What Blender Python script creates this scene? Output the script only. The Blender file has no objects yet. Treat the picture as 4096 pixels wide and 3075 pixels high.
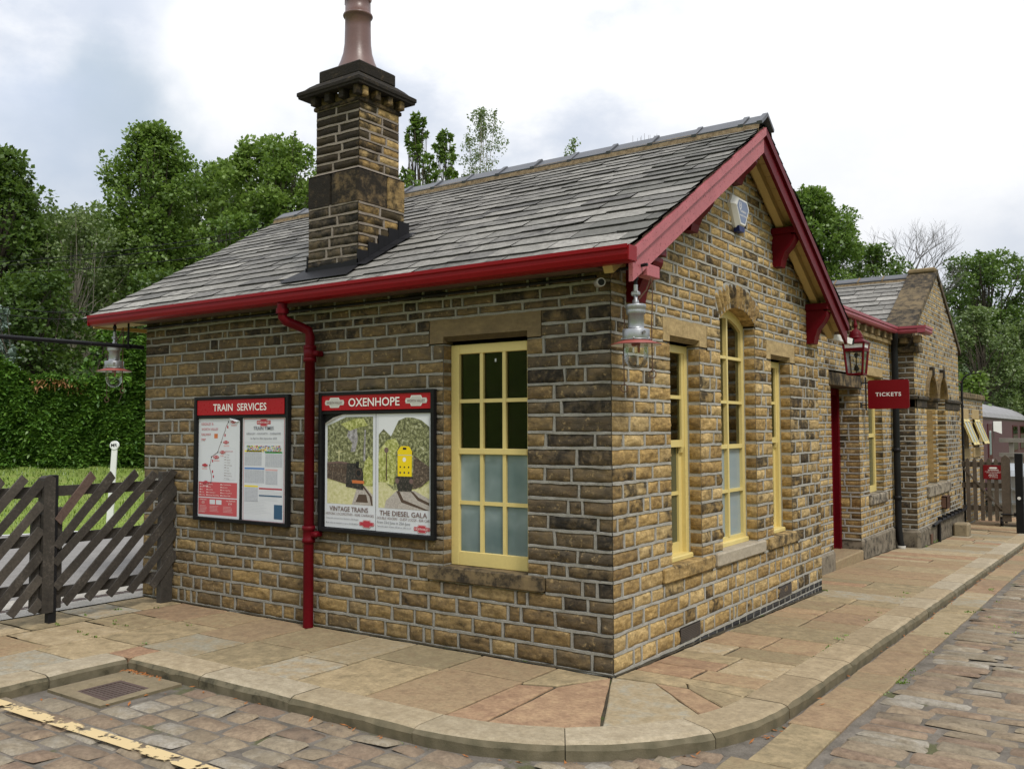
import bpy, math, random
import numpy as np
from mathutils import Vector, noise
R = math.radians
scene = bpy.context.scene
col = scene.collection
Z = Vector((0, 0, 1))

# ------------------------------------------------------------------ camera facts (used to set far things at a distance)
CAM = Vector((3.1757, -5.7858, 1.761))
YAW, PITCH, ROLL, FPX = R(124.985), R(2.780), R(-0.221), 3641.7
FH = Vector((math.cos(YAW), math.sin(YAW), 0)); RH = Vector((math.sin(YAW), -math.cos(YAW), 0))
def place(u, D, z=0.0):            # point at forward distance D, u in photo pixels
    p = CAM + FH * D + RH * ((u - 2048) / FPX * D); return Vector((p.x, p.y, z))
def zat(v, D):                     # height of photo row v at forward distance D
    return CAM.z + D * math.tan(math.atan((1537.5 - v) / FPX) + PITCH)
def gz(y): return -0.0255 * max(y, 0.0)

# ------------------------------------------------------------------ materials
MATS = {}
def nodes(name):
    m = bpy.data.materials.new(name); m.use_nodes = True
    nt = m.node_tree; b = nt.nodes['Principled BSDF']; MATS[name] = m
    return m, nt, b
def N(nt, t, **kw):
    n = nt.nodes.new(t)
    for k, v in kw.items():
        if k in n.inputs: n.inputs[k].default_value = v
        else: setattr(n, k, v)
    return n
def L(nt, a, b): nt.links.new(a, b)
def ramp(nt, fac, stops):
    r = nt.nodes.new('ShaderNodeValToRGB'); e = r.color_ramp.elements
    e[0].position, e[0].color = stops[0][0], (*stops[0][1], 1)
    e[1].position, e[1].color = stops[-1][0], (*stops[-1][1], 1)
    for p, c in stops[1:-1]:
        x = e.new(p); x.color = (*c, 1)
    L(nt, fac, r.inputs['Fac']); return r.outputs['Color']
def mixc(nt, fac, a, b, mode='MIX'):
    m = nt.nodes.new('ShaderNodeMix'); m.data_type = 'RGBA'; m.blend_type = mode
    if hasattr(fac, 'is_linked'): L(nt, fac, m.inputs[0])
    else: m.inputs[0].default_value = fac
    for s, i in ((a, 6), (b, 7)):
        if hasattr(s, 'is_linked'): L(nt, s, m.inputs[i])
        else: m.inputs[i].default_value = (*s, 1)
    return m.outputs[2]
def math_(nt, op, a, b=0.0, c=None, clamp=False):
    m = nt.nodes.new('ShaderNodeMath'); m.operation = op; m.use_clamp = clamp
    for s, i in ((a, 0), (b, 1), (c, 2)):
        if s is None: continue
        if hasattr(s, 'is_linked'): L(nt, s, m.inputs[i])
        else: m.inputs[i].default_value = s
    return m.outputs[0]
def coords(nt, scale=(1, 1, 1), kind='Object'):
    tc = nt.nodes.new('ShaderNodeTexCoord'); mp = nt.nodes.new('ShaderNodeMapping')
    mp.inputs['Scale'].default_value = scale; L(nt, tc.outputs[kind], mp.inputs['Vector']); return mp.outputs[0]
def modulate(nt, base, n, lo, hi):
    g = ramp(nt, n, [(.3, (lo, lo, lo)), (.7, (hi, hi, hi))]); return mixc(nt, 1.0, base, g, 'MULTIPLY')
def geo(nt, scale=(1, 1, 1)):
    g = nt.nodes.new('ShaderNodeNewGeometry'); mp = nt.nodes.new('ShaderNodeMapping')
    mp.inputs['Scale'].default_value = scale; L(nt, g.outputs['Position'], mp.inputs['Vector']); return mp.outputs[0]
def noi(nt, vec, scale, detail=4, rough=.55, w=None):
    n = N(nt, 'ShaderNodeTexNoise'); n.inputs['Scale'].default_value = scale
    n.inputs['Detail'].default_value = detail; n.inputs['Roughness'].default_value = rough
    L(nt, vec, n.inputs['Vector']); return n.outputs['Fac']
def bump(nt, b, h, strength=.4, dist=.01):
    n = N(nt, 'ShaderNodeBump'); n.inputs['Strength'].default_value = strength; n.inputs['Distance'].default_value = dist
    L(nt, h, n.inputs['Height']); L(nt, n.outputs[0], b.inputs['Normal'])
def sss(nt, x, lo, hi):
    m = nt.nodes.new('ShaderNodeMapRange'); m.interpolation_type = 'SMOOTHSTEP'
    m.inputs['From Min'].default_value = lo; m.inputs['From Max'].default_value = hi
    L(nt, x, m.inputs['Value']); return m.outputs[0]

def paint(name, c, rough=.45, var=.18, wear=None, wearc=(.3, .3, .3), bumpy=.12, sc=3.0, metal=0.0, spec=.5):
    m, nt, b = nodes(name); v = geo(nt)
    n1 = noi(nt, v, sc, 5); n2 = noi(nt, v, sc * 14, 4)
    f = math_(nt, 'ADD', math_(nt, 'MULTIPLY', n1, .6), math_(nt, 'MULTIPLY', n2, .4))
    base = ramp(nt, f, [(.3, tuple(x * (1 - var) for x in c)), (.7, tuple(min(1, x * (1 + var)) for x in c))])
    if wear is not None:
        w = sss(nt, noi(nt, v, sc * 9, 6, .65), wear, wear + .07); base = mixc(nt, w, base, wearc)
    L(nt, base, b.inputs['Base Color']); b.inputs['Metallic'].default_value = metal
    L(nt, math_(nt, 'MULTIPLY_ADD', n2, .25, rough - .12, clamp=True), b.inputs['Roughness'])
    b.inputs['Specular IOR Level'].default_value = spec
    if bumpy: bump(nt, b, n2, bumpy, .004)
    return m
def stone(name, stops, dark=(.018, .016, .014), grime=(.082, .067, .048), sootbias=0., bed=(3, 3, 9), rough=.92, bs=.5, cvar=.40, fleck=0.):
    m, nt, b = nodes(name); v = geo(nt)
    a = N(nt, 'ShaderNodeAttribute'); a.attribute_name = 'tint'
    sp = nt.nodes.new('ShaderNodeSeparateColor'); L(nt, a.outputs['Color'], sp.inputs[0])
    off = nt.nodes.new('ShaderNodeVectorMath'); off.operation = 'MULTIPLY_ADD'
    cb = nt.nodes.new('ShaderNodeCombineXYZ'); L(nt, sp.outputs[2], cb.inputs[0]); L(nt, sp.outputs[2], cb.inputs[1]); L(nt, sp.outputs[0], cb.inputs[2])
    L(nt, cb.outputs[0], off.inputs[0]); off.inputs[1].default_value = (17, 11, 13); L(nt, v, off.inputs[2])
    vo = off.outputs[0]
    mp = nt.nodes.new('ShaderNodeMapping'); mp.inputs['Scale'].default_value = bed; L(nt, vo, mp.inputs['Vector'])
    n1 = noi(nt, mp.outputs[0], 4.0, 5, .6); n2 = noi(nt, vo, 34, 5, .65); n3 = noi(nt, vo, 8.5, 5, .62); n4 = noi(nt, vo, 130, 3, .6)
    f = math_(nt, 'MULTIPLY_ADD', math_(nt, 'SUBTRACT', n1, .5), .55, sp.outputs[0])
    base = ramp(nt, f, stops)
    base = modulate(nt, base, n2, 1 - cvar, 1 + cvar * .8)
    base = modulate(nt, base, n1, 1 - cvar * .9, 1 + cvar * .5)
    base = mixc(nt, math_(nt, 'MULTIPLY', sss(nt, n4, .42, .75), .22), base, (.10, .075, .05))
    gr = math_(nt, 'MULTIPLY', a.outputs['Alpha'], math_(nt, 'MULTIPLY_ADD', n3, .9, .45), clamp=True)
    base = mixc(nt, gr, base, grime)
    if fleck: base = mixc(nt, math_(nt, 'MULTIPLY', sss(nt, noi(nt, vo, 22, 6, .72), .56, .68), fleck), base, (.50, .36, .175))
    s = math_(nt, 'ADD', math_(nt, 'MULTIPLY_ADD', n3, .75, math_(nt, 'MULTIPLY', n2, .25)), math_(nt, 'ADD', sp.outputs[1], sootbias))
    base = mixc(nt, math_(nt, 'MULTIPLY', sss(nt, s, .74, .99), .90), base, dark)
    L(nt, base, b.inputs['Base Color']); b.inputs['Roughness'].default_value = rough; b.inputs['Specular IOR Level'].default_value = .25
    bump(nt, b, math_(nt, 'ADD', math_(nt, 'MULTIPLY', n2, .8), math_(nt, 'MULTIPLY', n4, .5)), bs, .012)
    return m
def simple(name, c, rough=.6, metal=0., spec=.5):
    m, nt, b = nodes(name); b.inputs['Base Color'].default_value = (*c, 1); b.inputs['Roughness'].default_value = rough
    b.inputs['Metallic'].default_value = metal; b.inputs['Specular IOR Level'].default_value = spec; return m

GOLD = [(.05, (.13, .078, .034)), (.35, (.315, .20, .076)), (.6, (.47, .31, .118)), (.95, (.60, .435, .205))]
stone('gritstone', GOLD, bs=.9, fleck=.55)
stone('ashlar', [(.1, (.24, .165, .078)), (.5, (.38, .27, .125)), (.9, (.46, .34, .17))], bs=.10, bed=(2, 2, 5), cvar=0.22)
stone('pale_stone', [(.1, (.34, .29, .22)), (.5, (.42, .365, .28)), (.9, (.48, .42, .33))], bs=.12, bed=(2, 2, 5), cvar=0.15)
stone('chimney_stone', GOLD, dark=(.010, .009, .008), bs=.9)
stone('slate', [(.0, (.125, .12, .115)), (.4, (.212, .203, .188)), (.7, (.28, .267, .243)), (1, (.36, .345, .315))], dark=(.03, .028, .03), grime=(.10, .10, .085), bed=(3, 5, 5), rough=.8, bs=.35, cvar=0.28)
stone('flagstone', [(.0, (.34, .205, .125)), (.28, (.38, .26, .15)), (.5, (.30, .235, .135)), (.7, (.40, .305, .175)), (.88, (.43, .335, .205)), (1, (.34, .31, .24))], dark=(.10, .085, .06), grime=(.15, .135, .085), bed=(2.2, 2.2, 2.2), bs=.16, cvar=0.26)
stone('kerbstone', [(.0, (.35, .265, .16)), (.5, (.40, .32, .205)), (1, (.43, .37, .27))], dark=(.05, .045, .03), grime=(.10, .088, .055), bed=(3, 3, 3), bs=.35, cvar=0.20)
stone('sett_stone', [(.0, (.25, .175, .122)), (.3, (.285, .215, .145)), (.6, (.295, .235, .16)), (.85, (.31, .26, .185)), (1, (.33, .30, .25))], dark=(.075, .06, .05), grime=(.14, .12, .09), bed=(2, 2, 2), bs=.6, cvar=0.28)
stone('blue_brick', [(.0, (.025, .026, .03)), (1, (.055, .055, .062))], rough=.6)
def mortar(name, c1, c2, c3=None, sc=9):
    m, nt, b = nodes(name); v = geo(nt)
    n1 = noi(nt, v, sc, 6, .65); n2 = noi(nt, v, sc * 12, 4)
    base = ramp(nt, n1, [(.3, c1), (.7, c2)])
    if c3: base = mixc(nt, sss(nt, noi(nt, v, sc * .45, 5, .6), .58, .68), base, c3)
    base = modulate(nt, base, n2, .82, 1.14)
    L(nt, base, b.inputs['Base Color']); b.inputs['Roughness'].default_value = .95; b.inputs['Specular IOR Level'].default_value = .2
    bump(nt, b, n2, .6, .01); return m
mortar('mortar', (.30, .285, .25), (.41, .395, .355))
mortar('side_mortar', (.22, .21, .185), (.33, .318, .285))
mortar('old_mortar', (.20, .165, .135), (.29, .25, .21))
mortar('flag_bed', (.03, .026, .018), (.09, .075, .05), (.055, .08, .018), 7)
mortar('grit_bed', (.10, .088, .072), (.21, .185, .155), (.10, .10, .05), 6)
mortar('tarmac', (.21, .20, .19), (.27, .26, .25), None, 3)
mortar('concrete', (.36, .34, .30), (.47, .45, .41), None, 4)
mortar('ridge_bed', (.10, .07, .04), (.30, .225, .135), None, 22)
mortar('moss_green', (.05, .085, .012), (.11, .16, .03), None, 20)
RED = (.30, .012, .016)
paint('red_gutter', (.22, .004, .007), .34, .10, bumpy=.02, spec=.16)
paint('red_paint', (.10, .002, .006), .46, .2, .72, (.09, .02, .025), .1, 4, spec=.14)
paint('faded_red', (.40, .115, .13), .6, .16, .585, (.17, .02, .028), .35, 5)
paint('dark_maroon', (.07, .006, .010), .45, .2, spec=.2)
paint('pink_gutter', (.27, .045, .06), .45, .2)
paint('cream_paint', (.66, .53, .205), .42, .07, .70, (.45, .36, .2), .05, 3)
paint('cream_soffit', (.52, .38, .15), .6, .12)
paint('black_paint', (.012, .012, .013), .35, .3, spec=.15)
paint('black_iron', (.014, .014, .016), .45, .3, .66, (.25, .25, .25), .1, 3, spec=.15)
paint('rusty_iron', (.10, .05, .03), .8, .35)
paint('vent_mesh', (.075, .06, .05), .8, .3)
paint('grate_iron', (.085, .055, .045), .7, .3)
paint('lead', (.016, .016, .018), .55, .25, spec=.12)
paint('pot_clay', (.135, .072, .062), .36, .2, None, (.3, .3, .3), .1, 5)
paint('galvanised', (.42, .44, .45), .38, .14, None, (.3, .3, .3), .05, 6, metal=.75)
paint('lamp_silver', (.34, .35, .365), .40, .18, None, (.3, .3, .3), .06, 9, metal=.75)
paint('dish_red', (.30, .07, .055), .5, .15)
paint('white_enamel', (.74, .73, .70), .35, .05, .70, (.4, .37, .3), .04)
paint('white_plastic', (.70, .69, .66), .4, .05)
paint('grey_plastic', (.40, .385, .36), .45, .06)
paint('ridge_tile', (.075, .078, .088), .45, .18, .68, (.25, .24, .22), .15, 5)
paint('sign_red', (.17, .004, .008), .35, .06, bumpy=.02, spec=.3)
paint('sign_red_bright', (.36, .004, .012), .3, .06, bumpy=.02, spec=.3)
paint('poster_white', (.62, .64, .68), .4, .02, bumpy=0)
paint('yellow_line', (.60, .42, .17), .75, .15, .60, (.31, .22, .13), .3, 6)
paint('carriage_maroon', (.095, .028, .045), .42, .15)
paint('carriage_roof', (.25, .245, .25), .7, .18, None, (.3, .3, .3), .1, 2)
paint('grey_wood', (.22, .205, .175), .8, .25)
paint('rust_orange_leaf', (.34, .12, .025), .7, .35, bumpy=0, sc=20)
paint('white_paint', (.76, .77, .76), .5, .06)
for nm, c in dict(ink_white=(.80, .78, .74), ink_red=(.42, .04, .06), ink_pink=(.50, .09, .10), ink_grey=(.16, .17, .20), ink_brown=(.17, .11, .10), ink_yellow=(.75, .62, .05), ink_green=(.06, .30, .08),
                  ink_blue=(.10, .22, .50), ink_navy=(.04, .10, .18), ink_black=(.015, .015, .016), ink_loco=(.80, .60, .01), ink_orange=(.55, .16, .05), ink_pale=(.55, .57, .62), ink_sleeper=(.09, .06, .045),
                  ink_sky=(.68, .70, .72), ink_badge=(.50, .50, .45), alarm_blue=(.18, .22, .33), lens_blue=(.01, .02, .10), ink_faint=(.62, .38, .38)).items():
    simple(nm, c, .45, 0, .3)
def foliage_print(name, stops, sc):
    m, nt, b = nodes(name); v = geo(nt); n = noi(nt, v, sc, 8, .7)
    L(nt, ramp(nt, n, stops), b.inputs['Base Color']); b.inputs['Roughness'].default_value = .4
foliage_print('print_trees', [(.34, (.03, .03, .02)), (.45, (.10, .105, .045)), (.55, (.27, .28, .13)), (.66, (.58, .58, .42))], 34)
foliage_print('print_meadow', [(.3, (.40, .40, .16)), (.5, (.58, .55, .30)), (.7, (.70, .67, .46))], 30)
foliage_print('print_ballast', [(.3, (.28, .24, .22)), (.7, (.56, .52, .48))], 80)
foliage_print('print_dark', [(.36, (.008, .008, .009)), (.56, (.04, .034, .03)), (.68, (.20, .17, .14))], 55)
foliage_print('print_brown', [(.36, (.03, .02, .016)), (.56, (.12, .085, .065)), (.68, (.34, .28, .21))], 55)
foliage_print('print_bush', [(.34, (.12, .14, .03)), (.5, (.36, .38, .10)), (.66, (.66, .66, .34))], 40)
foliage_print('print_smoke', [(.35, (.10, .09, .09)), (.65, (.50, .48, .50))], 30)
foliage_print('print_table', [(.3, (.42, .44, .50)), (.7, (.60, .62, .66))], 90)
def wood(name, c1, c2, c3):
    m, nt, b = nodes(name)
    v = coords(nt, (1, 1, 1)); a = N(nt, 'ShaderNodeAttribute'); a.attribute_name = 'tint'
    n1 = noi(nt, v, 4, 5, .6); n2 = noi(nt, v, 45, 5, .65)
    base = ramp(nt, math_(nt, 'MULTIPLY_ADD', n2, .5, math_(nt, 'MULTIPLY', n1, .5)), [(.3, c1), (.55, c2), (.75, c3)])
    L(nt, base, b.inputs['Base Color']); b.inputs['Roughness'].default_value = .85; bump(nt, b, n2, .5, .006)
wood('weathered_wood', (.018, .015, .012), (.048, .041, .034), (.14, .122, .102))
wood('greyer_wood', (.035, .030, .025), (.075, .064, .053), (.14, .122, .104))
wood('reddish_wood', (.06, .035, .028), (.115, .075, .06), (.16, .12, .10))
wood('gate_wood', (.05, .036, .024), (.10, .075, .052), (.15, .12, .09))
wood('brown_timber_and_shade', (.05, .03, .018), (.11, .07, .04), (.16, .11, .07))
def leafmat(name, c1, c2, c3, tr=.35):
    m, nt, b = nodes(name); a = N(nt, 'ShaderNodeAttribute'); a.attribute_name = 'tint'
    sp = nt.nodes.new('ShaderNodeSeparateColor'); L(nt, a.outputs['Color'], sp.inputs[0])
    base = ramp(nt, sp.outputs[0], [(.0, c1), (.5, c2), (1, c3)])
    d = N(nt, 'ShaderNodeBsdfDiffuse'); t = N(nt, 'ShaderNodeBsdfTranslucent'); g = N(nt, 'ShaderNodeBsdfGlossy'); g.inputs['Roughness'].default_value = .45
    L(nt, base, d.inputs[0]); L(nt, mixc(nt, .5, base, (.16, .24, .03), 'MIX'), t.inputs[0])
    mx = N(nt, 'ShaderNodeMixShader'); mx.inputs[0].default_value = tr; L(nt, d.outputs[0], mx.inputs[1]); L(nt, t.outputs[0], mx.inputs[2])
    m2 = N(nt, 'ShaderNodeMixShader'); m2.inputs[0].default_value = .045; L(nt, mx.outputs[0], m2.inputs[1]); L(nt, g.outputs[0], m2.inputs[2])
    L(nt, m2.outputs[0], nt.nodes['Material Output'].inputs['Surface'])
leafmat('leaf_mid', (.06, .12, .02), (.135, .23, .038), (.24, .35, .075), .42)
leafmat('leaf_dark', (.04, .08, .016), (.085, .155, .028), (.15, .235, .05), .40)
leafmat('leaf_light', (.09, .16, .022), (.17, .27, .04), (.25, .35, .075))
leafmat('leaf_grey', (.09, .14, .045), (.16, .225, .08), (.25, .31, .13), .42)
leafmat('leaf_conifer', (.045, .115, .018), (.115, .245, .032), (.22, .37, .055), .32)
leafmat('leaf_silver', (.14, .20, .17), (.22, .29, .25), (.30, .36, .32), .2)
leafmat('leaf_brown', (.20, .08, .03), (.28, .13, .05), (.33, .19, .08), .2)
leafmat('grass_blade', (.12, .19, .025), (.20, .30, .04), (.30, .36, .09), .35)
paint('bark', (.075, .06, .045), .9, .35)
paint('pale_bark', (.30, .27, .22), .9, .25)
paint('twig_grey', (.13, .12, .115), .9, .2)
m, nt, b = nodes('lawn'); v = geo(nt)
n1 = noi(nt, v, 1.1, 5, .6); n2 = noi(nt, v, 30, 4, .6)
c = ramp(nt, n1, [(.32, (.17, .225, .045)), (.5, (.19, .27, .042)), (.7, (.27, .29, .09))])
c = modulate(nt, c, n2, .65, 1.3); L(nt, c, b.inputs['Base Color']); b.inputs['Roughness'].default_value = 1; bump(nt, b, n2, .8, .05)
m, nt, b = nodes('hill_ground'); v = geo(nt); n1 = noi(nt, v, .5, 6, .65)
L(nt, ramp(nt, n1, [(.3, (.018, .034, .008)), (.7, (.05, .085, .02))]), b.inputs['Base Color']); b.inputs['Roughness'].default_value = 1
# glazing
def glass(name, tint, gloss=.12, haze=None):
    m, nt, b = nodes(name)
    t = N(nt, 'ShaderNodeBsdfTransparent'); t.inputs[0].default_value = (*tint, 1)
    g = N(nt, 'ShaderNodeBsdfGlossy'); g.inputs['Roughness'].default_value = .02; g.inputs[0].default_value = (.9, .92, .92, 1)
    fr = N(nt, 'ShaderNodeFresnel'); fr.inputs['IOR'].default_value = 1.5
    f = math_(nt, 'MULTIPLY_ADD', fr.outputs[0], gloss * 4, gloss * .06, clamp=True)
    mx = N(nt, 'ShaderNodeMixShader'); L(nt, f, mx.inputs[0]); L(nt, t.outputs[0], mx.inputs[1]); L(nt, g.outputs[0], mx.inputs[2])
    L(nt, mx.outputs[0], nt.nodes['Material Output'].inputs['Surface']); return m
glass('window_glass', (.55, .56, .50), .09); glass('gable_glass', (.55, .56, .50), .30); glass('clear_glass', (.93, .95, .94), .2); glass('lantern_glass', (.80, .83, .84), .5)
m, nt, b = nodes('frosted_film'); v = geo(nt); n1 = noi(nt, v, 2.3, 3, .5)
L(nt, ramp(nt, n1, [(.3, (.09, .14, .15)), (.5, (.17, .225, .235)), (.72, (.36, .43, .45))]), b.inputs['Base Color']); b.inputs['Roughness'].default_value = .18
simple('pale_film', (.27, .33, .35), .2); simple('dark_film', (.075, .08, .045), .25)
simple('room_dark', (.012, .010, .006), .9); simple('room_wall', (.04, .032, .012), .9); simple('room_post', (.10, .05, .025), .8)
simple('milk_glass', (.72, .72, .70), .3)
# ------------------------------------------------------------------ geometry helpers
ORG = {}                       # world origin of every object made here
class MB:
    def __init__(s): s.v = []; s.f = []; s.m = []; s.c = []; s.sm = []
    def face(s, pts, mi=0, c=(.5, 0, 0, 0), sm=False):
        n = len(s.v); s.v += [tuple(p) for p in pts]; s.f.append(tuple(range(n, n + len(pts)))); s.m.append(mi); s.c.append(c); s.sm.append(sm)
    def faces(s, vs, fs, mi=0, c=(.5, 0, 0, 0), sm=False):
        n = len(s.v); s.v += [tuple(p) for p in vs]
        for f in fs: s.f.append(tuple(i + n for i in f)); s.m.append(mi); s.c.append(c); s.sm.append(sm)
    def box(s, a, b, mi=0, c=(.5, 0, 0, 0)):
        x0, y0, z0 = (min(p, q) for p, q in zip(a, b)); x1, y1, z1 = (max(p, q) for p, q in zip(a, b))
        s.faces([(x0, y0, z0), (x1, y0, z0), (x1, y1, z0), (x0, y1, z0), (x0, y0, z1), (x1, y0, z1), (x1, y1, z1), (x0, y1, z1)],
                [(0, 3, 2, 1), (4, 5, 6, 7), (0, 1, 5, 4), (1, 2, 6, 5), (2, 3, 7, 6), (3, 0, 4, 7)], mi, c)
    def cbox(s, a, b, ch=.008, mi=0, c=(.5, 0, 0, 0)):      # box with chamfered edges
        lo = [min(p, q) for p, q in zip(a, b)]; hi = [max(p, q) for p, q in zip(a, b)]
        ch = min([ch] + [(h - l) * .45 for l, h in zip(lo, hi)]); vs = []; idx = {}
        for sx in (0, 1):
            for sy in (0, 1):
                for sz in (0, 1):
                    for ax in range(3):
                        p = [0, 0, 0]
                        for k, sg in enumerate((sx, sy, sz)):
                            p[k] = (hi[k] if sg else lo[k]) if k == ax else (hi[k] - ch if sg else lo[k] + ch)
                        idx[sx, sy, sz, ax] = len(vs); vs.append(p)
        F = []
        for ax in range(3):
            o = [k for k in range(3) if k != ax]
            for sg in (0, 1):
                q = []
                for a1, b1 in ((0, 0), (1, 0), (1, 1), (0, 1)):
                    t = [0, 0, 0]; t[ax] = sg; t[o[0]] = a1; t[o[1]] = b1; q.append(idx[(*t, ax)])
                F.append(q)
        for e in range(3):
            o = [k for k in range(3) if k != e]
            for a1 in (0, 1):
                for b1 in (0, 1):
                    t0 = [0, 0, 0]; t0[o[0]] = a1; t0[o[1]] = b1; t1 = list(t0); t1[e] = 1
                    F.append([idx[(*t0, o[0])], idx[(*t0, o[1])], idx[(*t1, o[1])], idx[(*t1, o[0])]])
        for sx in (0, 1):
            for sy in (0, 1):
                for sz in (0, 1): F.append([idx[sx, sy, sz, k] for k in range(3)])
        ctr = Vector([(l + h) / 2 for l, h in zip(lo, hi)]); G = []
        for f in F:
            p = [Vector(vs[i]) for i in f]; nn = (p[1] - p[0]).cross(p[2] - p[0]); cc = sum(p, Vector()) / len(p) - ctr
            G.append(tuple(f) if nn.dot(cc) > 0 else tuple(reversed(f)))
        s.faces(vs, G, mi, c)
    def bar(s, p, q, w, h, up=Z, mi=0, c=(.5, 0, 0, 0), ch=.0):     # rectangular bar from p to q
        p = Vector(p); q = Vector(q); d = (q - p).normalized(); a = d.cross(up)
        a = a.normalized() if a.length > 1e-4 else Vector((1, 0, 0)); b = a.cross(d).normalized()
        vs = []
        for o in (p, q):
            for i, j in ((-1, -1), (1, -1), (1, 1), (-1, 1)): vs.append(o + a * (w / 2 * i) + b * (h / 2 * j))
        s.faces(vs, [(3, 2, 1, 0), (4, 5, 6, 7), (0, 1, 5, 4), (1, 2, 6, 5), (2, 3, 7, 6), (3, 0, 4, 7)], mi, c)
    def prism(s, prof, ext, mi=0, c=(.5, 0, 0, 0), sm=False):      # prof: list of 3D points, ext: vector
        n = len(prof); e = Vector(ext); pr = [Vector(p) for p in prof]; vs = pr + [p + e for p in pr]
        nn = Vector()
        for i in range(n): nn += pr[i].cross(pr[(i + 1) % n])
        fl = nn.dot(e) > 0
        fs = [tuple(range(n)), tuple(range(2 * n - 1, n - 1, -1))] + [(i, n + i, n + (i + 1) % n, (i + 1) % n) for i in range(n)]
        s.faces(vs, [tuple(reversed(f)) for f in fs] if fl else fs, mi, c, sm)
    def tube(s, pts, r, n=10, mi=0, c=(.5, 0, 0, 0), cap=True):
        pts = [Vector(p) for p in pts]; rs = r if isinstance(r, (list, tuple)) else [r] * len(pts); vs = []; up = None
        for i, p in enumerate(pts):
            d = (pts[min(i + 1, len(pts) - 1)] - pts[max(i - 1, 0)]).normalized()
            if up is None:
                up = d.cross(Vector((.31, .17, .93))); up = up.normalized() if up.length > .05 else Vector((1, 0, 0))
            up = (up - d * up.dot(d)).normalized(); w = d.cross(up)
            for k in range(n):
                t = 2 * math.pi * k / n; vs.append(p + (up * math.cos(t) + w * math.sin(t)) * rs[i])
        fs = [(i * n + k, i * n + (k + 1) % n, (i + 1) * n + (k + 1) % n, (i + 1) * n + k) for i in range(len(pts) - 1) for k in range(n)]
        s.faces(vs, fs, mi, c, True)
        if cap:
            s.face([vs[k] for k in range(n - 1, -1, -1)], mi, c); s.face([vs[(len(pts) - 1) * n + k] for k in range(n)], mi, c)
    def lathe(s, prof, ctr=(0, 0, 0), n=24, mi=0, c=(.5, 0, 0, 0), sm=True):    # prof: (r, z) bottom to top
        ctr = Vector(ctr); vs = []
        for r, z in prof:
            for k in range(n):
                t = 2 * math.pi * k / n; vs.append(ctr + Vector((r * math.cos(t), r * math.sin(t), z)))
        fs = [(i * n + k, i * n + (k + 1) % n, (i + 1) * n + (k + 1) % n, (i + 1) * n + k) for i in range(len(prof) - 1) for k in range(n)]
        s.faces(vs, fs, mi, c, sm)
    def text(s, txt, O, U, V, h, width=None, mi=0, fat=0.0, align='L', spacing=1.0):   # h = cap height
        cu = bpy.data.curves.new('lettering', 'FONT'); cu.body = txt; cu.size = 1; cu.offset = fat; cu.space_character = spacing; cu.resolution_u = 3
        ob = bpy.data.objects.new('lettering', cu); col.objects.link(ob); dg = bpy.context.evaluated_depsgraph_get()
        me = bpy.data.meshes.new_from_object(ob.evaluated_get(dg)); bpy.data.objects.remove(ob)
        if not me.vertices: return
        co = np.empty(len(me.vertices) * 3); me.vertices.foreach_get('co', co); co = co.reshape(-1, 3)
        x0, x1 = co[:, 0].min(), co[:, 0].max(); k = h / .73
        kx = width / (x1 - x0) if width else k
        ox = {'L': 0, 'C': -(x1 - x0) * kx / 2, 'R': -(x1 - x0) * kx}[align]
        U = Vector(U); V = Vector(V); O = Vector(O)
        vs = [O + U * ((p[0] - x0) * kx + ox) + V * (p[1] * k) for p in co]
        s.faces(vs, [tuple(p.vertices) for p in me.polygons], mi); bpy.data.meshes.remove(me)
    def build(s, name, mats, parent=None, org=None, **props):
        mats = [mats] if isinstance(mats, str) else mats
        va = np.array(s.v, dtype=np.float64)
        if org is None:
            if parent is not None: org = ORG[parent.name]
            else:
                lo, hi = va.min(0), va.max(0); org = ((lo[0] + hi[0]) / 2, (lo[1] + hi[1]) / 2, lo[2])
        org = Vector(org)
        me = bpy.data.meshes.new(name); me.from_pydata((va - np.array(org)).tolist(), [], s.f)
        for k in mats: me.materials.append(MATS[k])
        me.polygons.foreach_set('material_index', s.m); me.polygons.foreach_set('use_smooth', s.sm)
        at = me.attributes.new('tint', 'FLOAT_COLOR', 'CORNER'); arr = np.repeat(np.array(s.c, dtype=np.float32), [len(f) for f in s.f], axis=0)
        at.data.foreach_set('color', arr.ravel()); me.update()
        return link(name, me, parent, org, **props)
def link(name, me, parent, org, **props):
    o = bpy.data.objects.new(name, me); col.objects.link(o); org = Vector(org)
    if parent is not None:
        o.parent = parent; o.location = org - ORG[parent.name]
    else: o.location = org
    ORG[o.name] = org
    for k, v in props.items(): o[k] = v
    return o
def thing(name, label, cat, loc, group=None):
    o = link(name, None, None, loc, label=label, category=cat)
    if group: o['group'] = group
    return o
def copy_tree(src, delta, label, group=None, rot=0.0):
    def rec(o, par):
        c = o.copy(); col.objects.link(c)
        if par is not None: c.parent = par; c.matrix_parent_inverse = o.matrix_parent_inverse.copy()
        for ch in [k for k in bpy.data.objects if k.parent == o]: rec(ch, c)
        return c
    c = rec(src, None); c.location = src.location + Vector(delta); c.rotation_euler.z += rot; c['label'] = label
    ORG[c.name] = c.location.copy()
    if group: c['group'] = group
    return c

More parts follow.
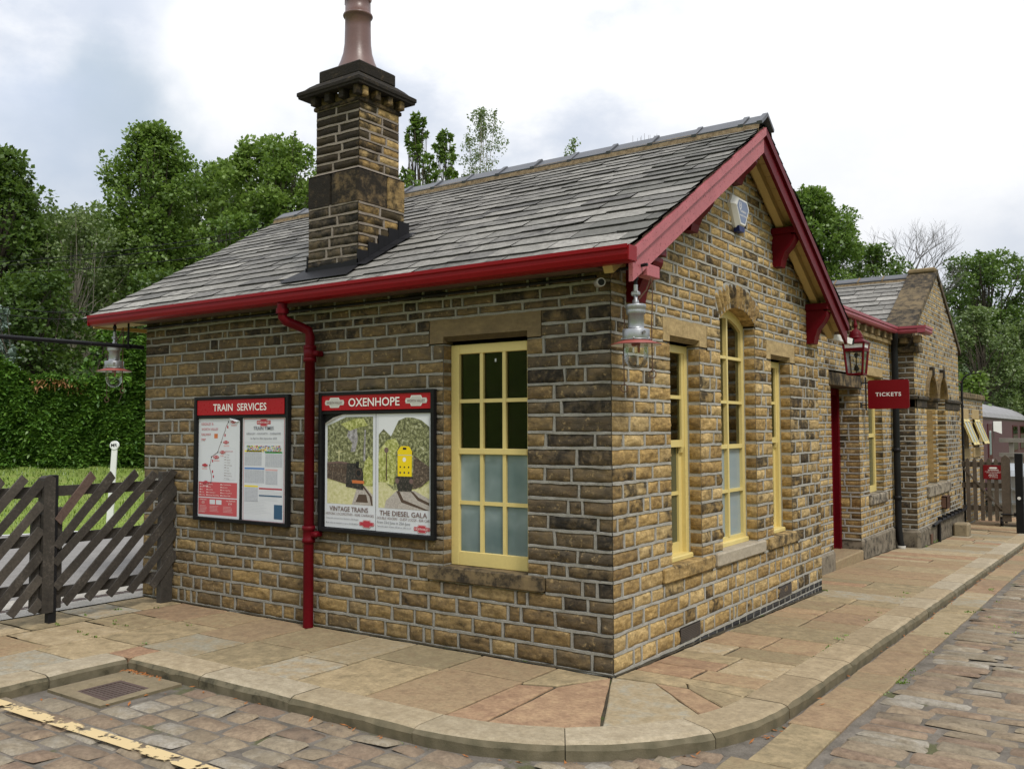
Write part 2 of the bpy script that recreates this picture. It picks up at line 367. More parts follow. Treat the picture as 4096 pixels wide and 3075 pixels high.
# ------------------------------------------------------------------ coursed stone walling
def fbm(p):
    q = Vector((p.x * .8, p.y * .8, p.z * 1.5)); return .55 * (noise.noise(q * 8) + .35) * .9 + .45 * (.5 - 2.2 * abs(noise.noise(q * 17 + Vector((3, 1, 7))))) + .16 * noise.noise(q * 43)
def wob(O, u, z): return .0065 * noise.noise(Vector((u * 1.25 + O.x * 3.1, z * 3.7, O.y * 2.9))) + .003 * noise.noise(Vector((u * 5.5 + O.x, z * 9, 4.)))
def stone_patch(mb, O, U, Nn, a, b, z0, z1, tint, rng, mi=0, step=.035, bulge=.008, rough=.026, g=.007, flushL=False, flushR=False, flat=False, base=-.004):
    seed = Vector((rng.random() * 50, rng.random() * 50, rng.random() * 50))
    ga = 0 if flushL else g + rng.uniform(-.002, .003); gb = 0 if flushR else g + rng.uniform(-.002, .003)
    gl = g + rng.uniform(-.002, .002); gh = g + rng.uniform(-.002, .002)
    def lines(p, q, st):
        w = q - p
        if w < .03: return [p, (p + q) / 2, q]
        n = max(1, int(round((w - .02) / st))); return [p] + [p + .010 + (w - .020) * i / n for i in range(n + 1)] + [q]
    us = lines(a + ga, b - gb, step); zs = lines(z0 + gl, z1 - gh, step * .8); nu, nz = len(us), len(zs)
    vs = []
    blg = bulge * rng.uniform(.4, 1.3); tilt = rng.uniform(-.5, .7)
    for j, z in enumerate(zs):
        for i, u in enumerate(us):
            eu = min(1e9 if flushL else u - a - ga, 1e9 if flushR else b - gb - u); ez = min(z - z0 - gl, z1 - gh - z); e = min(eu, ez)
            bord = (i == 0 and not flushL) or (i == nu - 1 and not flushR) or j in (0, nz - 1)
            P = O + U * u + Z * (z + (wob(O, u, z) if step < .05 else 0))
            if bord:
                h = base - .010; du = rng.uniform(-.002, .002); dz = rng.uniform(-.0025, .0025)
                if (i == 0 and flushL) or (i == nu - 1 and flushR): du = 0
                P = P + U * du + Z * dz
            else:
                t = min(1, e / .032); h = base + (blg * t * (1 + tilt * ((z - z0) / (z1 - z0) - .5) * 1.2))
                if not flat: h = max(base, h + rough * fbm(P + seed) * (.3 + .7 * t))
                if (i == 0 and flushL) or (i == nu - 1 and flushR): h = .003 if base < 0 else base
            vs.append(P + Nn * h)
    fs = [(j * nu + i, j * nu + i + 1, (j + 1) * nu + i + 1, (j + 1) * nu + i) for j in range(nz - 1) for i in range(nu - 1)]
    if U.cross(Z).dot(Nn) < 0: fs = [tuple(reversed(f)) for f in fs]
    mb.faces(vs, fs, mi, tint, True)
def ribbon(mb, O, U, Nn, p, q, hw, rng, mm, proud, seg=.07):
    p, q = Vector((p[0], p[1])), Vector((q[0], q[1])); d = q - p; l = d.length; d /= l; w = Vector((-d.y, d.x)); n = max(1, int(l / seg)); vs = []
    for i in range(n + 1):
        c = p + d * (l * i / n)
        for k, h in ((-1, -.014), (-.8, proud), (.8, proud), (1, -.014)):
            a = c + w * (k * hw * rng.uniform(.62, 1.3)); vs.append(O + U * a.x + Z * (a.y + (wob(O, c.x, c.y) if seg < .21 else 0)) + Nn * (h + (rng.uniform(-.001, .001) if h > 0 else 0)))
    fs = [(4 * i + k, 4 * i + 4 + k, 4 * i + 5 + k, 4 * i + 1 + k) for i in range(n) for k in range(3)]
    a, b, c = vs[fs[1][0]], vs[fs[1][1]], vs[fs[1][2]]
    if (b - a).cross(c - a).dot(Nn) < 0: fs = [tuple(reversed(f)) for f in fs]
    mb.faces(vs, fs, mm)
def stone_wall(mb, O, U, Nn, beds, spans, rng, lens=(.16, .42), tintf=None, mi=0, mm=1, joint=.0124, proud=.005, **kw):
    O = Vector(O); U = Vector(U); Nn = Vector(Nn); prev = []
    for k in range(len(beds) - 1):
        z0, z1 = beds[k], beds[k + 1]; cur = []
        for (a, b, fl, fr) in spans(z0, z1):
            if b - a < .02: continue
            cuts = [a]; u = a
            while True:
                l = rng.uniform(*lens) if rng.random() > .12 else lens[0] * rng.uniform(.55, .9)
                if any(abs(u + l - p) < .045 for p in prev): l += .07
                if u + l > b - lens[0] * .7:
                    break
                u += l; cuts.append(u); cur.append(u)
            if b - cuts[-1] > lens[1] * 1.25:
                mcut = cuts[-1] + (b - cuts[-1]) * rng.uniform(.4, .6); cuts.append(mcut); cur.append(mcut)
            cuts.append(b)
            for i in range(len(cuts) - 1):
                p, q = cuts[i], cuts[i + 1]
                t = tintf((p + q) / 2, (z0 + z1) / 2, rng) if tintf else (rng.random(), 0, rng.random(), 0)
                stone_patch(mb, O, U, Nn, p, q, z0, z1, t, rng, mi, flushL=fl and i == 0, flushR=fr and i == len(cuts) - 2, **kw)
            if joint:
                seg = .07 if kw.get('step', .03) < .05 else .25
                ribbon(mb, O, U, Nn, (a, z0), (b, z0), joint, rng, mm, proud, seg)
                if k == len(beds) - 2: ribbon(mb, O, U, Nn, (a, z1), (b, z1), joint, rng, mm, proud, seg)
                for c_ in cuts[1:-1]: ribbon(mb, O, U, Nn, (c_ + rng.uniform(-.004, .004), z0 + joint * .8), (c_ + rng.uniform(-.004, .004), z1 - joint * .8), joint * .95, rng, mm, proud * .9, .2)
            q = [O + U * a + Z * z0 - Nn * .014, O + U * b + Z * z0 - Nn * .014, O + U * b + Z * z1 - Nn * .014, O + U * a + Z * z1 - Nn * .014]
            if U.cross(Z).dot(Nn) < 0: q.reverse()
            mb.face(q, mm)
        prev = cur
def cut_spans(u0, u1, openings, fl=False, fr=False):
    """openings: (ua, ub, za, zb) rectangles or callables (z)->(ua, ub) or None"""
    def f(z0, z1):
        zm = (z0 + z1) / 2; segs = [(u0, u1, fl, fr)]
        for o in openings:
            if callable(o): r = o(zm)
            else: r = (o[0], o[1]) if o[2] < zm < o[3] else None
            if not r: continue
            new = []
            for a, b, x, y in segs:
                if r[1] <= a or r[0] >= b: new.append((a, b, x, y)); continue
                if r[0] > a: new.append((a, r[0], x, True))
                if r[1] < b: new.append((r[1], b, True, y))
            segs = new
        return segs
    return f
def beds_split(beds, levels):      # snap the nearest bed to each given level so openings end on a joint
    b = list(beds)
    for l in levels:
        i = min(range(len(b)), key=lambda k: abs(b[k] - l)); b[i] = l
    return b
# ================================================================== MAIN STATION BUILDING
rng = random.Random(7)
BEDS = [.004, .142, .278, .414, .528, .655, .758, .875, 1.002, 1.119, 1.241, 1.359, 1.478, 1.615, 1.728, 1.863, 1.973, 2.093, 2.214, 2.32, 2.456, 2.556, 2.668, 2.745, 2.835, 2.93]
SL = .584                                    # roof slope (rise over run)
def roofz(y, za=4.60): return za - SL * abs(2.5 - y)
hall = thing('station_building', 'nearer single storey stone ticket hall with slate roof, red gutter and chimney', 'building', (-2.85, 2.5, 0))
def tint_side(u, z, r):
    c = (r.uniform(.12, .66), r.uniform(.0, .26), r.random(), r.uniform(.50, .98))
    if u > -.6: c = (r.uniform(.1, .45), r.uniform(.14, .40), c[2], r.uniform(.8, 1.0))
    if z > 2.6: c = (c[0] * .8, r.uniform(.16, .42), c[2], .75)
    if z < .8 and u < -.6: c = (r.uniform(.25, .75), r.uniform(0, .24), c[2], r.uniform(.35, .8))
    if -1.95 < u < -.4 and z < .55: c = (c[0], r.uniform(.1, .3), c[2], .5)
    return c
mb = MB()
win_s = (-1.56, -.727, .655, 2.456); lint_s = (-1.711, -.593, 2.456, 2.668); sill_s = (-1.72, -.57, .528, .655)
stone_wall(mb, (0, 0, 0), (1, 0, 0), (0, -1, 0), BEDS, cut_spans(-5.7, 0, [win_s, lint_s, sill_s], True, True), rng, (.15, .44), tint_side, step=.024)
# left reveal of the window
for k in range(5, 20):
    stone_patch(mb, Vector((-1.56, 0, 0)), Vector((0, 1, 0)), Vector((1, 0, 0)), .0, .12, BEDS[k], BEDS[k + 1], (rng.uniform(.2, .6), rng.uniform(.05, .3), rng.random(), .45), rng, 0, .05, .003, .003, flushL=True, flat=True, base=.003)
    mb.face([(-1.56, 0, BEDS[k]), (-1.56, .13, BEDS[k]), (-1.56, .13, BEDS[k + 1]), (-1.56, 0, BEDS[k + 1])], 1)
    mb.face([(-.727, .13, BEDS[k]), (-.727, 0, BEDS[k]), (-.727, 0, BEDS[k + 1]), (-.727, .13, BEDS[k + 1])], 1)
mb.build('side_wall', ['gritstone', 'side_mortar'], hall, label='dark grimy side wall of coursed rock faced stone')

def tint_gable(u, z, r):
    soot = r.uniform(.25, .42) if r.random() < .44 else r.uniform(-.15, .18)
    c = (r.uniform(.36, .98), soot, r.random(), r.uniform(0, .10))
    if u < .34: c = (r.uniform(.25, .75), r.uniform(.12, .40), c[2], .32 if u < .2 else .15)
    if z < .7: c = (r.uniform(.4, .9), r.uniform(-.1, .26) if r.random() < .8 else .34, c[2], r.uniform(.03, .3))
    if u > 4.0 and z < 2.5: c = (c[0], r.uniform(.2, .46), c[2], .1)
    return c
mb = MB()
ARC, ACZ, ARI, ARO = 2.485, 2.067, .826, 1.062
def arch_open(z):
    if .665 < z <= 2.762: return (2.04, 2.93)
    if 2.762 < z < ACZ + ARO - .01:
        h = .445 + (z - 2.762) * .70 if z < 2.95 else math.sqrt(max(0, ARO ** 2 - (z - ACZ) ** 2))
        return (ARC - h, ARC + h)
    return None
ops = [(.98, 1.58, .655, 2.456), (3.385, 3.99, .655, 2.456), arch_open, (.85, 1.745, 2.456, 2.668), (3.25, 4.16, 2.456, 2.668),
       (.79, 1.803, .528, .655), (1.86, 3.10, .528, .655), (3.215, 4.147, .528, .655)]
GB = BEDS[:-1] + [2.93 + i * .094 for i in range(17)]
sp0 = cut_spans(0, 5.0, ops, True, True)
def sp_g(z0, z1):
    h = (4.53 - (z0 + z1) / 2) / SL
    out = []
    for a, b, fl, fr in sp0(z0, z1):
        a2, b2 = max(a, 2.5 - h), min(b, 2.5 + h)
        if b2 - a2 > .05: out.append((a2, b2, fl, fr))
    return out
stone_wall(mb, (0, 0, 0), (0, 1, 0), (1, 0, 0), GB, sp_g, rng, (.13, .37), tint_gable, step=.024)
for ya, yb in ((.98, 1.58), (2.04, 2.93), (3.385, 3.99)):              # window reveals
    top = 23 if ya == 2.04 else 20
    for k in range(5, top):
        z1 = min(BEDS[k + 1], 2.765) if ya == 2.04 else BEDS[k + 1]
        for yy, nn, uu in ((yb, -1, -1), (ya, 1, -1)):
            stone_patch(mb, Vector((0, yy, 0)), Vector((-1, 0, 0)), Vector((0, nn, 0)), 0, .118, BEDS[k], z1, (rng.uniform(.3, .7), rng.uniform(-.1, .15), rng.random(), .12), rng, 0, .06, .002, .002, flushL=True, flat=True, base=.003)
            q = [(0, yy, BEDS[k]), (-.13, yy, BEDS[k]), (-.13, yy, z1), (0, yy, z1)]
            mb.face(q if nn > 0 else q[::-1], 1)
mb.build('gable_wall', ['gritstone', 'mortar'], hall, label='golden rock faced gable wall with soot patches')
# voussoirs over the arched window
mb = MB(); nv = 13; A0 = math.asin(.445 / ARI)
for i in range(nv):
    t0 = -A0 + 2 * A0 * i / nv + .012; t1 = -A0 + 2 * A0 * (i + 1) / nv - .012; seed = Vector((i * 7.3, 1, 2))
    tt = (rng.uniform(.3, .8), .42 if 2 < i < 10 and rng.random() < .8 else .30, rng.random(), .1)
    nr = 7; vs = []
    for j in range(nr + 1):
        r = ARI + (ARO - ARI) * j / nr
        for k in range(5):
            t = t0 + (t1 - t0) * k / 4; e = min(k, 4 - k) / 2; ee = min(1, min(j + .0, nr - j) / 1.5 if j else 0.6)
            h = -.010 if k in (0, 4) or j == nr else .010 * e + .016 * ee + .016 * noise.noise(Vector((t * 9, r * 14, i)) + seed)
            vs.append((h, ARC + math.sin(t) * r, ACZ + math.cos(t) * r))
    fs = [(j * 5 + k, j * 5 + k + 1, (j + 1) * 5 + k + 1, (j + 1) * 5 + k) for j in range(nr) for k in range(4)]
    mb.faces(vs, fs, 0, tt, True)
n = 24; vs = []
for i in range(n + 1):                                          # mortar behind and the soffit of the arch
    t = -A0 - .015 + 2 * (A0 + .015) * i / n
    vs += [(.001, ARC + math.sin(t) * r, ACZ + math.cos(t) * r) for r in (ARI, ARO + .012)]
mb.faces(vs, [(2 * i, 2 * i + 2, 2 * i + 3, 2 * i + 1) for i in range(n)], 1)
for i in range(9):
    t0 = -A0 + 2 * A0 * i / 9; t1 = -A0 + 2 * A0 * (i + 1) / 9
    mb.face([(.012, ARC + math.sin(t0) * ARI, ACZ + math.cos(t0) * ARI), (-.13, ARC + math.sin(t0) * ARI, ACZ + math.cos(t0) * ARI), (-.13, ARC + math.sin(t1) * ARI, ACZ + math.cos(t1) * ARI), (.012, ARC + math.sin(t1) * ARI, ACZ + math.cos(t1) * ARI)], 0, (rng.uniform(.45, .7), -.2, rng.random(), 0))
mb.build('window_arch', ['gritstone', 'mortar'], hall)
# lintels and sills: each its own part
def lintel(name, ax, a, b, z0, z1, oa, ob, m, t):
    mb = MB(); w = (lambda u, h, z: (u, -h, z)) if ax == 'x' else (lambda u, h, z: (h, u, z))
    zc = z0 + .052
    P = [w(a, .004, z0), w(oa, .004, z0), w(oa, .004, zc), w(ob, .004, zc), w(ob, .004, z0), w(b, .004, z0), w(b, .004, z1), w(a, .004, z1)]
    ext = Vector(w(0, 1, 0)) * -.13
    mb.prism(P, ext, 0, t)
    q = [w(oa, .002, zc), w(ob, .002, zc), w(ob, -.04, z0 + .012), w(oa, -.04, z0 + .012)]; mb.face(q, 0, t); mb.face(q[::-1], 0, t)
    q = [w(oa, -.04, z0 + .012), w(ob, -.04, z0 + .012), w(ob, -.13, z0 + .012), w(oa, -.13, z0 + .012)]; mb.face(q, 0, t); mb.face(q[::-1], 0, t)
    mb.build('lintel', m, hall)
lintel('lintel', 'x', -1.703, -.601, 2.464, 2.660, -1.56, -.727, 'ashlar', (.35, .12, .3, .62))
lintel('lintel', 'y', .858, 1.737, 2.464, 2.660, .98, 1.58, 'ashlar', (.75, -.2, .6, .05))
lintel('lintel', 'y', 3.258, 4.152, 2.464, 2.660, 3.385, 3.99, 'ashlar', (.85, -.1, .9, .05))
mb = MB(); mb.cbox((-1.712, .14, .535), (-.578, -.035, .652), .01, 0, (.3, .32, .2, .62)); mb.build('sill', 'ashlar', hall, label='soot stained window sill with worn pale patches')
for i, (a, b, m, t) in enumerate(((.80, 1.795, 'gritstone', (.65, .30, .2, .1)), (1.868, 3.092, 'pale_stone', (.55, -.3, .5, .1)), (3.223, 4.139, 'gritstone', (.8, .36, .8, .1)))):
    mb = MB(); mb.cbox((-.14, a, .537), (.034, b, .655), .012, 0, t); mb.build('sill', m, hall)
# blue brick plinth
mb = MB(); b2 = [-.275, -.205, -.135, -.068, -.001]
def tb(u, z, r): return (r.random(), -.3, r.random(), 0)
stone_wall(mb, (0, 0, 0), (0, 1, 0), (1, 0, 0), b2, lambda a, b: [(0, 5.0, True, True)], rng, (.105, .12), tb, step=.06, bulge=.004, rough=.001, g=.002, joint=.004, proud=.001)
mb.build('plinth', ['blue_brick', 'mortar'], hall); mb = MB()
stone_wall(mb, (0, 0, 0), (1, 0, 0), (0, -1, 0), [-.1, -.05, -.001], lambda a, b: [(-5.7, 0, True, True)], rng, (.2, .23), tb, step=.1, bulge=.004, rough=.001, g=.002, joint=.004, proud=.001)
mb.build('plinth', ['blue_brick', 'mortar'], hall)
for (a, b, z0, z1) in ((1.10, 1.51, .02, .142), (3.49, 3.90, .008, .13)):
    mb = MB(); mb.box((-.02, a, z0), (.006, b, z1), 0)
    for i in range(26): mb.box((.006, a + .01 + (b - a - .02) * i / 26, z0 + .008), (.013, a + .01 + (b - a - .02) * (i + .45) / 26, z1 - .008), 1)
    for i in range(8): mb.box((.008, a + .006, z0 + .006 + (z1 - z0 - .012) * i / 8), (.015, b - .006, z0 + .006 + (z1 - z0 - .012) * (i + .4) / 8), 1)
    mb.build('air_vent', ['black_paint', 'vent_mesh'], hall)
# inner shell and back walls
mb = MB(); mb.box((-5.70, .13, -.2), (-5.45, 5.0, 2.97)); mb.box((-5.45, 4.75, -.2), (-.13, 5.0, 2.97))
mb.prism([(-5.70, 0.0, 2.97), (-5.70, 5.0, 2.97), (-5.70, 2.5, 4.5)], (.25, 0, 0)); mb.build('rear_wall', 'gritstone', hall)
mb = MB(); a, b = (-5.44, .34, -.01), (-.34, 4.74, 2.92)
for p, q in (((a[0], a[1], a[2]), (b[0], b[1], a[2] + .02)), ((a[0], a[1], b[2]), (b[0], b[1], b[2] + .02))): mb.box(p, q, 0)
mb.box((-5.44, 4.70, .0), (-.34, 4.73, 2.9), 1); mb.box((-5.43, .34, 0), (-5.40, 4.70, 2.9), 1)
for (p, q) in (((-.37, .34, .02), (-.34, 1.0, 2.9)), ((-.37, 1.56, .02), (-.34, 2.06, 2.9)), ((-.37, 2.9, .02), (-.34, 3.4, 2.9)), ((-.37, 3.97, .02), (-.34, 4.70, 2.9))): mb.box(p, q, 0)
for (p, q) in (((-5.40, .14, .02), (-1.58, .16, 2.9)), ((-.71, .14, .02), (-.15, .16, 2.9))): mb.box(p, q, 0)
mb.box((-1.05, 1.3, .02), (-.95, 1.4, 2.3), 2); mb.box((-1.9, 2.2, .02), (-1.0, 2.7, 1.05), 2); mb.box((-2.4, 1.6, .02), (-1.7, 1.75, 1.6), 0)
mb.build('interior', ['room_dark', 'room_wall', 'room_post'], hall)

# ------------------------------------------------------------------ windows
def sash_bars(mb, w, us, zs, u0, u1, z0, z1, d0, d1):
    for u in us: mb.box(w(u - .016, d0, z0), w(u + .016, d1, z1))
    for z in zs: mb.box(w(u0, d0 + .003, z - .015), w(u1, d1 - .003, z + .015))
# side window: twelve panes
W = lambda u, d, z: (u, d, z)
mb = MB()
F0, F1 = .098, .15
mb.cbox((-1.558, F0, .655), (-1.475, F1, 2.452), .004); mb.cbox((-.80, F0, .655), (-.729, F1, 2.452), .004)
mb.cbox((-1.475, F0 + .002, 2.375), (-.80, F1, 2.452), .004); mb.cbox((-1.475, F0 + .002, .655), (-.80, F1, .768), .004); mb.cbox((-1.475, F0 - .004, 1.555), (-.80, F1, 1.603), .004)
sash_bars(mb, W, (-1.25, -1.025), (1.988, 1.162), -1.475, -.80, .768, 2.375, F0 + .008, F1 - .005)
wn = mb.build('window', 'cream_paint', hall, label='twelve pane cream window with frosted lower half')
mb = MB(); mb.box((-1.475, .128, 1.60), (-.80, .131, 2.375)); mb.build('glass', 'window_glass', wn)
mb = MB(); mb.box((-1.475, .126, .768), (-.80, .131, 1.556)); mb.build('frosted_glass', 'frosted_film', wn)
mb = MB(); mb.box((-1.13, .1265, 2.30), (-1.115, .1275, 2.325)); mb.build('sticker', 'ink_pale', wn)
# gable windows
def gable_window(y0, y1, mid, low):
    mb = MB(); G = lambda u, d, z: (-d, u, z)
    D0, D1 = .116, .17
    mb.cbox(G(y0, D0, .655), G(y0 + .05, D1, 2.468), .004); mb.cbox(G(y1 - .05, D0, .655), G(y1, D1, 2.468), .004)
    mb.cbox(G(y0 + .05, D0 + .002, 2.40), G(y1 - .05, D1, 2.468), .004); mb.cbox(G(y0 + .02, D0 - .05, .652), G(y1 - .02, D1, .70), .01)
    # upper sash forward, lower sash set back
    mb.box(G(y0 + .05, D0 + .012, 1.60), G(y1 - .05, D1, 1.66)); mb.box(G(y0 + .05, D0 + .012, 1.66), G(y0 + .10, D1 - .01, 2.40)); mb.box(G(y1 - .10, D0 + .012, 1.66), G(y1 - .05, D1 - .01, 2.40))
    mb.box(G(y0 + .10, D0 + .018, 2.01), G(y1 - .10, D1 - .012, 2.04))
    mb.box(G(y0 + .05, D1 - .012, .70), G(y0 + .11, D1 + .03, 1.60)); mb.box(G(y1 - .11, D1 - .012, .70), G(y1 - .05, D1 + .03, 1.60))
    mb.box(G(y0 + .11, D1 - .010, .70), G(y1 - .11, D1 + .03, .79)); mb.box(G(y0 + .11, D1 - .008, 1.19), G(y1 - .11, D1 + .025, 1.22))
    mb.prism([G(y1 - .06, D0 + .008, 1.60), G(y1 - .06, D0 + .05, 1.60), G(y1 - .06, D0 + .05, 1.54), G(y1 - .06, D0 + .02, 1.55)], (0, -.05, 0))
    wn = mb.build('window', 'cream_paint', hall, label='narrow cream sash window')
    mb = MB(); mb.box(G(y0 + .05, D0 + .03, 1.66), G(y1 - .05, D0 + .033, 2.40)); mb.build('glass', 'window_glass', wn)
    mb = MB(); mb.box(G(y0 + .06, D1 + .008, .79), G(y1 - .06, D1 + .012, 1.60)); mb.build('glass', 'dark_film', wn, label='dark lower pane with drawn blind')
gable_window(.98, 1.58, 2.04, 1.2); gable_window(3.385, 3.99, 2.04, 1.2)
def arc(r, cz, n, y0=2.485, hw=.445):
    a = math.asin(min(1, hw / r)); return [(y0 + math.sin(-a + 2 * a * i / n) * r, cz + math.cos(-a + 2 * a * i / n) * r) for i in range(n + 1)]
mb = MB(); D0, D1 = -.116, -.17
outer = [(2.04, .655)] + arc(ARI, ACZ, 14) + [(2.93, .655)]
ri = ARI - .085; inner = [(2.105, .735)] + arc(ri, ACZ, 14, hw=.38) + [(2.865, .735)]
no = len(outer)
for i in range(no):
    j = (i + 1) % no
    o0, o1, i0, i1 = outer[i], outer[j], inner[i], inner[j]
    mb.face([(D0, *o0), (D0, *o1), (D0, *i1), (D0, *i0)][::-1], 0); mb.face([(D0, *i0), (D0, *i1), (D1, *i1), (D1, *i0)][::-1], 0)
mb.box((D0 + .008, 2.468, .735), (D1 + .01, 2.502, ACZ + ri - .002))
for z, h in ((2.43, .014), (2.005, .014), (1.585, .02), (1.165, .014)): mb.box((D0 + .005, 2.105, z - h), (D1 + .012, 2.865, z + h))
mb.cbox((D0 + .03, 2.04, .65), (D1, 2.93, .70), .008)
wn = mb.build('window', 'cream_paint', hall, label='tall arched cream window with pale blinds in the lower panes')
mb = MB(); P = [(2.105, 1.585)] + arc(ri, ACZ, 14, hw=.38) + [(2.865, 1.585)]; mb.face([(-.146, a, b) for a, b in P][::-1]); mb.build('glass', 'gable_glass', wn)
mb = MB(); mb.box((-.146, 2.105, .735), (-.15, 2.865, 1.585)); mb.build('glass', 'pale_film', wn, label='lower panes backed by a pale blue blind')

# ------------------------------------------------------------------ roof
X0, X1 = -6.42, .30; YE = -.30
sy = 1 / math.hypot(1, SL); UPF = Vector((0, sy, SL * sy)); NF = Vector((0, -SL * sy, sy))
def slates(mb, Y0, Ymid, x0, x1, za, face, rng, g0=.20, g1=.115, gx=None, wide=(.34, .66)):
    up = Vector((0, sy * face, SL * sy)); nn = Vector((0, -SL * sy * face, sy)); ye = Y0
    O = Vector((0, ye, roofz(ye, za))); S = abs(Ymid - Y0) / sy; s = 0; row = 0; prev = []
    while s < S - .05:
        f = s / S; g = g0 + (g1 - g0) * f; x = x0 - rng.uniform(0, .03); cur = []
        while x < x1 - .02:
            w = rng.uniform(*wide) * (1 - .42 * f)
            if any(abs(x + w - p) < .05 for p in prev): w += .08
            if x + w > x1 - .12: w = x1 - x + rng.uniform(-.008, .012)
            cur.append(x + w); xa, xb = x + .003, x + w - .003; x += w
            th = rng.uniform(.010, .020); lo = rng.uniform(.016, .026); jo = rng.uniform(-.012, .010); tw = rng.uniform(-.004, .006)
            n = 5; bot = []; top = []; und = []
            for i in range(n + 1):
                q = i / n; xx = xa + (xb - xa) * q; ds = s + jo + rng.uniform(-.006, .004) + (.012 * rng.random() if i in (0, n) else 0)
                base = O + Vector((xx, 0, 0)) + up * ds
                bot.append(base + nn * (lo + tw * (q - .5))); und.append(base + nn * (lo - th)); top.append(O + Vector((xx, 0, 0)) + up * min(S, s + g + .07) + nn * .004)
            t = (min(1, max(0, rng.gauss(.52, .22))), rng.uniform(-.05, .16) if rng.random() < .8 else .30, rng.random(), rng.uniform(0, .3))
            if x > x1 - .6 and rng.random() < .5: t = (t[0] * .6, t[1], t[2], .6)
            vs = bot + top + und; m1 = n + 1
            for i in range(n):
                q1 = (i, i + 1, m1 + i + 1, m1 + i); q2 = (2 * m1 + i, 2 * m1 + i + 1, i + 1, i)
                mb.faces(vs if False else [vs[k] for k in q1], [(0, 1, 2, 3) if face > 0 else (3, 2, 1, 0)], 0, t)
                mb.faces([vs[k] for k in q2], [(0, 1, 2, 3) if face > 0 else (3, 2, 1, 0)], 0, (t[0] * .3, .5, t[2], .8))
            for k, l in ((0, m1), (n, m1 + n)):
                e = [vs[k], vs[l], vs[l] - nn * th, und[0 if k == 0 else n]]; mb.face(e, 0, (.1, .4, .5, .8)); mb.face(e[::-1], 0, (.1, .4, .5, .8))
        prev = cur; s += g * rng.uniform(.97, 1.03); row += 1
mb = MB(); ZA = 4.61
slates(mb, YE, 2.47, X0, X1, ZA, 1, rng)
slates(mb, 5.0 - YE + .1, 2.53, X0, X1 + .005, ZA, -1, rng, wide=(.4, .7))
for f in (1, -1):                                             # boarding under the slates
    ye = YE + .02 if f > 0 else 5.36; a = Vector((X0 + .03, ye, roofz(ye, ZA) - .012)); b = Vector((X0 + .03, 2.5, ZA - .012))
    P = [a, b, b - Vector((0, 0, .055)), a - Vector((0, 0, .055))]; mb.prism(P, (X1 - X0 - .05, 0, 0), 1, (.1, .4, .5, .8))
roof = mb.build('roof', ['slate', 'brown_timber_and_shade'], hall)
mb = MB(); x = X0 - .01; L_ = .47
while x < X1 + .01:                                           # ridge tiles with raised rolls
    xe = min(x + L_, X1 + .03); zt = 4.70 + rng.uniform(-.004, .004)
    for sgn in (-1, 1):
        a = [(x + .004, 2.5, zt), (x + .004, 2.5 + sgn * .165, zt - .112)]
        mb.prism([a[0], a[1], (x + .004, 2.5 + sgn * .158, zt - .13), (x + .004, 2.5, zt - .02)], (xe - x - .008, 0, 0), 0)
        mb.prism([(xe - .055, 2.5, zt + .016), (xe - .055, 2.5 + sgn * .175, zt - .104), (xe - .055, 2.5 + sgn * .165, zt - .132), (xe - .055, 2.5, zt - .01)], (.05, 0, 0), 0)
    x = xe
    if xe >= X1: break
mb.build('ridge_tiles', 'ridge_tile', roof)
mb = MB(); n = 90
for sgn in (-1, 1):                                           # rough mortar bedding under the ridge tiles
    mb = MB()
    for i in range(n):
        xa, xb = X0 + (X1 - X0) * i / n, X0 + (X1 - X0) * (i + 1) / n
        d0 = .17 + .012 * noise.noise(Vector((xa * 6, 3, sgn))); d1 = .17 + .012 * noise.noise(Vector((xb * 6, 3, sgn)))
        q = [(xa, 2.5 + sgn * .15, 4.60), (xb, 2.5 + sgn * .15, 4.60), (xb, 2.5 + sgn * (d1 + .012), 4.57 - SL * (d1 + .012) + .065), (xa, 2.5 + sgn * (d0 + .012), 4.57 - SL * (d0 + .012) + .065)]
        q2 = [q[3], q[2], (xb, 2.5 + sgn * (d1 + .02), 4.60 - SL * (d1 + .02)), (xa, 2.5 + sgn * (d0 + .02), 4.60 - SL * (d0 + .02))]
        for k in (q, q2): mb.face(k); mb.face(k[::-1])
    mb.build('ridge_mortar', 'ridge_bed', roof)
# soffits
mb = MB(); zs = roofz(-.26, ZA) - .10
mb.box((X0 + .1, -.255, 2.88), (X0 + .13, 2.4, 2.92))
mb.prism([(X0 + .1, -.25, 2.90), (-5.69, -.25, 2.90), (-5.69, 0, 2.90), (X0 + .1, 0, 2.90)], (0, 0, .02)); mb.build('soffit', 'cream_soffit', hall); mb = MB()
for f in (1, -1):
    ye = -.2 if f > 0 else 5.26; m2 = MB()
    for i in range(18):
        ya = ye + (2.5 - ye) * i / 18; yb = ye + (2.5 - ye) * (i + 1) / 18 - .006 * f
        a, b = roofz(ya, ZA) - .10, roofz(yb, ZA) - .10
        mb.prism([(-.0, ya, a), (.27, ya, a), (.27, ya, a + .02), (-.0, ya, a + .02)], (0, yb - ya, b - a))
        m2.prism([(X0 + .1, ya, a), (-5.69, ya, a), (-5.69, ya, a + .02), (X0 + .1, ya, a + .02)], (0, yb - ya, b - a))
    a, b = (.09, ye, roofz(ye, ZA) - .145), (.09, 2.5, ZA - .145); mb.bar(a, b, .075, .085)
    mb.build('soffit', 'cream_soffit', hall); mb = MB(); m2.build('soffit', 'cream_soffit', hall)
mb.box((-5.69, -.25, 2.905), (-.02, -.004, 2.925)); mb.build('soffit', 'brown_timber_and_shade', hall, label='boarded eave soffit with its shade put into the colour'); mb = MB(); mb.tube([(-5.7, -.03, 2.86), (-3, -.035, 2.862), (-.1, -.03, 2.866)], .012, 6); mb.build('conduit', 'black_paint', hall)  # dark soffit colour stands in for the shade between gutter and wall
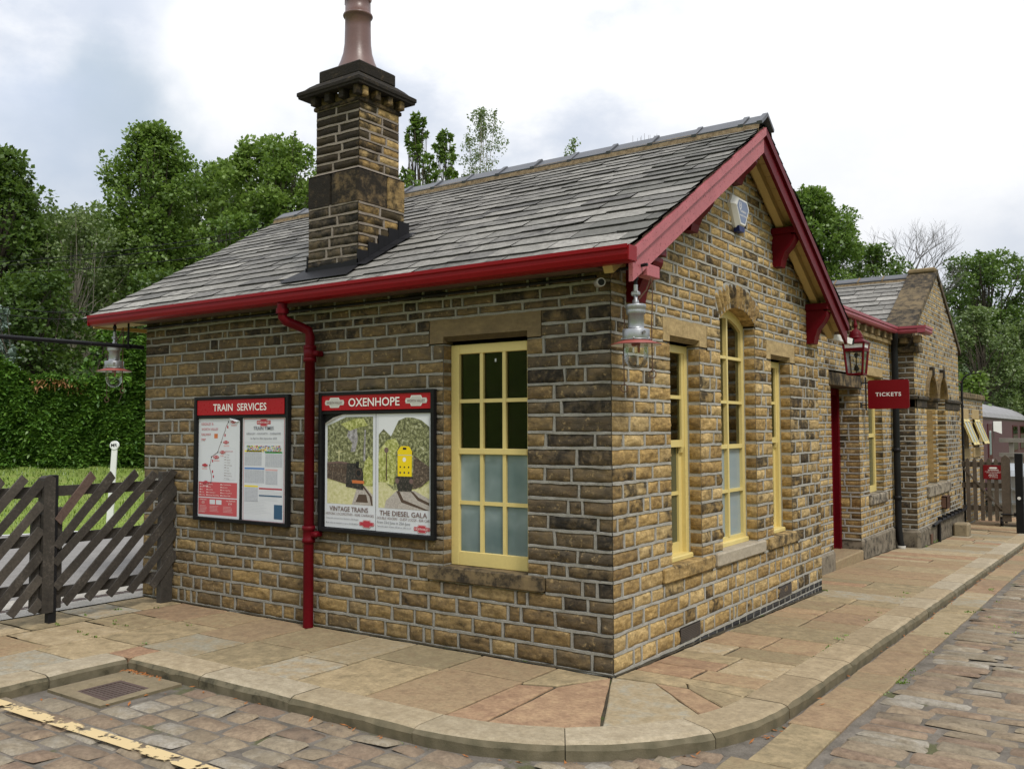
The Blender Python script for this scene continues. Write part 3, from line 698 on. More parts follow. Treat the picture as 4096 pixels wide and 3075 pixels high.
# barge boards
for f, mt, lb in ((1, 'faded_red', 'faded pinkish red barge board'), (-1, 'red_paint', 'deep red barge board on the far slope')):
    ye = -.19 if f > 0 else 5.25; mb = MB()
    a, b = Vector((.25, ye, roofz(ye, ZA) - .03)), Vector((.25, 2.5, ZA - .03)); w1 = Vector((0, 0, -.235))
    mb.prism([a, b, b + w1, a + w1], (.032, 0, 0)); mb.prism([a, b, b + Vector((0, 0, -.075)), a + Vector((0, 0, -.075))], (.058, 0, 0))
    if f > 0: mb.cbox((.20, .02, 2.84), (.29, .22, 2.93), .006)
    mb.build('barge_board', mt, hall, label=lb)
# brackets carrying the purlins on the gable
BR = [(.31, 2.70, .40), (1.31, 3.41, .33), (2.36, 4.05, .26), (3.56, 3.43, .40), (4.66, 2.71, .45)]
for y, z, h in BR:
    mb = MB(); t = .075
    prof = [(0, z), (.085, z), (.10, z + h * .18), (.13, z + h * .36), (.19, z + h * .52), (.225, z + h * .66), (.235, z + h * .72), (.235, z + h * .80), (.20, z + h * .80), (.20, z + h * .84), (0, z + h * .84)]
    mb.prism([(a + .004, y - t, b) for a, b in prof], (0, 2 * t, 0)); mb.cbox((.004, y - t - .03, z + h * .84), (.255, y + t + .03, z + h), .006)
    mb.build('bracket', 'red_paint', hall)
# gutter and downpipe
gut = None; mb = MB(); gy, gz0 = -.305, 2.89
prof = [(-.062, .112), (-.072, .112), (-.072, .085), (-.058, .075), (-.058, .045), (-.045, .012), (-.01, 0), (.05, 0), (.062, .02), (.062, .112), (.052, .112), (.052, .03), (.045, .012), (-.008, .012), (-.036, .02), (-.048, .05), (-.048, .08), (-.062, .09)]
mb.prism([(-6.24, gy + a, gz0 + b) for a, b in prof], (6.575, 0, 0)); mb.box((-6.245, gy - .06, gz0 + .005), (-6.235, gy + .055, gz0 + .108)); mb.box((.335, gy - .06, gz0 + .005), (.345, gy + .055, gz0 + .108))
gut = mb.build('gutter', 'red_gutter', hall)
mb = MB(); mb.box((-6.2, -.235, 2.93), (.24, -.215, 2.985)); mb.build('fascia', 'dark_maroon', hall)
mb = MB()
mb.lathe([(.045, 2.80), (.045, 2.89)], (-3.18, -.30, 0), 14); mb.lathe([(.056, 2.80), (.056, 2.845)], (-3.18, -.30, 0), 14)
mb.tube([(-3.18, -.30, 2.82), (-3.18, -.295, 2.77), (-3.165, -.27, 2.735), (-3.10, -.16, 2.69), (-3.045, -.11, 2.655), (-3.035, -.10, 2.60), (-3.035, -.10, 2.47)], .043, 14)
mb.lathe([(.046, .0), (.046, 2.50), (.056, 2.50), (.056, 2.41), (.046, 2.40)], (-3.035, -.10, 0), 16)
for z in (2.42, .80): mb.lathe([(.046, z - .05), (.058, z - .05), (.058, z - .02), (.051, z - .01), (.051, z + .06), (.058, z + .065), (.058, z + .10), (.046, z + .10)], (-3.035, -.10, 0), 16); mb.cbox((-3.035, -.12, z + .0), (-2.945, -.01, z + .05), .012); mb.lathe([(.0, -.02), (.024, -.02), (.024, .02), (0, .02)], (-2.945, -.10, z + .025), 10)
mb.build('downpipe', 'red_paint', hall)
# ------------------------------------------------------------------ chimney
mb = MB(); cb = [2.95 + i * .098 for i in range(10)]
def tc(u, z, r): return (r.uniform(.05, .35), r.uniform(.26, .46), r.random(), 1.0)
def tcr(u, z, r): return (r.uniform(.4, .9), (.48 if r.random() < .4 else r.uniform(.10, .28)) if u > .22 else r.uniform(.30, .5), r.random(), .1)
def tcl(u, z, r): return (r.uniform(.2, .6), r.uniform(.55, .75), r.random(), .5)
def shaft(x0, x1, y0, y1, beds, tf, tr):
    fs = lambda l: (lambda a, b: [(0, l, True, True)])
    stone_wall(mb, (x0, y0, 0), (1, 0, 0), (0, -1, 0), beds, fs(x1 - x0), rng, (.20, .34), tf, step=.03)
    stone_wall(mb, (x1, y0, 0), (0, 1, 0), (1, 0, 0), beds, fs(y1 - y0), rng, (.20, .34), tr, step=.03)
    stone_wall(mb, (x1, y1, 0), (-1, 0, 0), (0, 1, 0), beds, fs(x1 - x0), rng, (.17, .30), tr, step=.2, g=.008)
    stone_wall(mb, (x0, y1, 0), (0, -1, 0), (-1, 0, 0), beds, fs(y1 - y0), rng, (.17, .30), tr, step=.2, g=.008)
shaft(-3.30, -2.655, .12, .735, cb, tc, tcr)
chim = mb.build('chimney', ['chimney_stone', 'old_mortar'], hall, label='soot blackened stone chimney stack'); mb = MB()
shaft(-3.238, -2.682, .155, .69, [4.165 + i * .0885 for i in range(8)], tcl, tcr)
mb.build('upper_shaft', ['chimney_stone', 'old_mortar'], chim)
mb = MB(); bk = (.2, .50, .3, .8)
mb.cbox((-3.312, .110, 3.832), (-3.012, .746, 4.14), .012, 0, bk); mb.cbox((-3.002, .110, 3.832), (-2.645, .50, 4.14), .012, 0, (.3, .43, .7, .7)); mb.cbox((-3.002, .508, 3.832), (-2.645, .746, 4.14), .012, 0, (.6, .34, .1, .3))
mb.prism([(-3.312, .110, 4.14), (-2.645, .110, 4.14), (-2.645, .746, 4.14), (-3.312, .746, 4.14)], (0, 0, .004), 0, bk)
v0 = [(-3.30, .122, 4.143), (-2.657, .122, 4.143), (-2.657, .734, 4.143), (-3.30, .734, 4.143)]; v1 = [(-3.236, .157, 4.175), (-2.684, .157, 4.175), (-2.684, .688, 4.175), (-3.236, .688, 4.175)]
mb.faces(v0 + v1, [(i, (i + 1) % 4, 4 + (i + 1) % 4, 4 + i) for i in range(4)], 1)
mb.build('stone_band', ['chimney_stone', 'old_mortar'], chim)
mb = MB(); mb.cbox((-3.262, .13, 4.778), (-2.66, .715, 4.815), .006, 0, (.3, .40, .2, .7))
for i in range(4):
    x = -3.245 + i * .185; mb.cbox((x, .075, 4.815), (x + .065, .16, 4.90), .006, 0, (.3, .52, i * .2, .7))
for i in range(4):
    y = .135 + i * .165; mb.cbox((-2.70, y, 4.815), (-2.605, y + .065, 4.90), .006, 0, (.6, .26 if i == 0 else .44, i * .3, .3))
mb.cbox((-3.235, .16, 4.812), (-2.69, .69, 4.905), .004, 0, (.4, .36, .6, .6))
mb.build('corbel_course', 'chimney_stone', chim)
mb = MB(); p = .088
def ring(o, z): return [(-3.30 - o, .12 - o, z), (-2.655 + o, .12 - o, z), (-2.655 + o, .735 + o, z), (-3.30 - o, .735 + o, z)]
prof = [(-.02, 4.898), (p - .012, 4.898), (p - .01, 4.915), (p, 4.925), (p, 4.955), (p - .006, 4.962), (.035, 4.990), (.005, 5.02), (-.035, 5.05), (-.04, 5.055)]
vs = []
for o, z in prof: vs += ring(o, z)
mb.faces(vs, [(4 * k + i, 4 * k + (i + 1) % 4, 4 * k + 4 + (i + 1) % 4, 4 * k + 4 + i) for k in range(len(prof) - 1) for i in range(4)], 0, (.2, .52, .4, .8))
mb.cbox((-3.235, .165, 5.05), (-2.69, .665, 5.175), .015, 0, (.2, .52, .8, .8)); mb.build('cornice', 'chimney_stone', chim)
mb = MB(); vs = [(-3.22, .18, 5.172), (-2.705, .18, 5.172), (-2.705, .65, 5.172), (-3.22, .65, 5.172)]; t = [(-3.08, .31, 5.225), (-2.85, .31, 5.225), (-2.85, .53, 5.225), (-3.08, .53, 5.225)]
mb.faces(vs + t, [(i, (i + 1) % 4, 4 + (i + 1) % 4, 4 + i) for i in range(4)] + [(4, 5, 6, 7)]); mb.build('flaunching', 'ridge_bed', chim)
mb = MB(); prof = [(.205, 5.18), (.19, 5.22), (.165, 5.28), (.14, 5.36), (.127, 5.46), (.124, 5.60), (.123, 5.715), (.138, 5.722), (.144, 5.735), (.138, 5.75), (.123, 5.757), (.120, 5.93), (.148, 5.935), (.155, 5.955), (.150, 6.0), (.135, 6.06), (.11, 6.30), (.12, 6.33), (.10, 6.34), (.09, 6.2)]
mb.lathe(prof, (-2.965, .42, 0), 32)
for k in range(6):
    t = 2 * math.pi * (k + .35) / 6; mb.cbox((-2.965 + math.cos(t) * .125 - .012, .42 + math.sin(t) * .125 - .012, 5.86), (-2.965 + math.cos(t) * .125 + .012, .42 + math.sin(t) * .125 + .012, 5.94), .004)
mb.build('chimney_pot', 'pot_clay', chim)
mb = MB()                                                     # lead flashings
def rp(x, y, h=.035): return Vector((x, y, roofz(y, ZA))) + NF * h
mb.faces([rp(-3.40, -.10), rp(-2.56, -.10), rp(-2.62, .118, .03), rp(-3.33, .118, .03)], [(0, 1, 2, 3)]); mb.faces([rp(-3.50, -.04, .03), rp(-3.40, -.10), rp(-3.33, .118, .03), rp(-3.36, .25, .032)], [(0, 1, 2, 3)])
mb.faces([(-3.33, .104, 3.21), (-2.64, .104, 3.21), (-2.64, .104, 3.30), (-3.33, .104, 3.28)], [(0, 1, 2, 3)])
for i in range(5):
    ya = .104 + i * .135; zt = 3.36 + i * .088; mb.box((-2.655, ya, roofz(ya, ZA) + .0), (-2.640 + .002 * i, ya + .145, zt + .03))
    mb.faces([rp(-2.65, ya, .045), rp(-2.53, ya, .032), rp(-2.53, ya + .15, .032), rp(-2.65, ya + .15, .045)], [(0, 1, 2, 3)])
    mb.box((-3.315 - .002 * i, ya, roofz(ya, ZA)), (-3.30, ya + .145, zt + .03))
mb.build('flashing', 'lead', chim)
# ================================================================== SECOND BUILDING (door bay and cross gable)
rng = random.Random(21)
bay = thing('station_building', 'farther gabled stone station block with door, lancet windows and pink gutter', 'building', (-2.5, 10.5, gz(9)))
DX, GX = -.42, -.10; GY0, GY1 = 10.86, 15.25; GYM = (GY0 + GY1) / 2
def beds(z0, z1, h, r):
    b = [z0]
    while b[-1] < z1 - h * 1.4: b.append(b[-1] + h * r.uniform(.9, 1.12))
    return b + [z1]
def tint_far(u, z, r):
    soot = r.uniform(.24, .42) if r.random() < .45 else r.uniform(-.1, .22)
    return (r.uniform(.4, 1.0), soot, r.random(), r.uniform(0, .15))
mb = MB(); ops = [(7.0, 8.47, -.3, 2.345), (9.03, 9.93, .72, 2.57), (6.92, 8.62, 2.345, 2.535), (8.84, 10.02, 2.57, 2.72), (8.95, 10.05, .546, .72)]
bb = beds_split(beds(.08, 3.22, .098, rng), (.546, .72, 2.345, 2.535, 2.57, 2.72))
bb = sorted(set(round(x, 3) for x in bb))
stone_wall(mb, (DX, 0, 0), (0, 1, 0), (1, 0, 0), bb, cut_spans(5.0, GY0, ops, False, False), rng, (.14, .32), tint_far, step=.07, g=.008)
for k in range(len(bb) - 1):                                   # door and window reveals
    for ya, d, za, zb in ((8.47, .36, -.3, 2.345), (9.93, .14, .72, 2.57)):
        if za < (bb[k] + bb[k + 1]) / 2 < zb:
            stone_wall(mb, (DX, ya, 0), (-1, 0, 0), (0, -1, 0), bb[k:k + 2], lambda a, b: [(0, d, True, True)], rng, (.14, .26), tint_far, step=.1, g=.008, bulge=.004, rough=.003)
mb.build('wall', ['gritstone', 'mortar'], bay)
mb = MB(); mb.cbox((DX + .01, 6.93, 2.352), (DX - .3, 8.61, 2.53), .006, 0, (.3, .40, .5, .5)); mb.build('lintel', 'ashlar', bay, label='dark sooty lintel over the doorway')
mb = MB(); mb.cbox((DX + .006, 8.85, 2.576), (DX - .2, 10.01, 2.715), .006, 0, (.8, -.2, .5, .05)); mb.build('lintel', 'ashlar', bay)
mb = MB(); mb.cbox((DX + .05, 8.96, .55), (DX - .2, 10.04, .715), .02, 0, (.4, .36, .5, .2)); mb.build('sill', 'pale_stone', bay)
mb = MB()
mb.cbox((DX + .035, 5.0, -.4), (DX - .1, 6.995, .085), .03, 0, (.5, .25, .3, .7)); mb.build('plinth', 'pale_stone', bay); mb = MB(); mb.cbox((DX + .035, 8.475, -.4), (DX - .40, GY0, .085), .03, 0, (.4, .3, .6, .7)); mb.build('plinth', 'pale_stone', bay); mb = MB()
mb.cbox((GX + .05, GY0 - .05, -.5), (GX - .6, GY1 + .03, .03), .05, 0, (.35, .30, .1, .8)); mb.build('plinth', 'pale_stone', bay)
mb = MB(); mb.cbox((DX + .03, 7.0, -.45), (DX - .45, 8.47, -.065), .015, 0, (.4, .1, .2, .2)); mb.build('door_step', 'flagstone', bay)
mb = MB(); mb.box((DX - .36, 7.0, -.07), (DX - .44, 8.47, 2.345)); mb.box((DX - .30, 7.0, -.07), (DX - .37, 7.1, 2.345)); mb.box((DX - .28, 8.38, -.07), (DX - .37, 8.465, 2.345)); mb.box((DX - .30, 7.0, 2.25), (DX - .37, 8.47, 2.345))
for i in range(2):
    for z0, z1 in ((.1, .9), (1.05, 2.15)): mb.cbox((DX - .37, 7.17 + i * .62, z0), (DX - .345, 7.67 + i * .62, z1), .01)
dr = mb.build('door', 'red_paint', bay); mb = MB(); mb.lathe([(0, 0), (.03, .0), (.03, .05), (0, .06)], (DX - .34, 7.75, 1.0), 10); mb.build('handle', 'black_iron', dr)
mb = MB(); mb.cbox((DX - .11, 9.03, .72), (DX - .17, 9.11, 2.57), .004); mb.cbox((DX - .11, 9.85, .72), (DX - .17, 9.93, 2.57), .004); mb.box((DX - .115, 9.1, 2.48), (DX - .17, 9.86, 2.57)); mb.box((DX - .115, 9.1, .72), (DX - .17, 9.86, .82)); mb.box((DX - .11, 9.1, 1.6), (DX - .17, 9.86, 1.66)); mb.box((DX - .12, 9.46, .8), (DX - .165, 9.5, 2.5))
fw = mb.build('window', 'cream_paint', bay); mb = MB(); mb.box((DX - .14, 9.1, .8), (DX - .145, 9.86, 2.5)); mb.build('glass', 'dark_film', fw)
# cross gable wall
mb = MB(); Lc = [(11.83, 12.66), (12.86, 13.69)]
def lancet(ya, yb, zs, zt):
    def f(z):
        if not (.72 < z < zt): return None
        c = (ya + yb) / 2; h = (yb - ya) / 2
        if z > zs: h = h * math.sqrt(max(0, 1 - ((z - zs) / (zt - zs)) ** 1.7))
        return (c - h, c + h) if h > .03 else None
    return f
ops = [lancet(a, b, 2.32, 2.74) for a, b in Lc] + [(11.68, 13.84, .50, .72), (GY0 - 1, GY1 + 1, 2.10, 2.30)]
gb = sorted(set(beds_split(beds(.03, 4.62, .088, rng), (.50, .72, 2.10, 2.30))))
sg0 = cut_spans(GY0, GY1, ops, True, True); GSL = .575
def sg(z0, z1):
    h = (4.70 - (z0 + z1) / 2) / GSL; o = []
    for a, b, x, y in sg0(z0, z1):
        a2, b2 = max(a, GYM - h), min(b, GYM + h)
        if b2 - a2 > .05: o.append((a2, b2, x, y))
    return o
def tint_g2(u, z, r):
    t = tint_far(u, z, r)
    if z > 3.1: t = (t[0], r.uniform(.24, .42) if r.random() < .62 and abs(u - GYM) > .35 else t[1], t[2], t[3])
    if u > 13.8 and z < 2: t = (t[0] * .9, r.uniform(.2, .5), t[2], .1)
    return t
stone_wall(mb, (GX, 0, 0), (0, 1, 0), (1, 0, 0), gb, sg, rng, (.13, .30), tint_g2, step=.07, g=.008)
def tint_ret(u, z, r): return (r.uniform(.1, .55), r.uniform(.1, .40), r.random(), .75)
stone_wall(mb, (DX, GY0, 0), (1, 0, 0), (0, -1, 0), [z for z in gb if z < 3.25], lambda a, b: [(0, GX - DX, False, True)], rng, (.14, .26), tint_ret, step=.07, g=.008)
for a, b in Lc:                                                # lancet reveals
    for k in range(len(gb) - 1):
        if .72 <= gb[k] < 2.3: stone_patch(mb, Vector((GX, b, 0)), Vector((-1, 0, 0)), Vector((0, -1, 0)), 0, .26, gb[k], gb[k + 1], (rng.uniform(.3, .7), rng.uniform(.1, .55) if b > 13 else .1, rng.random(), .2), rng, 0, .1, .003, .002, flushL=True, flat=True, base=.003)
    mb.face([(GX, b, .72), (GX - .26, b, .72), (GX - .26, b, 2.35), (GX, b, 2.35)][::-1], 1)
mb.build('gable_wall', ['gritstone', 'mortar'], bay, label='tall gable wall with twin pointed windows')
mb = MB(); mb.cbox((GX - .02, 12.655, .72), (GX - .24, 12.865, 2.10), .03, 0, (.5, .2, .5, .3)); mb.build('mullion', 'ashlar', bay)
mb = MB(); mb.cbox((GX + .05, 11.69, .515), (GX - .3, 13.83, .715), .015, 0, (.35, .3, .4, .35)); mb.build('sill', 'pale_stone', bay)
mb = MB()                                                      # string course broken round the windows
for a, b, o in ((13.69, GY1 + .03, 0), (12.64, 12.88, 0), (GY0 - .03, 11.83, 0)):
    if mb.v: mb.build('string_course', 'ashlar', bay); mb = MB()
    mb.cbox((GX + .055, a, 2.235), (GX - .28, b, 2.30), .012, 0, (.2, .48, a % 1, .6)); mb.cbox((GX + .02, a + .01, 2.10), (GX - .28, b - .01, 2.235), .008, 0, (.3, .40 + .1 * (a % 1), a % 1, .6))
mb.cbox((DX, GY0 - .045, 2.235), (GX + .055, GY0 + .1, 2.30), .012, 0, (.2, .4, .2, .7)); mb.cbox((DX, GY0 - .02, 2.10), (GX + .02, GY0 + .1, 2.235), .008, 0, (.3, .3, .5, .7))
mb.build('string_course', 'ashlar', bay)
for a, b in Lc:                                                # hood moulds and yellow infill
    mb = MB(); c, h = (a + b) / 2, (b - a) / 2; A = []
    for sgn in (-1, 1):
        pts = []
        for i in range(9):
            t = i / 8; z = 2.30 + .42 * t; hh = h * math.sqrt(max(0, 1 - t ** 1.7)); pts.append((c + sgn * (hh + .035), z + (.05 if i == 8 else 0)))
        for (p, q) in zip(pts, pts[1:]): mb.bar((GX + .03, p[0], p[1]), (GX + .03, q[0], q[1]), .07, .05, Vector((1, 0, 0)), 0, (.3, .24, .3, .5))
        for i in range(8):
            z0_, z1_ = 2.30 + .42 * i / 8, 2.30 + .42 * (i + 1) / 8; h0, h1 = h * math.sqrt(max(0, 1 - (i / 8) ** 1.7)), h * math.sqrt(max(0, 1 - ((i + 1) / 8) ** 1.7))
            q = [(GX + .01, c + sgn * h0, z0_), (GX - .26, c + sgn * h0, z0_), (GX - .26, c + sgn * h1, z1_), (GX + .01, c + sgn * h1, z1_)]; mb.face(q, 0, (.7, .15, .2, .1)); mb.face(q[::-1], 0, (.7, .15, .2, .1))
    mb.cbox((GX + .08, c - .06, 2.70), (GX, c + .06, 2.86), .01, 0, (.2, .5, .7, .6)); mb.build('hood_mould', 'ashlar', bay)
    mb = MB(); mb.box((GX - .17, a - .02, .72), (GX - .20, b + .02, 2.76)); mb.cbox((GX - .19, a, .72), (GX - .23, a + .07, 2.3), .004); mb.cbox((GX - .19, b - .07, .72), (GX - .23, b, 2.3), .004); mb.build('window', 'cream_paint', bay)
# coping slabs on the gable
for f in (-1, 1):
    ys, n = (GY0 - .24 if f < 0 else GY1 + .24), 3 if f < 0 else 1
    for i in range(n):
        y0 = ys + (GYM - ys) * i / n; y1 = ys + (GYM - ys) * (i + 1) / n - (.012 if i < n - 1 else 0) * -f * -1
        z = lambda y: 4.78 - GSL * abs(y - GYM)
        mb = MB(); w = .50 if f < 0 else .10
        mb.prism([(GX + .035, y0, z(y0)), (GX + .035, y1, z(y1)), (GX + .035, y1, z(y1) - .11), (GX + .035, y0, z(y0) - .11)], (-w, 0, 0), 0, ((.2, .36, .3, .9), (.35, .30, .6, .8), (.3, .40, .9, .8))[i])
        mb.build('coping_slab', 'ashlar', bay)
mb = MB(); mb.cbox((GX + .03, GYM - .16, 4.70), (GX - .47, GYM + .16, 4.80), .03, 0, (.5, .1, .3, .6)); mb.build('coping_slab', 'ashlar', bay)
# roof of the cross gable: slates facing the photographer's side
mb = MB(); rr = random.Random(5)
SLg = GSL; syg = 1 / math.hypot(1, SLg); up = Vector((0, syg, SLg * syg)); nn = Vector((0, -SLg * syg, syg)); O = Vector((0, 8.6, 4.66 - SLg * (GYM - 8.6))); S = (GYM - 8.6) / syg; s = 0
while s < S - .05:
    g = .30 - .12 * s / S; x = -7.0 - rr.uniform(0, .3)
    while x < GX - .42:
        w = rr.uniform(.28, .62); xe = min(x + w, GX - .40); lo = rr.uniform(.018, .03)
        q = [O + Vector((x + .004, 0, 0)) + up * (s + rr.uniform(-.01, .01)) + nn * lo, O + Vector((xe - .004, 0, 0)) + up * (s + rr.uniform(-.01, .01)) + nn * lo, O + Vector((xe - .004, 0, 0)) + up * min(S, s + g + .06) + nn * .003, O + Vector((x + .004, 0, 0)) + up * min(S, s + g + .06) + nn * .003]
        t = (min(1, max(0, rr.gauss(.62, .2))), rr.uniform(.0, .22), rr.random(), rr.uniform(0, .3)); mb.face(q, 0, t); mb.face([q[0] - nn * .02, q[1] - nn * .02, q[1], q[0]], 0, (.1, .45, .3, .8)); x += w
    s += g
mb.prism([(-7.0, 8.6, O.z - .02), (-7.0, GYM, 4.64), (-7.0, GY1 + .1, 4.64 - GSL * (GY1 + .1 - GYM)), (-7.0, GY1 + .1, 3.0), (-7.0, 8.6, 2.4)], (6.42, 0, 0), 1)
rf2 = mb.build('roof', ['slate', 'brown_timber_and_shade'], bay); mb = MB(); x = -7.0
while x < -.75:
    for sgn in (-1, 1): mb.prism([(x, GYM, 4.74), (x, GYM + sgn * .17, 4.64), (x, GYM + sgn * .16, 4.61), (x, GYM, 4.71)], (.44, 0, 0), 0)
    for sgn in (-1, 1): mb.prism([(x + .43, GYM, 4.748), (x + .43, GYM + sgn * .175, 4.645), (x + .43, GYM + sgn * .17, 4.60), (x + .43, GYM, 4.70)], (.03, 0, 0), 1)
    x += .46
mb.prism([(-7, GYM - .19, 4.555), (-7, GYM - .14, 4.66), (-7, GYM + .14, 4.66), (-7, GYM + .19, 4.555)], (6.5, 0, 0), 1); mb.build('ridge_tiles', ['ridge_tile', 'ridge_bed'], rf2)
mb = MB(); mb.box((-6.5, 5.1, 3.0), (DX - .02, GY0, 3.28)); mb.build('flat_roof', 'lead', bay)
mb = MB(); mb.box((-6.9, 5.02, -.5), (-6.6, GY1, 3.0)); mb.box((-6.6, GY1 - .3, -.5), (GX - .7, GY1, 3.1)); mb.box((DX - .62, 5.05, -.4), (DX - .5, GY0, 3.2)); mb.prism([(GX - .42, GY0 + .05, .0), (GX - .42, GY1 - .05, .0), (GX - .42, GY1 - .05, 3.3), (GX - .42, GYM, 4.55), (GX - .42, GY0 + .05, 3.3)], (-.2, 0, 0)); mb.build('rear_wall', 'gritstone', bay)
# eaves: corbel blocks, gutter, black downpipe
mb = MB(); y = 5.2
while y < 10.4: mb.cbox((DX + .10, y, 3.22), (DX, y + .10, 3.34), .008, 0, (.5, .3, y % 1, .4)); y += .42
mb.cbox((DX + .05, 5.05, 3.16), (DX - .1, GY0, 3.225), .008, 0, (.7, .1, .4, .2)); mb.cbox((DX + .02, 5.05, 3.225), (DX - .2, GY0, 3.34), .004, 0, (.3, .4, .4, .5))
for x in (-.28, -.06): mb.cbox((x, GY0 - .20, 3.19), (x + .11, GY0, 3.31), .008, 0, (.6, .3, .4, .4))
mb.cbox((DX, GY0 - .06, 3.04), (GX + .10, GY0 + .30, 3.14), .01, 0, (.3, .35, .2, .6)); mb.cbox((DX, GY0 - .02, 3.14), (GX + .03, GY0 + .3, 3.34), .008, 0, (.3, .44, .2, .6))
mb.build('eaves_corbels', 'ashlar', bay)
mb = MB(); pr = [(-.05, .0), (.06, .0), (.075, .03), (.075, .06), (.06, .06), (.085, .075), (.085, .115), (-.05, .115)]
mb.prism([(DX + .09 + a, 5.25, 3.335 + b) for a, b in pr], (0, 5.33, 0)); mb.prism([(DX + .06, 10.52 - a, 3.335 + b) for a, b in pr], (GX + .20 - DX, 0, 0)); mb.prism([(GX + .20 + a, 10.44, 3.335 + b) for a, b in pr], (0, .62, 0))
mb.build('gutter', 'pink_gutter', bay)
mb = MB(); mb.tube([(DX + .12, 10.42, 3.34), (DX + .12, 10.42, 3.28), (DX + .10, 10.50, 3.20), (DX + .08, 10.55, 3.14), (DX + .08, 10.56, 3.0), (DX + .08, 10.56, .1), (DX + .10, 10.56, -.14), (DX + .12, 10.56, -.24)], .055, 12)
for z in (.55, 1.35, 2.3): mb.lathe([(.055, z), (.068, z), (.068, z + .06), (.055, z + .06)], (DX + .08, 10.56, 0), 12)
mb.build('downpipe', 'black_paint', bay); mb = MB(); mb.lathe([(.05, -.30), (.065, -.30), (.065, -.22), (.05, -.22)], (DX + .12, 10.56, 0), 12); mb.build('drain_collar', 'concrete', bay)
# vent box, black conduit on the plinth
mb = MB(); mb.box((GX, 13.0, .22), (GX + .10, 13.38, .24)); mb.box((GX, 13.0, .44), (GX + .10, 13.38, .46))
for i in range(7): mb.box((GX + .09, 13.0 + i * .06, .22), (GX + .10, 13.02 + i * .06, .46))
for y in (13.0, 13.36): mb.box((GX, y, .22), (GX + .1, y + .02, .46))
mb.build('vent_cage', 'rusty_iron', bay)
mb = MB(); mb.tube([(GX + .09, 11.75, .02), (GX + .09, 12.2, .05), (GX + .09, 15.1, .06), (GX + .09, 15.22, .12)], .028, 8); mb.tube([(GX + .09, 12.2, .05), (GX + .09, 12.25, .0), (GX + .09, 12.25, gz(12.25))], .032, 8)
for i in range(6): mb.box((GX + .03, 12.45 + i * .42, .05), (GX + .12, 12.50 + i * .42, .12))
mb.build('conduit', 'black_iron', bay); mb = MB(); mb.cbox((GX + .055, 11.62, gz(11.6) + .01), (GX + .075, 11.76, gz(11.6) + .18), .004); mb.build('air_vent', 'rusty_iron', bay)

# ================================================================== LOW BLOCK BEYOND THE GABLE
blk = thing('outbuilding', 'low flat topped stone block with two small tilted windows beyond the wooden gate', 'building', (-1.6, 17.7, -.48)); BX = -.30; rb = random.Random(3)
mb = MB(); ops = [(16.75, 17.72, 1.28, 1.95), (18.35, 19.3, 1.28, 1.95), (16.7, 17.78, 1.95, 2.18), (18.3, 19.36, 1.95, 2.18), (16.7, 17.78, 1.02, 1.28), (18.3, 19.36, 1.02, 1.28)]
bb = sorted(set(beds_split(beds(-.55, 2.42, .10, rb), (1.02, 1.28, 1.95, 2.18))))
def tblk(u, z, r): return (r.uniform(.4, .9), (r.uniform(.25, .45) if z > 2.0 else r.uniform(-.1, .24)), r.random(), .15)
stone_wall(mb, (BX, 0, 0), (0, 1, 0), (1, 0, 0), bb, cut_spans(GY1, 20.0, ops, False, True), rb, (.16, .34), tblk, step=.1, g=.009); mb.box((BX - .02, GY1, -.6), (-6.0, 19.98, 2.40), 0, (.5, .3, .5, .4)); mb.build('wall', ['gritstone', 'mortar'], blk)
mb = MB(); mb.cbox((BX + .06, GY1 + .02, 2.42), (BX - .3, 20.06, 2.55), .015, 0, (.4, .34, .5, .5)); mb.build('parapet_coping', 'ashlar', blk)
for ya, yb in ((16.75, 17.72), (18.35, 19.3)):
    mb = MB(); mb.cbox((BX + .012, ya - .05, 1.95), (BX - .1, yb + .06, 2.18), .006, 0, (.8, .0, .4, .1)); mb.build('lintel', 'ashlar', blk)
    mb = MB(); mb.cbox((BX + .03, ya - .05, 1.03), (BX - .1, yb + .06, 1.27), .01, 0, (.7, .1, .6, .2)); mb.build('sill', 'ashlar', blk)
    mb = MB(); a = Vector((BX + .0, ya + .05, 1.93)); d = Vector((.22, 0, -.60)).normalized() * .62; e = d.cross(Vector((0, 1, 0))).normalized() * .04; l = yb - ya - .1
    for o, w in ((0, .06), (l / 2 - .03, .06), (l - .06, .06)): mb.prism([a + Vector((0, o, 0)), a + d + Vector((0, o, 0)), a + d + e + Vector((0, o, 0)), a + e + Vector((0, o, 0))], (0, w, 0))
    for t in (0, .9): mb.prism([a + d * t, a + d * (t + .1), a + d * (t + .1) + e, a + d * t + e], (0, l, 0))
    fw = mb.build('window', 'cream_paint', blk, label='small cream window propped open'); mb = MB(); mb.prism([a + e * .4, a + d + e * .4, a + d + e * .6, a + e * .6], (0, l, 0)); mb.build('glass', 'pale_film', fw)

# ================================================================== GATE, BLACK POST, STONE BLOCK, SIGNS
gy_ = 15.32; gb_ = -.20
gate = thing('picket_gate', 'brown wooden picket gate with red warning sign beside the stone gable', 'gate', (.35, gy_, gz(gy_)))
def picket(mbname, x0, x1, z0, z1, y0, y1, tip, m, par):
    mb = MB(); c = (x0 + x1) / 2; mb.prism([(x0, y0, z0), (x1, y0, z0), (x1, y0, z1), (c, y0, z1 + tip), (x0, y0, z1)], (0, y1 - y0, 0)); return mb.build(mbname, m, par)
for i in range(5): picket('picket', -.01 + i * .132, .065 + i * .132, -.17, 1.07, gy_ - .035, gy_ - .012, .05, 'gate_wood', gate)
picket('stile', .65, .81, -.17, 1.12, gy_ - .05, gy_ + .02, .07, 'gate_wood', gate)
for z in (.93, .50, .03): mb = MB(); mb.cbox((-.09, gy_ - .01, z), (.66, gy_ + .03, z + .11), .006); mb.build('rail', 'gate_wood', gate)
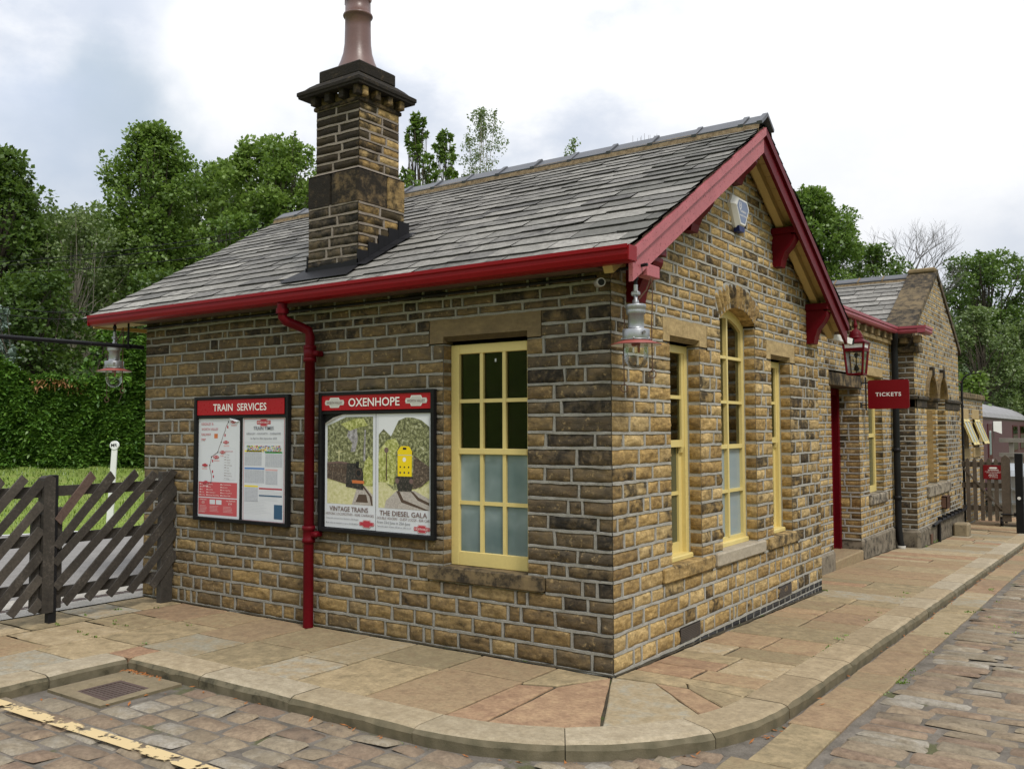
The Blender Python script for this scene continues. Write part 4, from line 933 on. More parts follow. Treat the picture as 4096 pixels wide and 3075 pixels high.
mb = MB(); mb.bar((-.05, gy_, .90), (.64, gy_, .08), .03, .10, Vector((0, 1, 0))); mb.build('brace', 'gate_wood', gate)
mb = MB(); mb.tube([(.62, gy_ - .06, -.02), (.95, gy_ - .06, -.02)], .015, 8); mb.box((.86, gy_ - .08, -.05), (.93, gy_ - .04, .02)); mb.build('latch', 'black_iron', gate)
sg_ = thing('warning_sign', 'red trespass warning sign screwed to the brown picket gate', 'sign', (.505, gy_ - .045, .69))
mb = MB(); mb.cbox((.32, gy_ - .048, .685), (.69, gy_ - .037, .975), .003); mb.build('plate', 'sign_red', sg_)
mb = MB(); U, V = (1, 0, 0), (0, 0, 1); yy = gy_ - .0495
mb.prism([(.43, yy, .92), (.45, yy, .935), (.56, yy, .935), (.58, yy, .92), (.58, yy, .912), (.56, yy, .90), (.45, yy, .90), (.43, yy, .912)], (0, -.0005, 0))
for t, z, h, w in (('WARNING', .865, .024, .20), ('IS HEREBY GIVEN TO PERSONS', .838, .010, .30), ('NOT TO TRESPASS UPON', .815, .010, .25), ('THE RAILWAY', .792, .010, .15), ('PENALTY', .752, .024, .17), ('£25 MINIMUM', .72, .012, .16)): mb.text(t, (.505, yy, z), U, V, h, w, 0, .02, 'C')
mb.build('lettering', 'ink_white', sg_)
mb = MB(); mb.cbox((.90, gy_ - .1, gz(gy_) - .05), (1.04, gy_ + .06, 1.22), .006, 0); mb.lathe([(0, 0), (.028, 0), (.028, .006), (0, .006)], (0, 0, 0), 12)
post = MB(); post.cbox((.90, gy_ - .1, gz(gy_) - .05), (1.04, gy_ + .06, 1.22), .006); po = post.build('gate_post', 'black_paint', None, None, label='square black post with a small white disc right of the picket gate', category='post')
mb = MB(); vs = [(.965 + .032 * math.cos(2 * math.pi * k / 14), gy_ - .103, .32 + .032 * math.sin(2 * math.pi * k / 14)) for k in range(14)]; mb.prism(vs, (0, .004, 0)); mb.build('reflector', 'white_plastic', po)
mb = MB(); mb.cbox((-.03, 13.75, gz(13.9) - .02), (.24, 14.1, gz(13.9) + .25), .03, 0, (.4, .25, .3, .4)); mb.build('stone_block', 'kerbstone', None, None, label='rough squared stone block standing at the foot of the far gable wall', category='stone block')
# tickets sign
tk = thing('hanging_sign', 'dark red TICKETS sign projecting from the wall over the pavement', 'sign', (-.03, 8.62, 2.03))
mb = MB(); pr = []; x0, x1, z0, z1, r = -.315, .272, 2.04, 2.472, .03
for cx, cz, a0 in ((x1 - r, z0 + r, -90), (x1 - r, z1 - r, 0), (x0 + r, z1 - r, 90), (x0 + r, z0 + r, 180)):
    for k in range(5): t = R(a0 + k * 22.5); pr.append((cx + r * math.cos(t), 8.61, cz + r * math.sin(t)))
mb.prism(pr, (0, .02, 0)); mb.build('panel', 'sign_red', tk)
mb = MB(); mb.text('TICKETS', (-.205, 8.608, 2.228), U, V, .058, .365, 0, .022, 'L', 1.15); mb.build('lettering', 'ink_white', tk)
mb = MB(); mb.tube([(-.345, 8.62, 2.02), (-.345, 8.62, 2.52)], .011, 8)
for z in (2.10, 2.43): mb.tube([(-.42, 8.62, z), (-.30, 8.62, z)], .009, 8); mb.box((-.42, 8.58, z - .04), (-.41, 8.66, z + .04))
mb.build('bracket', 'black_iron', tk)
# red wall lantern
ln = thing('wall_lantern', 'red four sided glazed lantern with domed cap above the doorway', 'lantern', (-.06, 7.0, 2.47)); lx, ly = -.065, 7.0
def fr(w0, z0, w1, z1): return [(lx - w0, ly - w0, z0), (lx + w0, ly - w0, z0), (lx + w0, ly + w0, z0), (lx - w0, ly + w0, z0)], [(lx - w1, ly - w1, z1), (lx + w1, ly - w1, z1), (lx + w1, ly + w1, z1), (lx - w1, ly + w1, z1)]
mb = MB(); A, B = fr(.098, 2.48, .125, 2.80); C_, D = fr(.128, 2.82, .135, 2.90)
for P, Q in ((A, B), (C_, D)):
    for i in range(4): mb.bar(P[i], Q[i], .022, .022); mb.bar(P[i], P[(i + 1) % 4], .022, .024); mb.bar(Q[i], Q[(i + 1) % 4], .024, .026)
E_, F_ = fr(.155, 2.905, .08, 2.965); mb.faces(E_ + F_, [(i, (i + 1) % 4, 4 + (i + 1) % 4, 4 + i) for i in range(4)] + [(3, 2, 1, 0)])
mb.lathe([(.085, 2.955), (.10, 2.965), (.10, 2.98), (.085, 2.99), (.09, 3.01), (.075, 3.035), (.07, 3.05), (.045, 3.08), (.02, 3.09), (.018, 3.12), (.03, 3.14), (.022, 3.16), (.012, 3.20), (.003, 3.245)], (lx, ly, 0), 20)
mb.tube([(DX, 7.0, 3.03), (-.2, 7.0, 3.06), (lx, 7.0, 3.06)], .013, 8); mb.bar((lx, ly, 2.48), (lx, ly, 2.49), .2, .2, Vector((1, 0, 0)))
mb.build('frame', 'red_paint', ln); mb = MB()
for i in range(4): mb.face([A[i], A[(i + 1) % 4], B[(i + 1) % 4], B[i]])
mb.build('glass', 'lantern_glass', ln); mb = MB()
for i in range(4): mb.face([C_[i], C_[(i + 1) % 4], D[(i + 1) % 4], D[i]])
mb.face([A[3], A[0], B[0], B[3]][::-1]); mb.build('white_panel', 'milk_glass', ln)
mb = MB(); mb.tube([(lx, ly, 2.49), (lx, ly, 2.70)], .008, 6); mb.lathe([(.0, 2.52), (.03, 2.53), (.035, 2.56), (.02, 2.60), (0, 2.61)], (lx, ly, 0), 12); mb.lathe([(.012, 2.70), (.03, 2.74), (.02, 2.77), (0, 2.77)], (lx, ly, 0), 12); mb.build('burner', 'black_iron', ln)
# curved lamp arm at the end of the gable
mb = MB(); lx2 = -.06; ys = 15.40
mb.tube([(lx2, ys, gz(ys)), (lx2, ys, 2.62), (lx2 + .012, ys, 2.72), (lx2 + .05, ys, 2.80), (lx2 + .11, ys, 2.85), (lx2 + .19, ys, 2.875), (lx2 + .39, ys, 2.89)], [.026, .024, .020, .018, .016, .014, .012], 8); mb.tube([(lx2 + .36, ys, 2.89), (lx2 + .36, ys, 2.83)], .012, 6)
gl = mb.build('lamp_standard', 'black_iron', None, None, label='slender black curved lamp pipe at the end of the far gable', category='lamp post'); mb = MB(); mb.tube([(lx2, ys, 2.70), (-.2, ys - .05, 2.75), (-.34, ys - .20, 2.78)], .02, 8); mb.build('wall_stay', 'rusty_iron', gl)
# cameras and alarm box
def cctv(name, p, d, label, m='grey_plastic'):
    d = Vector(d).normalized(); p = Vector(p); t = thing(name, label, 'camera', p)
    mb = MB(); mb.tube([p - d * .075, p - d * .07, p + d * .07, p + d * .075], [.025, .032, .032, .030], 16); mb.build('body', m, t)
    mb = MB(); mb.tube([p + d * .0755, p + d * .077], .024, 14); mb.build('lens', 'black_paint', t); return t
c1 = cctv('security_camera', (-.015, -.13, 2.80), (.62, -.78, -.10), 'grey tube security camera under the eave at the building corner')
mb = MB(); mb.tube([(-.05, -.08, 2.81), (-.06, -.0, 2.84)], .014, 8); mb.build('mount', 'grey_plastic', c1)
c2 = thing('security_camera', 'white box security camera by the lowest red bracket and lantern', 'camera', (.14, 5.55, 2.80))
mb = MB(); mb.bar((.05, 5.42, 2.86), (.22, 5.62, 2.80), .085, .07); mb.build('body', 'white_plastic', c2); mb = MB(); mb.bar((.22, 5.62, 2.80), (.235, 5.64, 2.795), .08, .066); mb.build('lens', 'black_paint', c2); mb = MB(); mb.tube([(.08, 5.45, 2.84), (-.0, 5.1, 2.86), (-.1, 4.98, 2.86)], .014, 8); mb.build('mount', 'white_plastic', c2)
al = thing('alarm_box', 'white and blue hexagonal burglar alarm box high on the gable', 'alarm', (.04, 2.47, 3.66))
def hexa(s, x): return [(x, 2.475 + a * s, 3.80 + b * s) for a, b in ((-.075, .150), (.125, .150), (.205, .065), (.055, -.155), (-.055, -.155), (-.165, .065))]
H = [(-.14, .150), (.14, .150), (.205, .06), (.075, -.15), (-.075, -.15), (-.205, .06)]
def hx(s, x): return [(x, 2.475 + a * s, 3.80 + b * s) for a, b in H]
mb = MB(); a, b = hx(1.0, .012), hx(.80, .075); mb.prism(hx(1.0, .0), (.03, 0, 0)); a = hx(1.0, .03); mb.faces(a + b, [(i, (i + 1) % 6, 6 + (i + 1) % 6, 6 + i) for i in range(6)] + [(6, 7, 8, 9, 10, 11)]); mb.build('casing', 'white_plastic', al)
mb = MB(); mb.face(hx(.70, .0765)); mb.build('blue_face', 'alarm_blue', al); mb = MB(); mb.prism([(.005, 2.40, 3.665), (.005, 2.55, 3.665), (.005, 2.535, 3.615), (.005, 2.415, 3.615)], (.06, 0, 0)); mb.build('strobe', 'lens_blue', al)
mb = MB(); mb.text('Yorkshire', (.0775, 2.475, 3.795), (0, 1, 0), V, .026, .15, 0, .01, 'C'); mb.text('Security Systems', (.0775, 2.475, 3.758), (0, 1, 0), V, .020, .19, 0, .01, 'C')
pr = [(.0775, 2.41 + .03 * math.cos(t), 3.855 + .036 * math.sin(t)) for t in [2 * math.pi * k / 16 for k in range(16)]]
for k in range(16):
    if k in (3, 4): continue
    c0 = Vector((.0775, 2.41, 3.855)); p0, p1 = Vector(pr[k]), Vector(pr[(k + 1) % 16]); mb.face([p0, p1, c0 + (p1 - c0) * .75, c0 + (p0 - c0) * .75])
mb.box((.0773, 2.40, 3.845), (.0776, 2.42, 3.850)); mb.box((.0773, 2.40, 3.858), (.0776, 2.42, 3.863)); mb.build('lettering', 'ink_white', al)
# station gas lamps hung from the eaves
def gas_lamp(label, hx_, hy_, zt):
    t = thing('gas_lamp', label, 'lamp', (hx_, hy_, zt - .33), 'silver gas lamps hung from the eaves'); c = (hx_, hy_, zt)
    mb = MB(); mb.lathe([(0.0932, -.118), (0.0948, -.112), (0.0964, -.05), (0.0932, -.045), (0.0592, -.04), (0.0569, -.03), (0.0553, .055), (0.0656, .06), (0.0679, .07), (0.0695, .085), (0.0656, .095), (0.0711, .10), (0.0727, .125), (0.0695, .13), (0.0237, .135), (0.0221, .16), (0.0142, .165), (0.0142, .205)], c, 28)
    mb.lathe([(0.0790, -.125), (0.1067, -.123), (0.1067, -.116), (0.0790, -.114)], c, 28)
    for k in range(5):
        a = k * 1.256; mb.lathe([(0, -.0), (.009, 0), (0.0071, .012), (0, .014)], (c[0] + 0.1 * math.cos(a), c[1] + 0.1 * math.sin(a), zt - .118), 8)
    mb.tube([(c[0] + .08, c[1] - .048, zt - .07), (c[0] + .095, c[1] - .06, zt - .075)], .012, 8); mb.cbox((c[0] - .03, c[1] - .02, zt + .19), (c[0] + .03, c[1] + .02, zt + .225), .008); mb.tube([(c[0], c[1], zt + .20), (c[0], c[1], zt + .27)], .016, 8); mb.build('body', 'lamp_silver', t)
    mb = MB(); mb.lathe([(.082, -.128), (.178, -.156), (.179, -.152), (.09, -.122)], c, 32); mb.build('dish', 'dish_red', t); mb = MB(); mb.lathe([(.177, -.158), (.08, -.130)], c, 32); mb.build('dish_lining', 'white_enamel', t)
    mb = MB(); mb.lathe([(.0, -.325), (.026, -.322), (.052, -.309), (.072, -.283), (.084, -.245), (.086, -.20), (.083, -.14)], c, 28); mb.build('globe', 'clear_glass', t)
    mb = MB(); mb.tube([(c[0] + .02, c[1], zt - .13), (c[0] + .02, c[1], zt - .21)], [.012, .008], 8); mb.lathe([(.0, -.165), (.018, -.16), (.022, -.145), (.012, -.13)], (c[0] - .02, c[1] + .01, zt), 10); mb.build('burner', 'dish_red', t)
    return t
lampR = gas_lamp('silver gas lamp with red rimmed dish at the corner, pull chains beside it', .235, -.06, 2.50)
mb = MB(); mb.tube([(.235, -.06, 2.76), (.235, -.06, 2.90)], .013, 10); mb.tube([(.02, -.06, 2.885), (.33, -.06, 2.905)], .012, 10); mb.lathe([(.012, 0), (.02, .005), (.02, .03), (.012, .035)], (.235, -.06, 2.80), 10); mb.build('pipe', 'black_iron', lampR)
def chain(mb, x, y, z0, z1):
    mb.tube([(x, y, z0), (x + .006, y, z0 - .12), (x - .004, y, (z0 + z1) / 2), (x, y, z1 + .05)], .0042, 5); n = 14
    mb.tube([(x + .022 * math.sin(2 * math.pi * k / n), y + .01 * math.sin(2 * math.pi * k / n), z1 + .022 + .026 * math.cos(2 * math.pi * k / n)) for k in range(n + 1)], .0042, 5, cap=False)
mb = MB(); mb.tube([(.26, -.06, 2.665), (.31, -.04, 2.73), (.335, -.03, 2.80), (.345, -.03, 2.81)], .006, 6); chain(mb, .345, -.03, 2.81, 2.115); chain(mb, .155, -.09, 2.62, 2.02); mb.build('pull_chain', 'rusty_iron', lampR)
lampL = copy_tree(lampR, (-5.905 - .235, -.25 + .06, .045), 'silver gas lamp at the left end of the gutter, in front of the hedge')
# overhead pipe at the platform entrance
mb = MB(); mb.tube([(-5.745, -.012, 2.655), (-5.745, -.5, 2.655), (-5.745, -3.8, 2.65)], .022, 12); oh = mb.build('overhead_pipe', 'black_iron', None, None, label='horizontal black iron pipe with peeling white flecks above the slatted fence', category='pipe')
mb = MB(); mb.tube([(-5.745, -.19, 2.65), (-5.745, -.19, 2.90)], .011, 8); mb.lathe([(.022, 0), (.03, 0), (.03, .05), (.022, .05)], (-5.745, -.19, 2.63), 10); mb.build('hanger', 'black_iron', oh)
# ================================================================== NOTICE BOARDS
U, V = (1, 0, 0), (0, 0, 1)
def board(label, x0, x1, z0, z1, hz0):
    t = thing('notice_board', label, 'notice board', ((x0 + x1) / 2, 0, z0)); mb = MB(); yb = -.022
    mb.box((x0 + .02, -.018, z0 + .02), (x1 - .02, yb, z1 - .02))
    for a, b in (((x0, -.014, z0), (x0 + .035, -.062, z1)), ((x1 - .035, -.014, z0), (x1, -.062, z1)), ((x0 + .03, -.014, z1 - .028), (x1 - .03, -.060, z1)), ((x0 + .03, -.014, z0), (x1 - .03, -.060, z0 + .034)), ((x0 + .03, -.02, hz0 - .03), (x1 - .03, -.045, hz0))): mb.cbox(a, b, .004)
    mb.build('frame', 'black_paint', t); return t
def plate(par, nm, x0, x1, z0, z1, y, m, **kw):
    mb = MB(); mb.box((x0, y, z0), (x1, y - .004, z1)); return mb.build(nm, m, par, **kw)
class Print:                                   # flat printed layers on one sheet, each ink a hair above the last
    def __init__(s, y): s.y = y; s.mb = MB(); s.inks = []; s.k = 0
    def ink(s, m):
        if m not in s.inks: s.inks.append(m)
        return s.inks.index(m)
    def lay(s): s.k += 1; return s.y - .0006 - .00022 * s.k
    def rect(s, x0, z0, x1, z1, m, y=None):
        y = y or s.lay(); s.mb.face([(x0, y, z0), (x1, y, z0), (x1, y, z1), (x0, y, z1)], s.ink(m))
    def poly(s, P, m, y=None): y = y or s.lay(); s.mb.face([(a, y, b) for a, b in P], s.ink(m))
    def disc(s, x, z, r, m, y=None, n=14, kx=1.): s.poly([(x + kx * r * math.cos(2 * math.pi * k / n), z + r * math.sin(2 * math.pi * k / n)) for k in range(n)], m, y)
    def txt(s, t, x, z, h, m, w=None, al='C', fat=.012): fat = fat if h > .03 else 0.0; s.mb.text(t, (x, s.y - .0042, z), U, V, h, w, s.ink(m), fat, al)
    def totem(s, x, z, w, m, tm, border='ink_white', th=None):
        h = w * .20
        def sh(k): return [(x - w / 2 * k, z - h * .5 * k), (x - w * .30 * k, z - h * .5 * k), (x - w * .24 * k, z - h * k), (x + w * .24 * k, z - h * k), (x + w * .30 * k, z - h * .5 * k), (x + w / 2 * k, z - h * .5 * k), (x + w * .54 * k, z), (x + w / 2 * k, z + h * .5 * k), (x + w * .30 * k, z + h * .5 * k), (x + w * .24 * k, z + h * k), (x - w * .24 * k, z + h * k), (x - w * .30 * k, z + h * .5 * k), (x - w / 2 * k, z + h * .5 * k), (x - w * .54 * k, z)]
        s.poly(sh(1.0), m); s.poly(sh(.92), border); s.poly(sh(.86), m); s.rect(x - w * .47, z - h * .42, x + w * .47, z + h * .42, m)
        s.txt('WORTH VALLEY', x, z - h * .26, h * .52, tm, w * .86)
    def done(s, nm, par, **kw): return s.mb.build(nm, s.inks, par, **kw)
rp_ = random.Random(9)
# --- TRAIN SERVICES
b1 = board('TRAIN SERVICES notice board with a route map and a timetable on the wall', -4.775, -3.37, .86, 2.09, 1.905)
h1 = plate(b1, 'header_panel', -4.735, -3.43, 1.908, 2.058, -.046, 'sign_red_bright'); mb = MB(); mb.text('TRAIN  SERVICES', (-4.08, -.0512, 1.948), U, V, .072, .80, 0, .012, 'C'); mb.build('lettering', 'ink_white', h1)
x0, x1, z0, z1 = -4.735, -4.095, .888, 1.893
m1 = MB(); m1.prism([(x0, -.026, z0), (x1, -.026, z0), (x1, -.026, z1 - .045), (x1 - .17, -.026, z1), (x0, -.026, z1)], (0, -.003, 0)); m1.faces([(x1 - .17, -.030, z1), (x1, -.030, z1 - .045), (x1 - .03, -.046, z1 - .055), (x1 - .12, -.05, z1 - .03)], [(0, 1, 2, 3), (3, 2, 1, 0)]); mp = m1.build('poster', 'poster_white', b1, label='route map poster with a curled corner')
P = Print(-.029)
for i, t in enumerate(('KEIGHLEY &', 'WORTH VALLEY', 'RAILWAY', 'MAP')): P.txt(t, x0 + .05, z1 - .085 - i * .052, .026, 'ink_pink', None, 'L')
route = [(.47, .965), (.43, .90), (.42, .86), (.39, .80), (.36, .72), (.33, .66), (.31, .60), (.21, .54), (.20, .49), (.185, .44), (.185, .40), (.20, .36), (.215, .30), (.21, .26), (.205, .23)]
pts = [(x0 + a, z0 + .16 + b * .82) for a, b in route]
for (a, b), (c, d) in zip(pts, pts[1:]):
    l = math.hypot(c - a, d - b); nx, nz = -(d - b) / l * .0035, (c - a) / l * .0035; P.poly([(a - nx, b - nz), (a + nx, b + nz), (c + nx, d + nz), (c - nx, d - nz)], 'ink_brown', P.y - .001)
for i, (k, sd) in enumerate(((0, 1), (4, 1), (6, 1), (7, 1), (9, -1), (14, -1))):
    a, b = pts[k]; P.totem(a + sd * .075, b, .085, 'ink_red', 'ink_white'); P.disc(a, b, .008, 'ink_black', P.y - .0015)
    for j in range(4): P.disc(a + sd * (.05 + j * .022), b - .035, .009, 'ink_faint', P.y - .001, 8)
for k in (1, 3, 8, 11, 12): a, b = pts[k]; P.rect(a + .02, b - .01, a + .038, b + .016, 'ink_red', P.y - .0012)
P.rect(x0 + .25, z0 + .79, x0 + .305, z0 + .835, 'ink_orange', P.y - .001)
P.rect(x0 + .40, z0 + .38, x0 + .58, z0 + .69, 'ink_pale', P.y - .0008); P.rect(x0 + .403, z0 + .383, x0 + .577, z0 + .687, 'poster_white', P.y - .0011); P.txt('RAILWAY KEY', x0 + .49, z0 + .655, .013, 'ink_pink')
for i, t in enumerate(('Railway', 'Station', 'Signal Box', 'Turntable', 'Level Crossing', 'Tunnel', 'Viaduct', 'Passing Loop', 'Removed loop', 'Building')): P.rect(x0 + .415, z0 + .628 - i * .026, x0 + .435, z0 + .632 - i * .026 + .002 * (i % 3), 'ink_brown', P.y - .0016); P.txt(t, x0 + .45, z0 + .625 - i * .026, .010, 'ink_brown', None, 'L', 0)
P.rect(x0 + .01, z0 + .205, x1 - .03, z0 + .355, 'ink_pink', P.y - .0006); P.rect(x0 + .01, z0 + .03, x1 - .03, z0 + .195, 'ink_pink', P.y - .0006)
for j, c in enumerate((('Shop', 'Toilets', 'Buffet', 'Car Park', 'Picnic Area'), ('Viewing Area', 'Tea Hut', 'Free Car Park', "UK's Smallest Station", "The Railway Children's Station"), ('Loco Yard & Workshop', 'Exhibition Shed', 'Museum - Engine Shed', 'Museum - Carriage Works', 'The Old Parcels Office'))):
    for i, t in enumerate(c): X = x0 + .05 + (0, .11, .33)[j]; P.disc(X - .015, z0 + .333 - i * .027, .007, 'ink_white', P.y - .0012, 8); P.txt(t, X, z0 + .328 - i * .027, .0105, 'ink_white', None, 'L', 0)
P.txt('ROVER TICKET', x0 + .09, z0 + .172, .012, 'ink_white'); P.txt('£21', x0 + .09, z0 + .14, .024, 'ink_white'); P.txt('FULL LINE RETURN', x1 - .12, z0 + .17, .012, 'ink_white'); P.txt('£14', x1 - .13, z0 + .138, .024, 'ink_white')
for X in (.19, .29): P.rect(x0 + X, z0 + .135, x0 + X + .085, z0 + .18, 'poster_white', P.y - .001)
for i in range(5):
    for a, b in ((.03, .15), (.19, .36), (.40, .56)): P.rect(x0 + a, z0 + .115 - i * .013, x0 + a + (b - a) * rp_.uniform(.7, 1), z0 + .119 - i * .013, 'ink_faint', P.y - .001)
P.txt('CONCESSIONS', x0 + .07, z0 + .05, .010, 'ink_white'); P.done('print', mp)
x0, x1 = -4.045, -3.435; z0, z1 = .878, 1.885
mp = plate(b1, 'poster', x0, x1, z0, z1, -.026, 'poster_white', label='timetable poster with coloured blocks'); P = Print(-.030)
for a, b, c, d in ((.012, .012, .60, .018), (.012, .985, .60, .99), (.012, .012, .018, .99), (.594, .012, .60, .99)): P.rect(x0 + a, z0 + b, x0 + c, z0 + d, 'ink_red', P.y - .0008)
cx = (x0 + x1) / 2; P.totem(cx, z1 - .055, .19, 'ink_red', 'ink_white'); P.txt('TRAIN TIMES', cx, z1 - .125, .034, 'ink_grey', .29); P.txt('KEIGHLEY – HAWORTH – OXENHOPE', cx, z1 - .17, .019, 'ink_grey', .49); P.txt('1st April to 30th September 2023', cx, z1 - .215, .020, 'ink_grey', .38)
for i in range(2): P.rect(x0 + .03, z1 - .238 - i * .012, x1 - .03, z1 - .235 - i * .012, 'ink_pale', P.y - .0008)
cols = ['ink_blue', 'ink_yellow', 'ink_green', 'ink_red', 'ink_faint', 'poster_white', 'poster_white', 'ink_pale']
for r_ in range(6):
    for c_ in range(36): P.rect(x0 + .06 + c_ * .0138, z1 - .275 - r_ * .0105 - .009, x0 + .06 + c_ * .0138 + .0122, z1 - .275 - r_ * .0105, rp_.choice(cols), P.y - .001)
def block(a, b, w, h, m, n): 
    P.rect(x0 + a, z0 + b, x0 + a + w, z0 + b + h, 'print_table', P.y - .0008); P.rect(x0 + a, z0 + b + h, x0 + a + w, z0 + b + h + .016, m, P.y - .001)
    for i in range(n): P.rect(x0 + a + .004, z0 + b + .006 + i * (h - .008) / n, x0 + a + w - .004, z0 + b + .0075 + i * (h - .008) / n, 'ink_grey', P.y - .0012)
    for i in range(7): P.rect(x0 + a + .05 + i * (w - .06) / 7, z0 + b + .004, x0 + a + .052 + i * (w - .06) / 7, z0 + b + h - .004, 'poster_white', P.y - .0014)
block(.03, .54, .25, .13, 'ink_yellow', 11); block(.33, .53, .24, .13, 'ink_green', 11); block(.03, .375, .29, .13, 'ink_blue', 11); block(.335, .365, .17, .13, 'ink_faint', 11); block(.03, .195, .20, .14, 'ink_yellow', 11)
P.rect(x0 + .245, z0 + .318, x0 + .57, z0 + .332, 'ink_red', P.y - .001); P.rect(x0 + .245, z0 + .252, x0 + .57, z0 + .265, 'ink_navy', P.y - .001); P.rect(x0 + .46, z0 + .045, x0 + .575, z0 + .18, 'ink_navy', P.y - .001)
for i in range(16): z = z0 + .305 - i * .015; P.rect(x0 + (.25 if i < 7 else .03), z, x0 + (.25 if i < 7 else .03) + rp_.uniform(.2, .32) * (1 if i < 7 else 1.25), z + .003, 'ink_pale', P.y - .0008)
P.done('print', mp)
# --- OXENHOPE
b2_ = board('OXENHOPE notice board with two picture posters of trains beside the window', -2.965, -1.615, .855, 2.09, 1.925)
h2 = plate(b2_, 'header_panel', -2.935, -1.65, 1.930, 2.066, -.046, 'sign_red_bright')
P = Print(-.050); P.txt('OXENHOPE', -2.292, 1.962, .074, 'ink_white', .60)
for X in (-2.768, -1.81): P.totem(X, 1.998, .225, 'ink_badge', 'ink_brown')
P.done('lettering', h2)
x0, x1, z0, z1 = -2.905, -2.288, .895, 1.90
m1 = MB(); m1.prism([(x0, -.026, z0), (x1, -.026, z0), (x1, -.026, z1), (x0 + .25, -.026, z1), (x0, -.026, z1 - .10)], (0, -.003, 0)); m1.faces([(x0 + .25, -.030, z1), (x0 + .12, -.050, z1 - .035), (x0 + .02, -.05, z1 - .085), (x0, -.030, z1 - .10)], [(0, 1, 2, 3), (3, 2, 1, 0)])
mp = m1.build('poster', 'poster_white', b2_, label='VINTAGE TRAINS poster with a curled corner'); P = Print(-.029)
ax, bx, az, bz = x0 + .03, x1 - .03, z0 + .21, z1 - .03; w, h = bx - ax, bz - az
def q(a, b): return (ax + a * w, az + b * h)
P.poly([q(0, 0), q(1, 0), q(1, 1), q(.42, 1), q(0, .90)], 'print_trees')
P.poly([q(0, 0), q(1, 0), q(1, .22), q(.7, .27), q(.35, .26), q(0, .34)], 'print_meadow')
P.poly([q(.55, 0), q(1, 0), q(1, .12), q(.8, .23), q(.68, .23)], 'print_ballast'); P.poly([q(.63, .03), q(.9, .03), q(.86, .12), q(.70, .12)], 'ink_sleeper')
P.poly([q(.97, 0), q(1, 0), q(.98, .10), q(.80, .225), q(.76, .225), q(.93, .10)], 'ink_sleeper')
P.poly([q(.52, .60), q(.62, .60), q(.68, .75), q(.64, .92), q(.5, .92), q(.44, .78), q(.56, .70)], 'print_smoke')
P.poly([q(.25, .25), q(.28, .25), q(.275, .62), q(.255, .62)], 'print_meadow'); P.poly([q(.20, .585), q(.34, .60), q(.34, .61), q(.20, .60)], 'print_meadow'); P.poly([q(.80, .5), q(.84, .5), q(.85, .85), q(.82, .85)], 'print_smoke')
P.poly([q(.72, .22), q(1, .22), q(1, .50), q(.92, .56), q(.84, .50), q(.80, .40)], 'print_bush'); P.poly([q(.30, .92), q(.62, .98), q(.8, .98), q(.9, .9), q(.7, .88), q(.5, .84)], 'print_bush'); P.poly([q(0, .29), q(.5, .22), q(.5, .475), q(.28, .49), q(0, .475)], 'print_brown'); P.poly([q(0, .36), q(.44, .31), q(.44, .40), q(0, .435)], 'print_brown'); P.poly([q(0, .455), q(.28, .47), q(.5, .455), q(.5, .475), q(.28, .49), q(0, .475)], 'ink_brown')
for i in range(7): P.poly([q(.03 + i * .06, .385 - i * .006), q(.065 + i * .06, .381 - i * .006), q(.065 + i * .06, .43 - i * .004), q(.03 + i * .06, .434 - i * .004)], 'ink_sleeper', P.y - .0035)
P.poly([q(.42, .20), q(.80, .17), q(.80, .36), q(.76, .42), q(.66, .43), q(.63, .47), q(.44, .47)], 'print_dark', P.y - .0037); P.poly([q(.645, .42), q(.70, .42), q(.71, .49), q(.64, .49)], 'ink_black', P.y - .0037)
P.disc(*q(.70, .36), .036, 'ink_sleeper', P.y - .0039); P.disc(*q(.70, .36), .028, 'ink_black', P.y - .0040); P.poly([q(.56, .245), q(.82, .24), q(.82, .275), q(.56, .28)], 'ink_orange', P.y - .0041)
P.txt('VINTAGE TRAINS', (x0 + x1) / 2 - .01, z0 + .147, .043, 'ink_brown', .47); P.txt('HISTORIC LOCOMOTIVES - RARE CARRIAGES', (x0 + x1) / 2, z0 + .112, .022, 'ink_brown', .585, 'C', 0); P.txt('Consecutive weekends from 22nd July to 20th August', x0 + .02, z0 + .076, .0145, 'ink_grey', .40, 'L', 0); P.txt('Book online at www.kwvr.co.uk or 01535 645214', x0 + .02, z0 + .035, .0155, 'ink_grey', .40, 'L', 0); P.totem(x1 - .10, z0 + .05, .165, 'ink_red', 'ink_white'); P.done('print', mp)
x0, x1, z0, z1 = -2.280, -1.662, .893, 1.902
mp = plate(b2_, 'poster', x0, x1, z0, z1, -.026, 'poster_white', label='THE DIESEL GALA poster with a yellow fronted locomotive'); P = Print(-.030)
ax, bx, az, bz = x0 + .03, x1 - .02, z0 + .20, z1 - .03; w, h = bx - ax, bz - az
P.poly([q(0, 0), q(1, 0), q(1, 1), q(0, 1)], 'print_trees'); P.poly([q(0, .80), q(.10, .86), q(.25, .78), q(.40, .95), q(.55, .985), q(.70, .98), q(.85, .95), q(1, .88), q(1, 1), q(0, 1)], 'ink_sky')
P.poly([q(0, 0), q(1, 0), q(1, .35), q(.75, .22), q(.3, .2), q(.1, .30), q(0, .28)], 'print_meadow'); P.poly([q(.12, 0), q(1, 0), q(1, .12), q(.72, .20), q(.38, .20), q(.15, .08)], 'print_ballast')
P.poly([q(.36, .19), q(.42, .19), q(.5, .10), q(1, -.0), q(.90, 0), q(.46, .07)], 'ink_sleeper'); P.poly([q(.64, .19), q(.69, .19), q(.80, .13), q(1, .08), q(1, .05), q(.78, .10)], 'ink_sleeper')
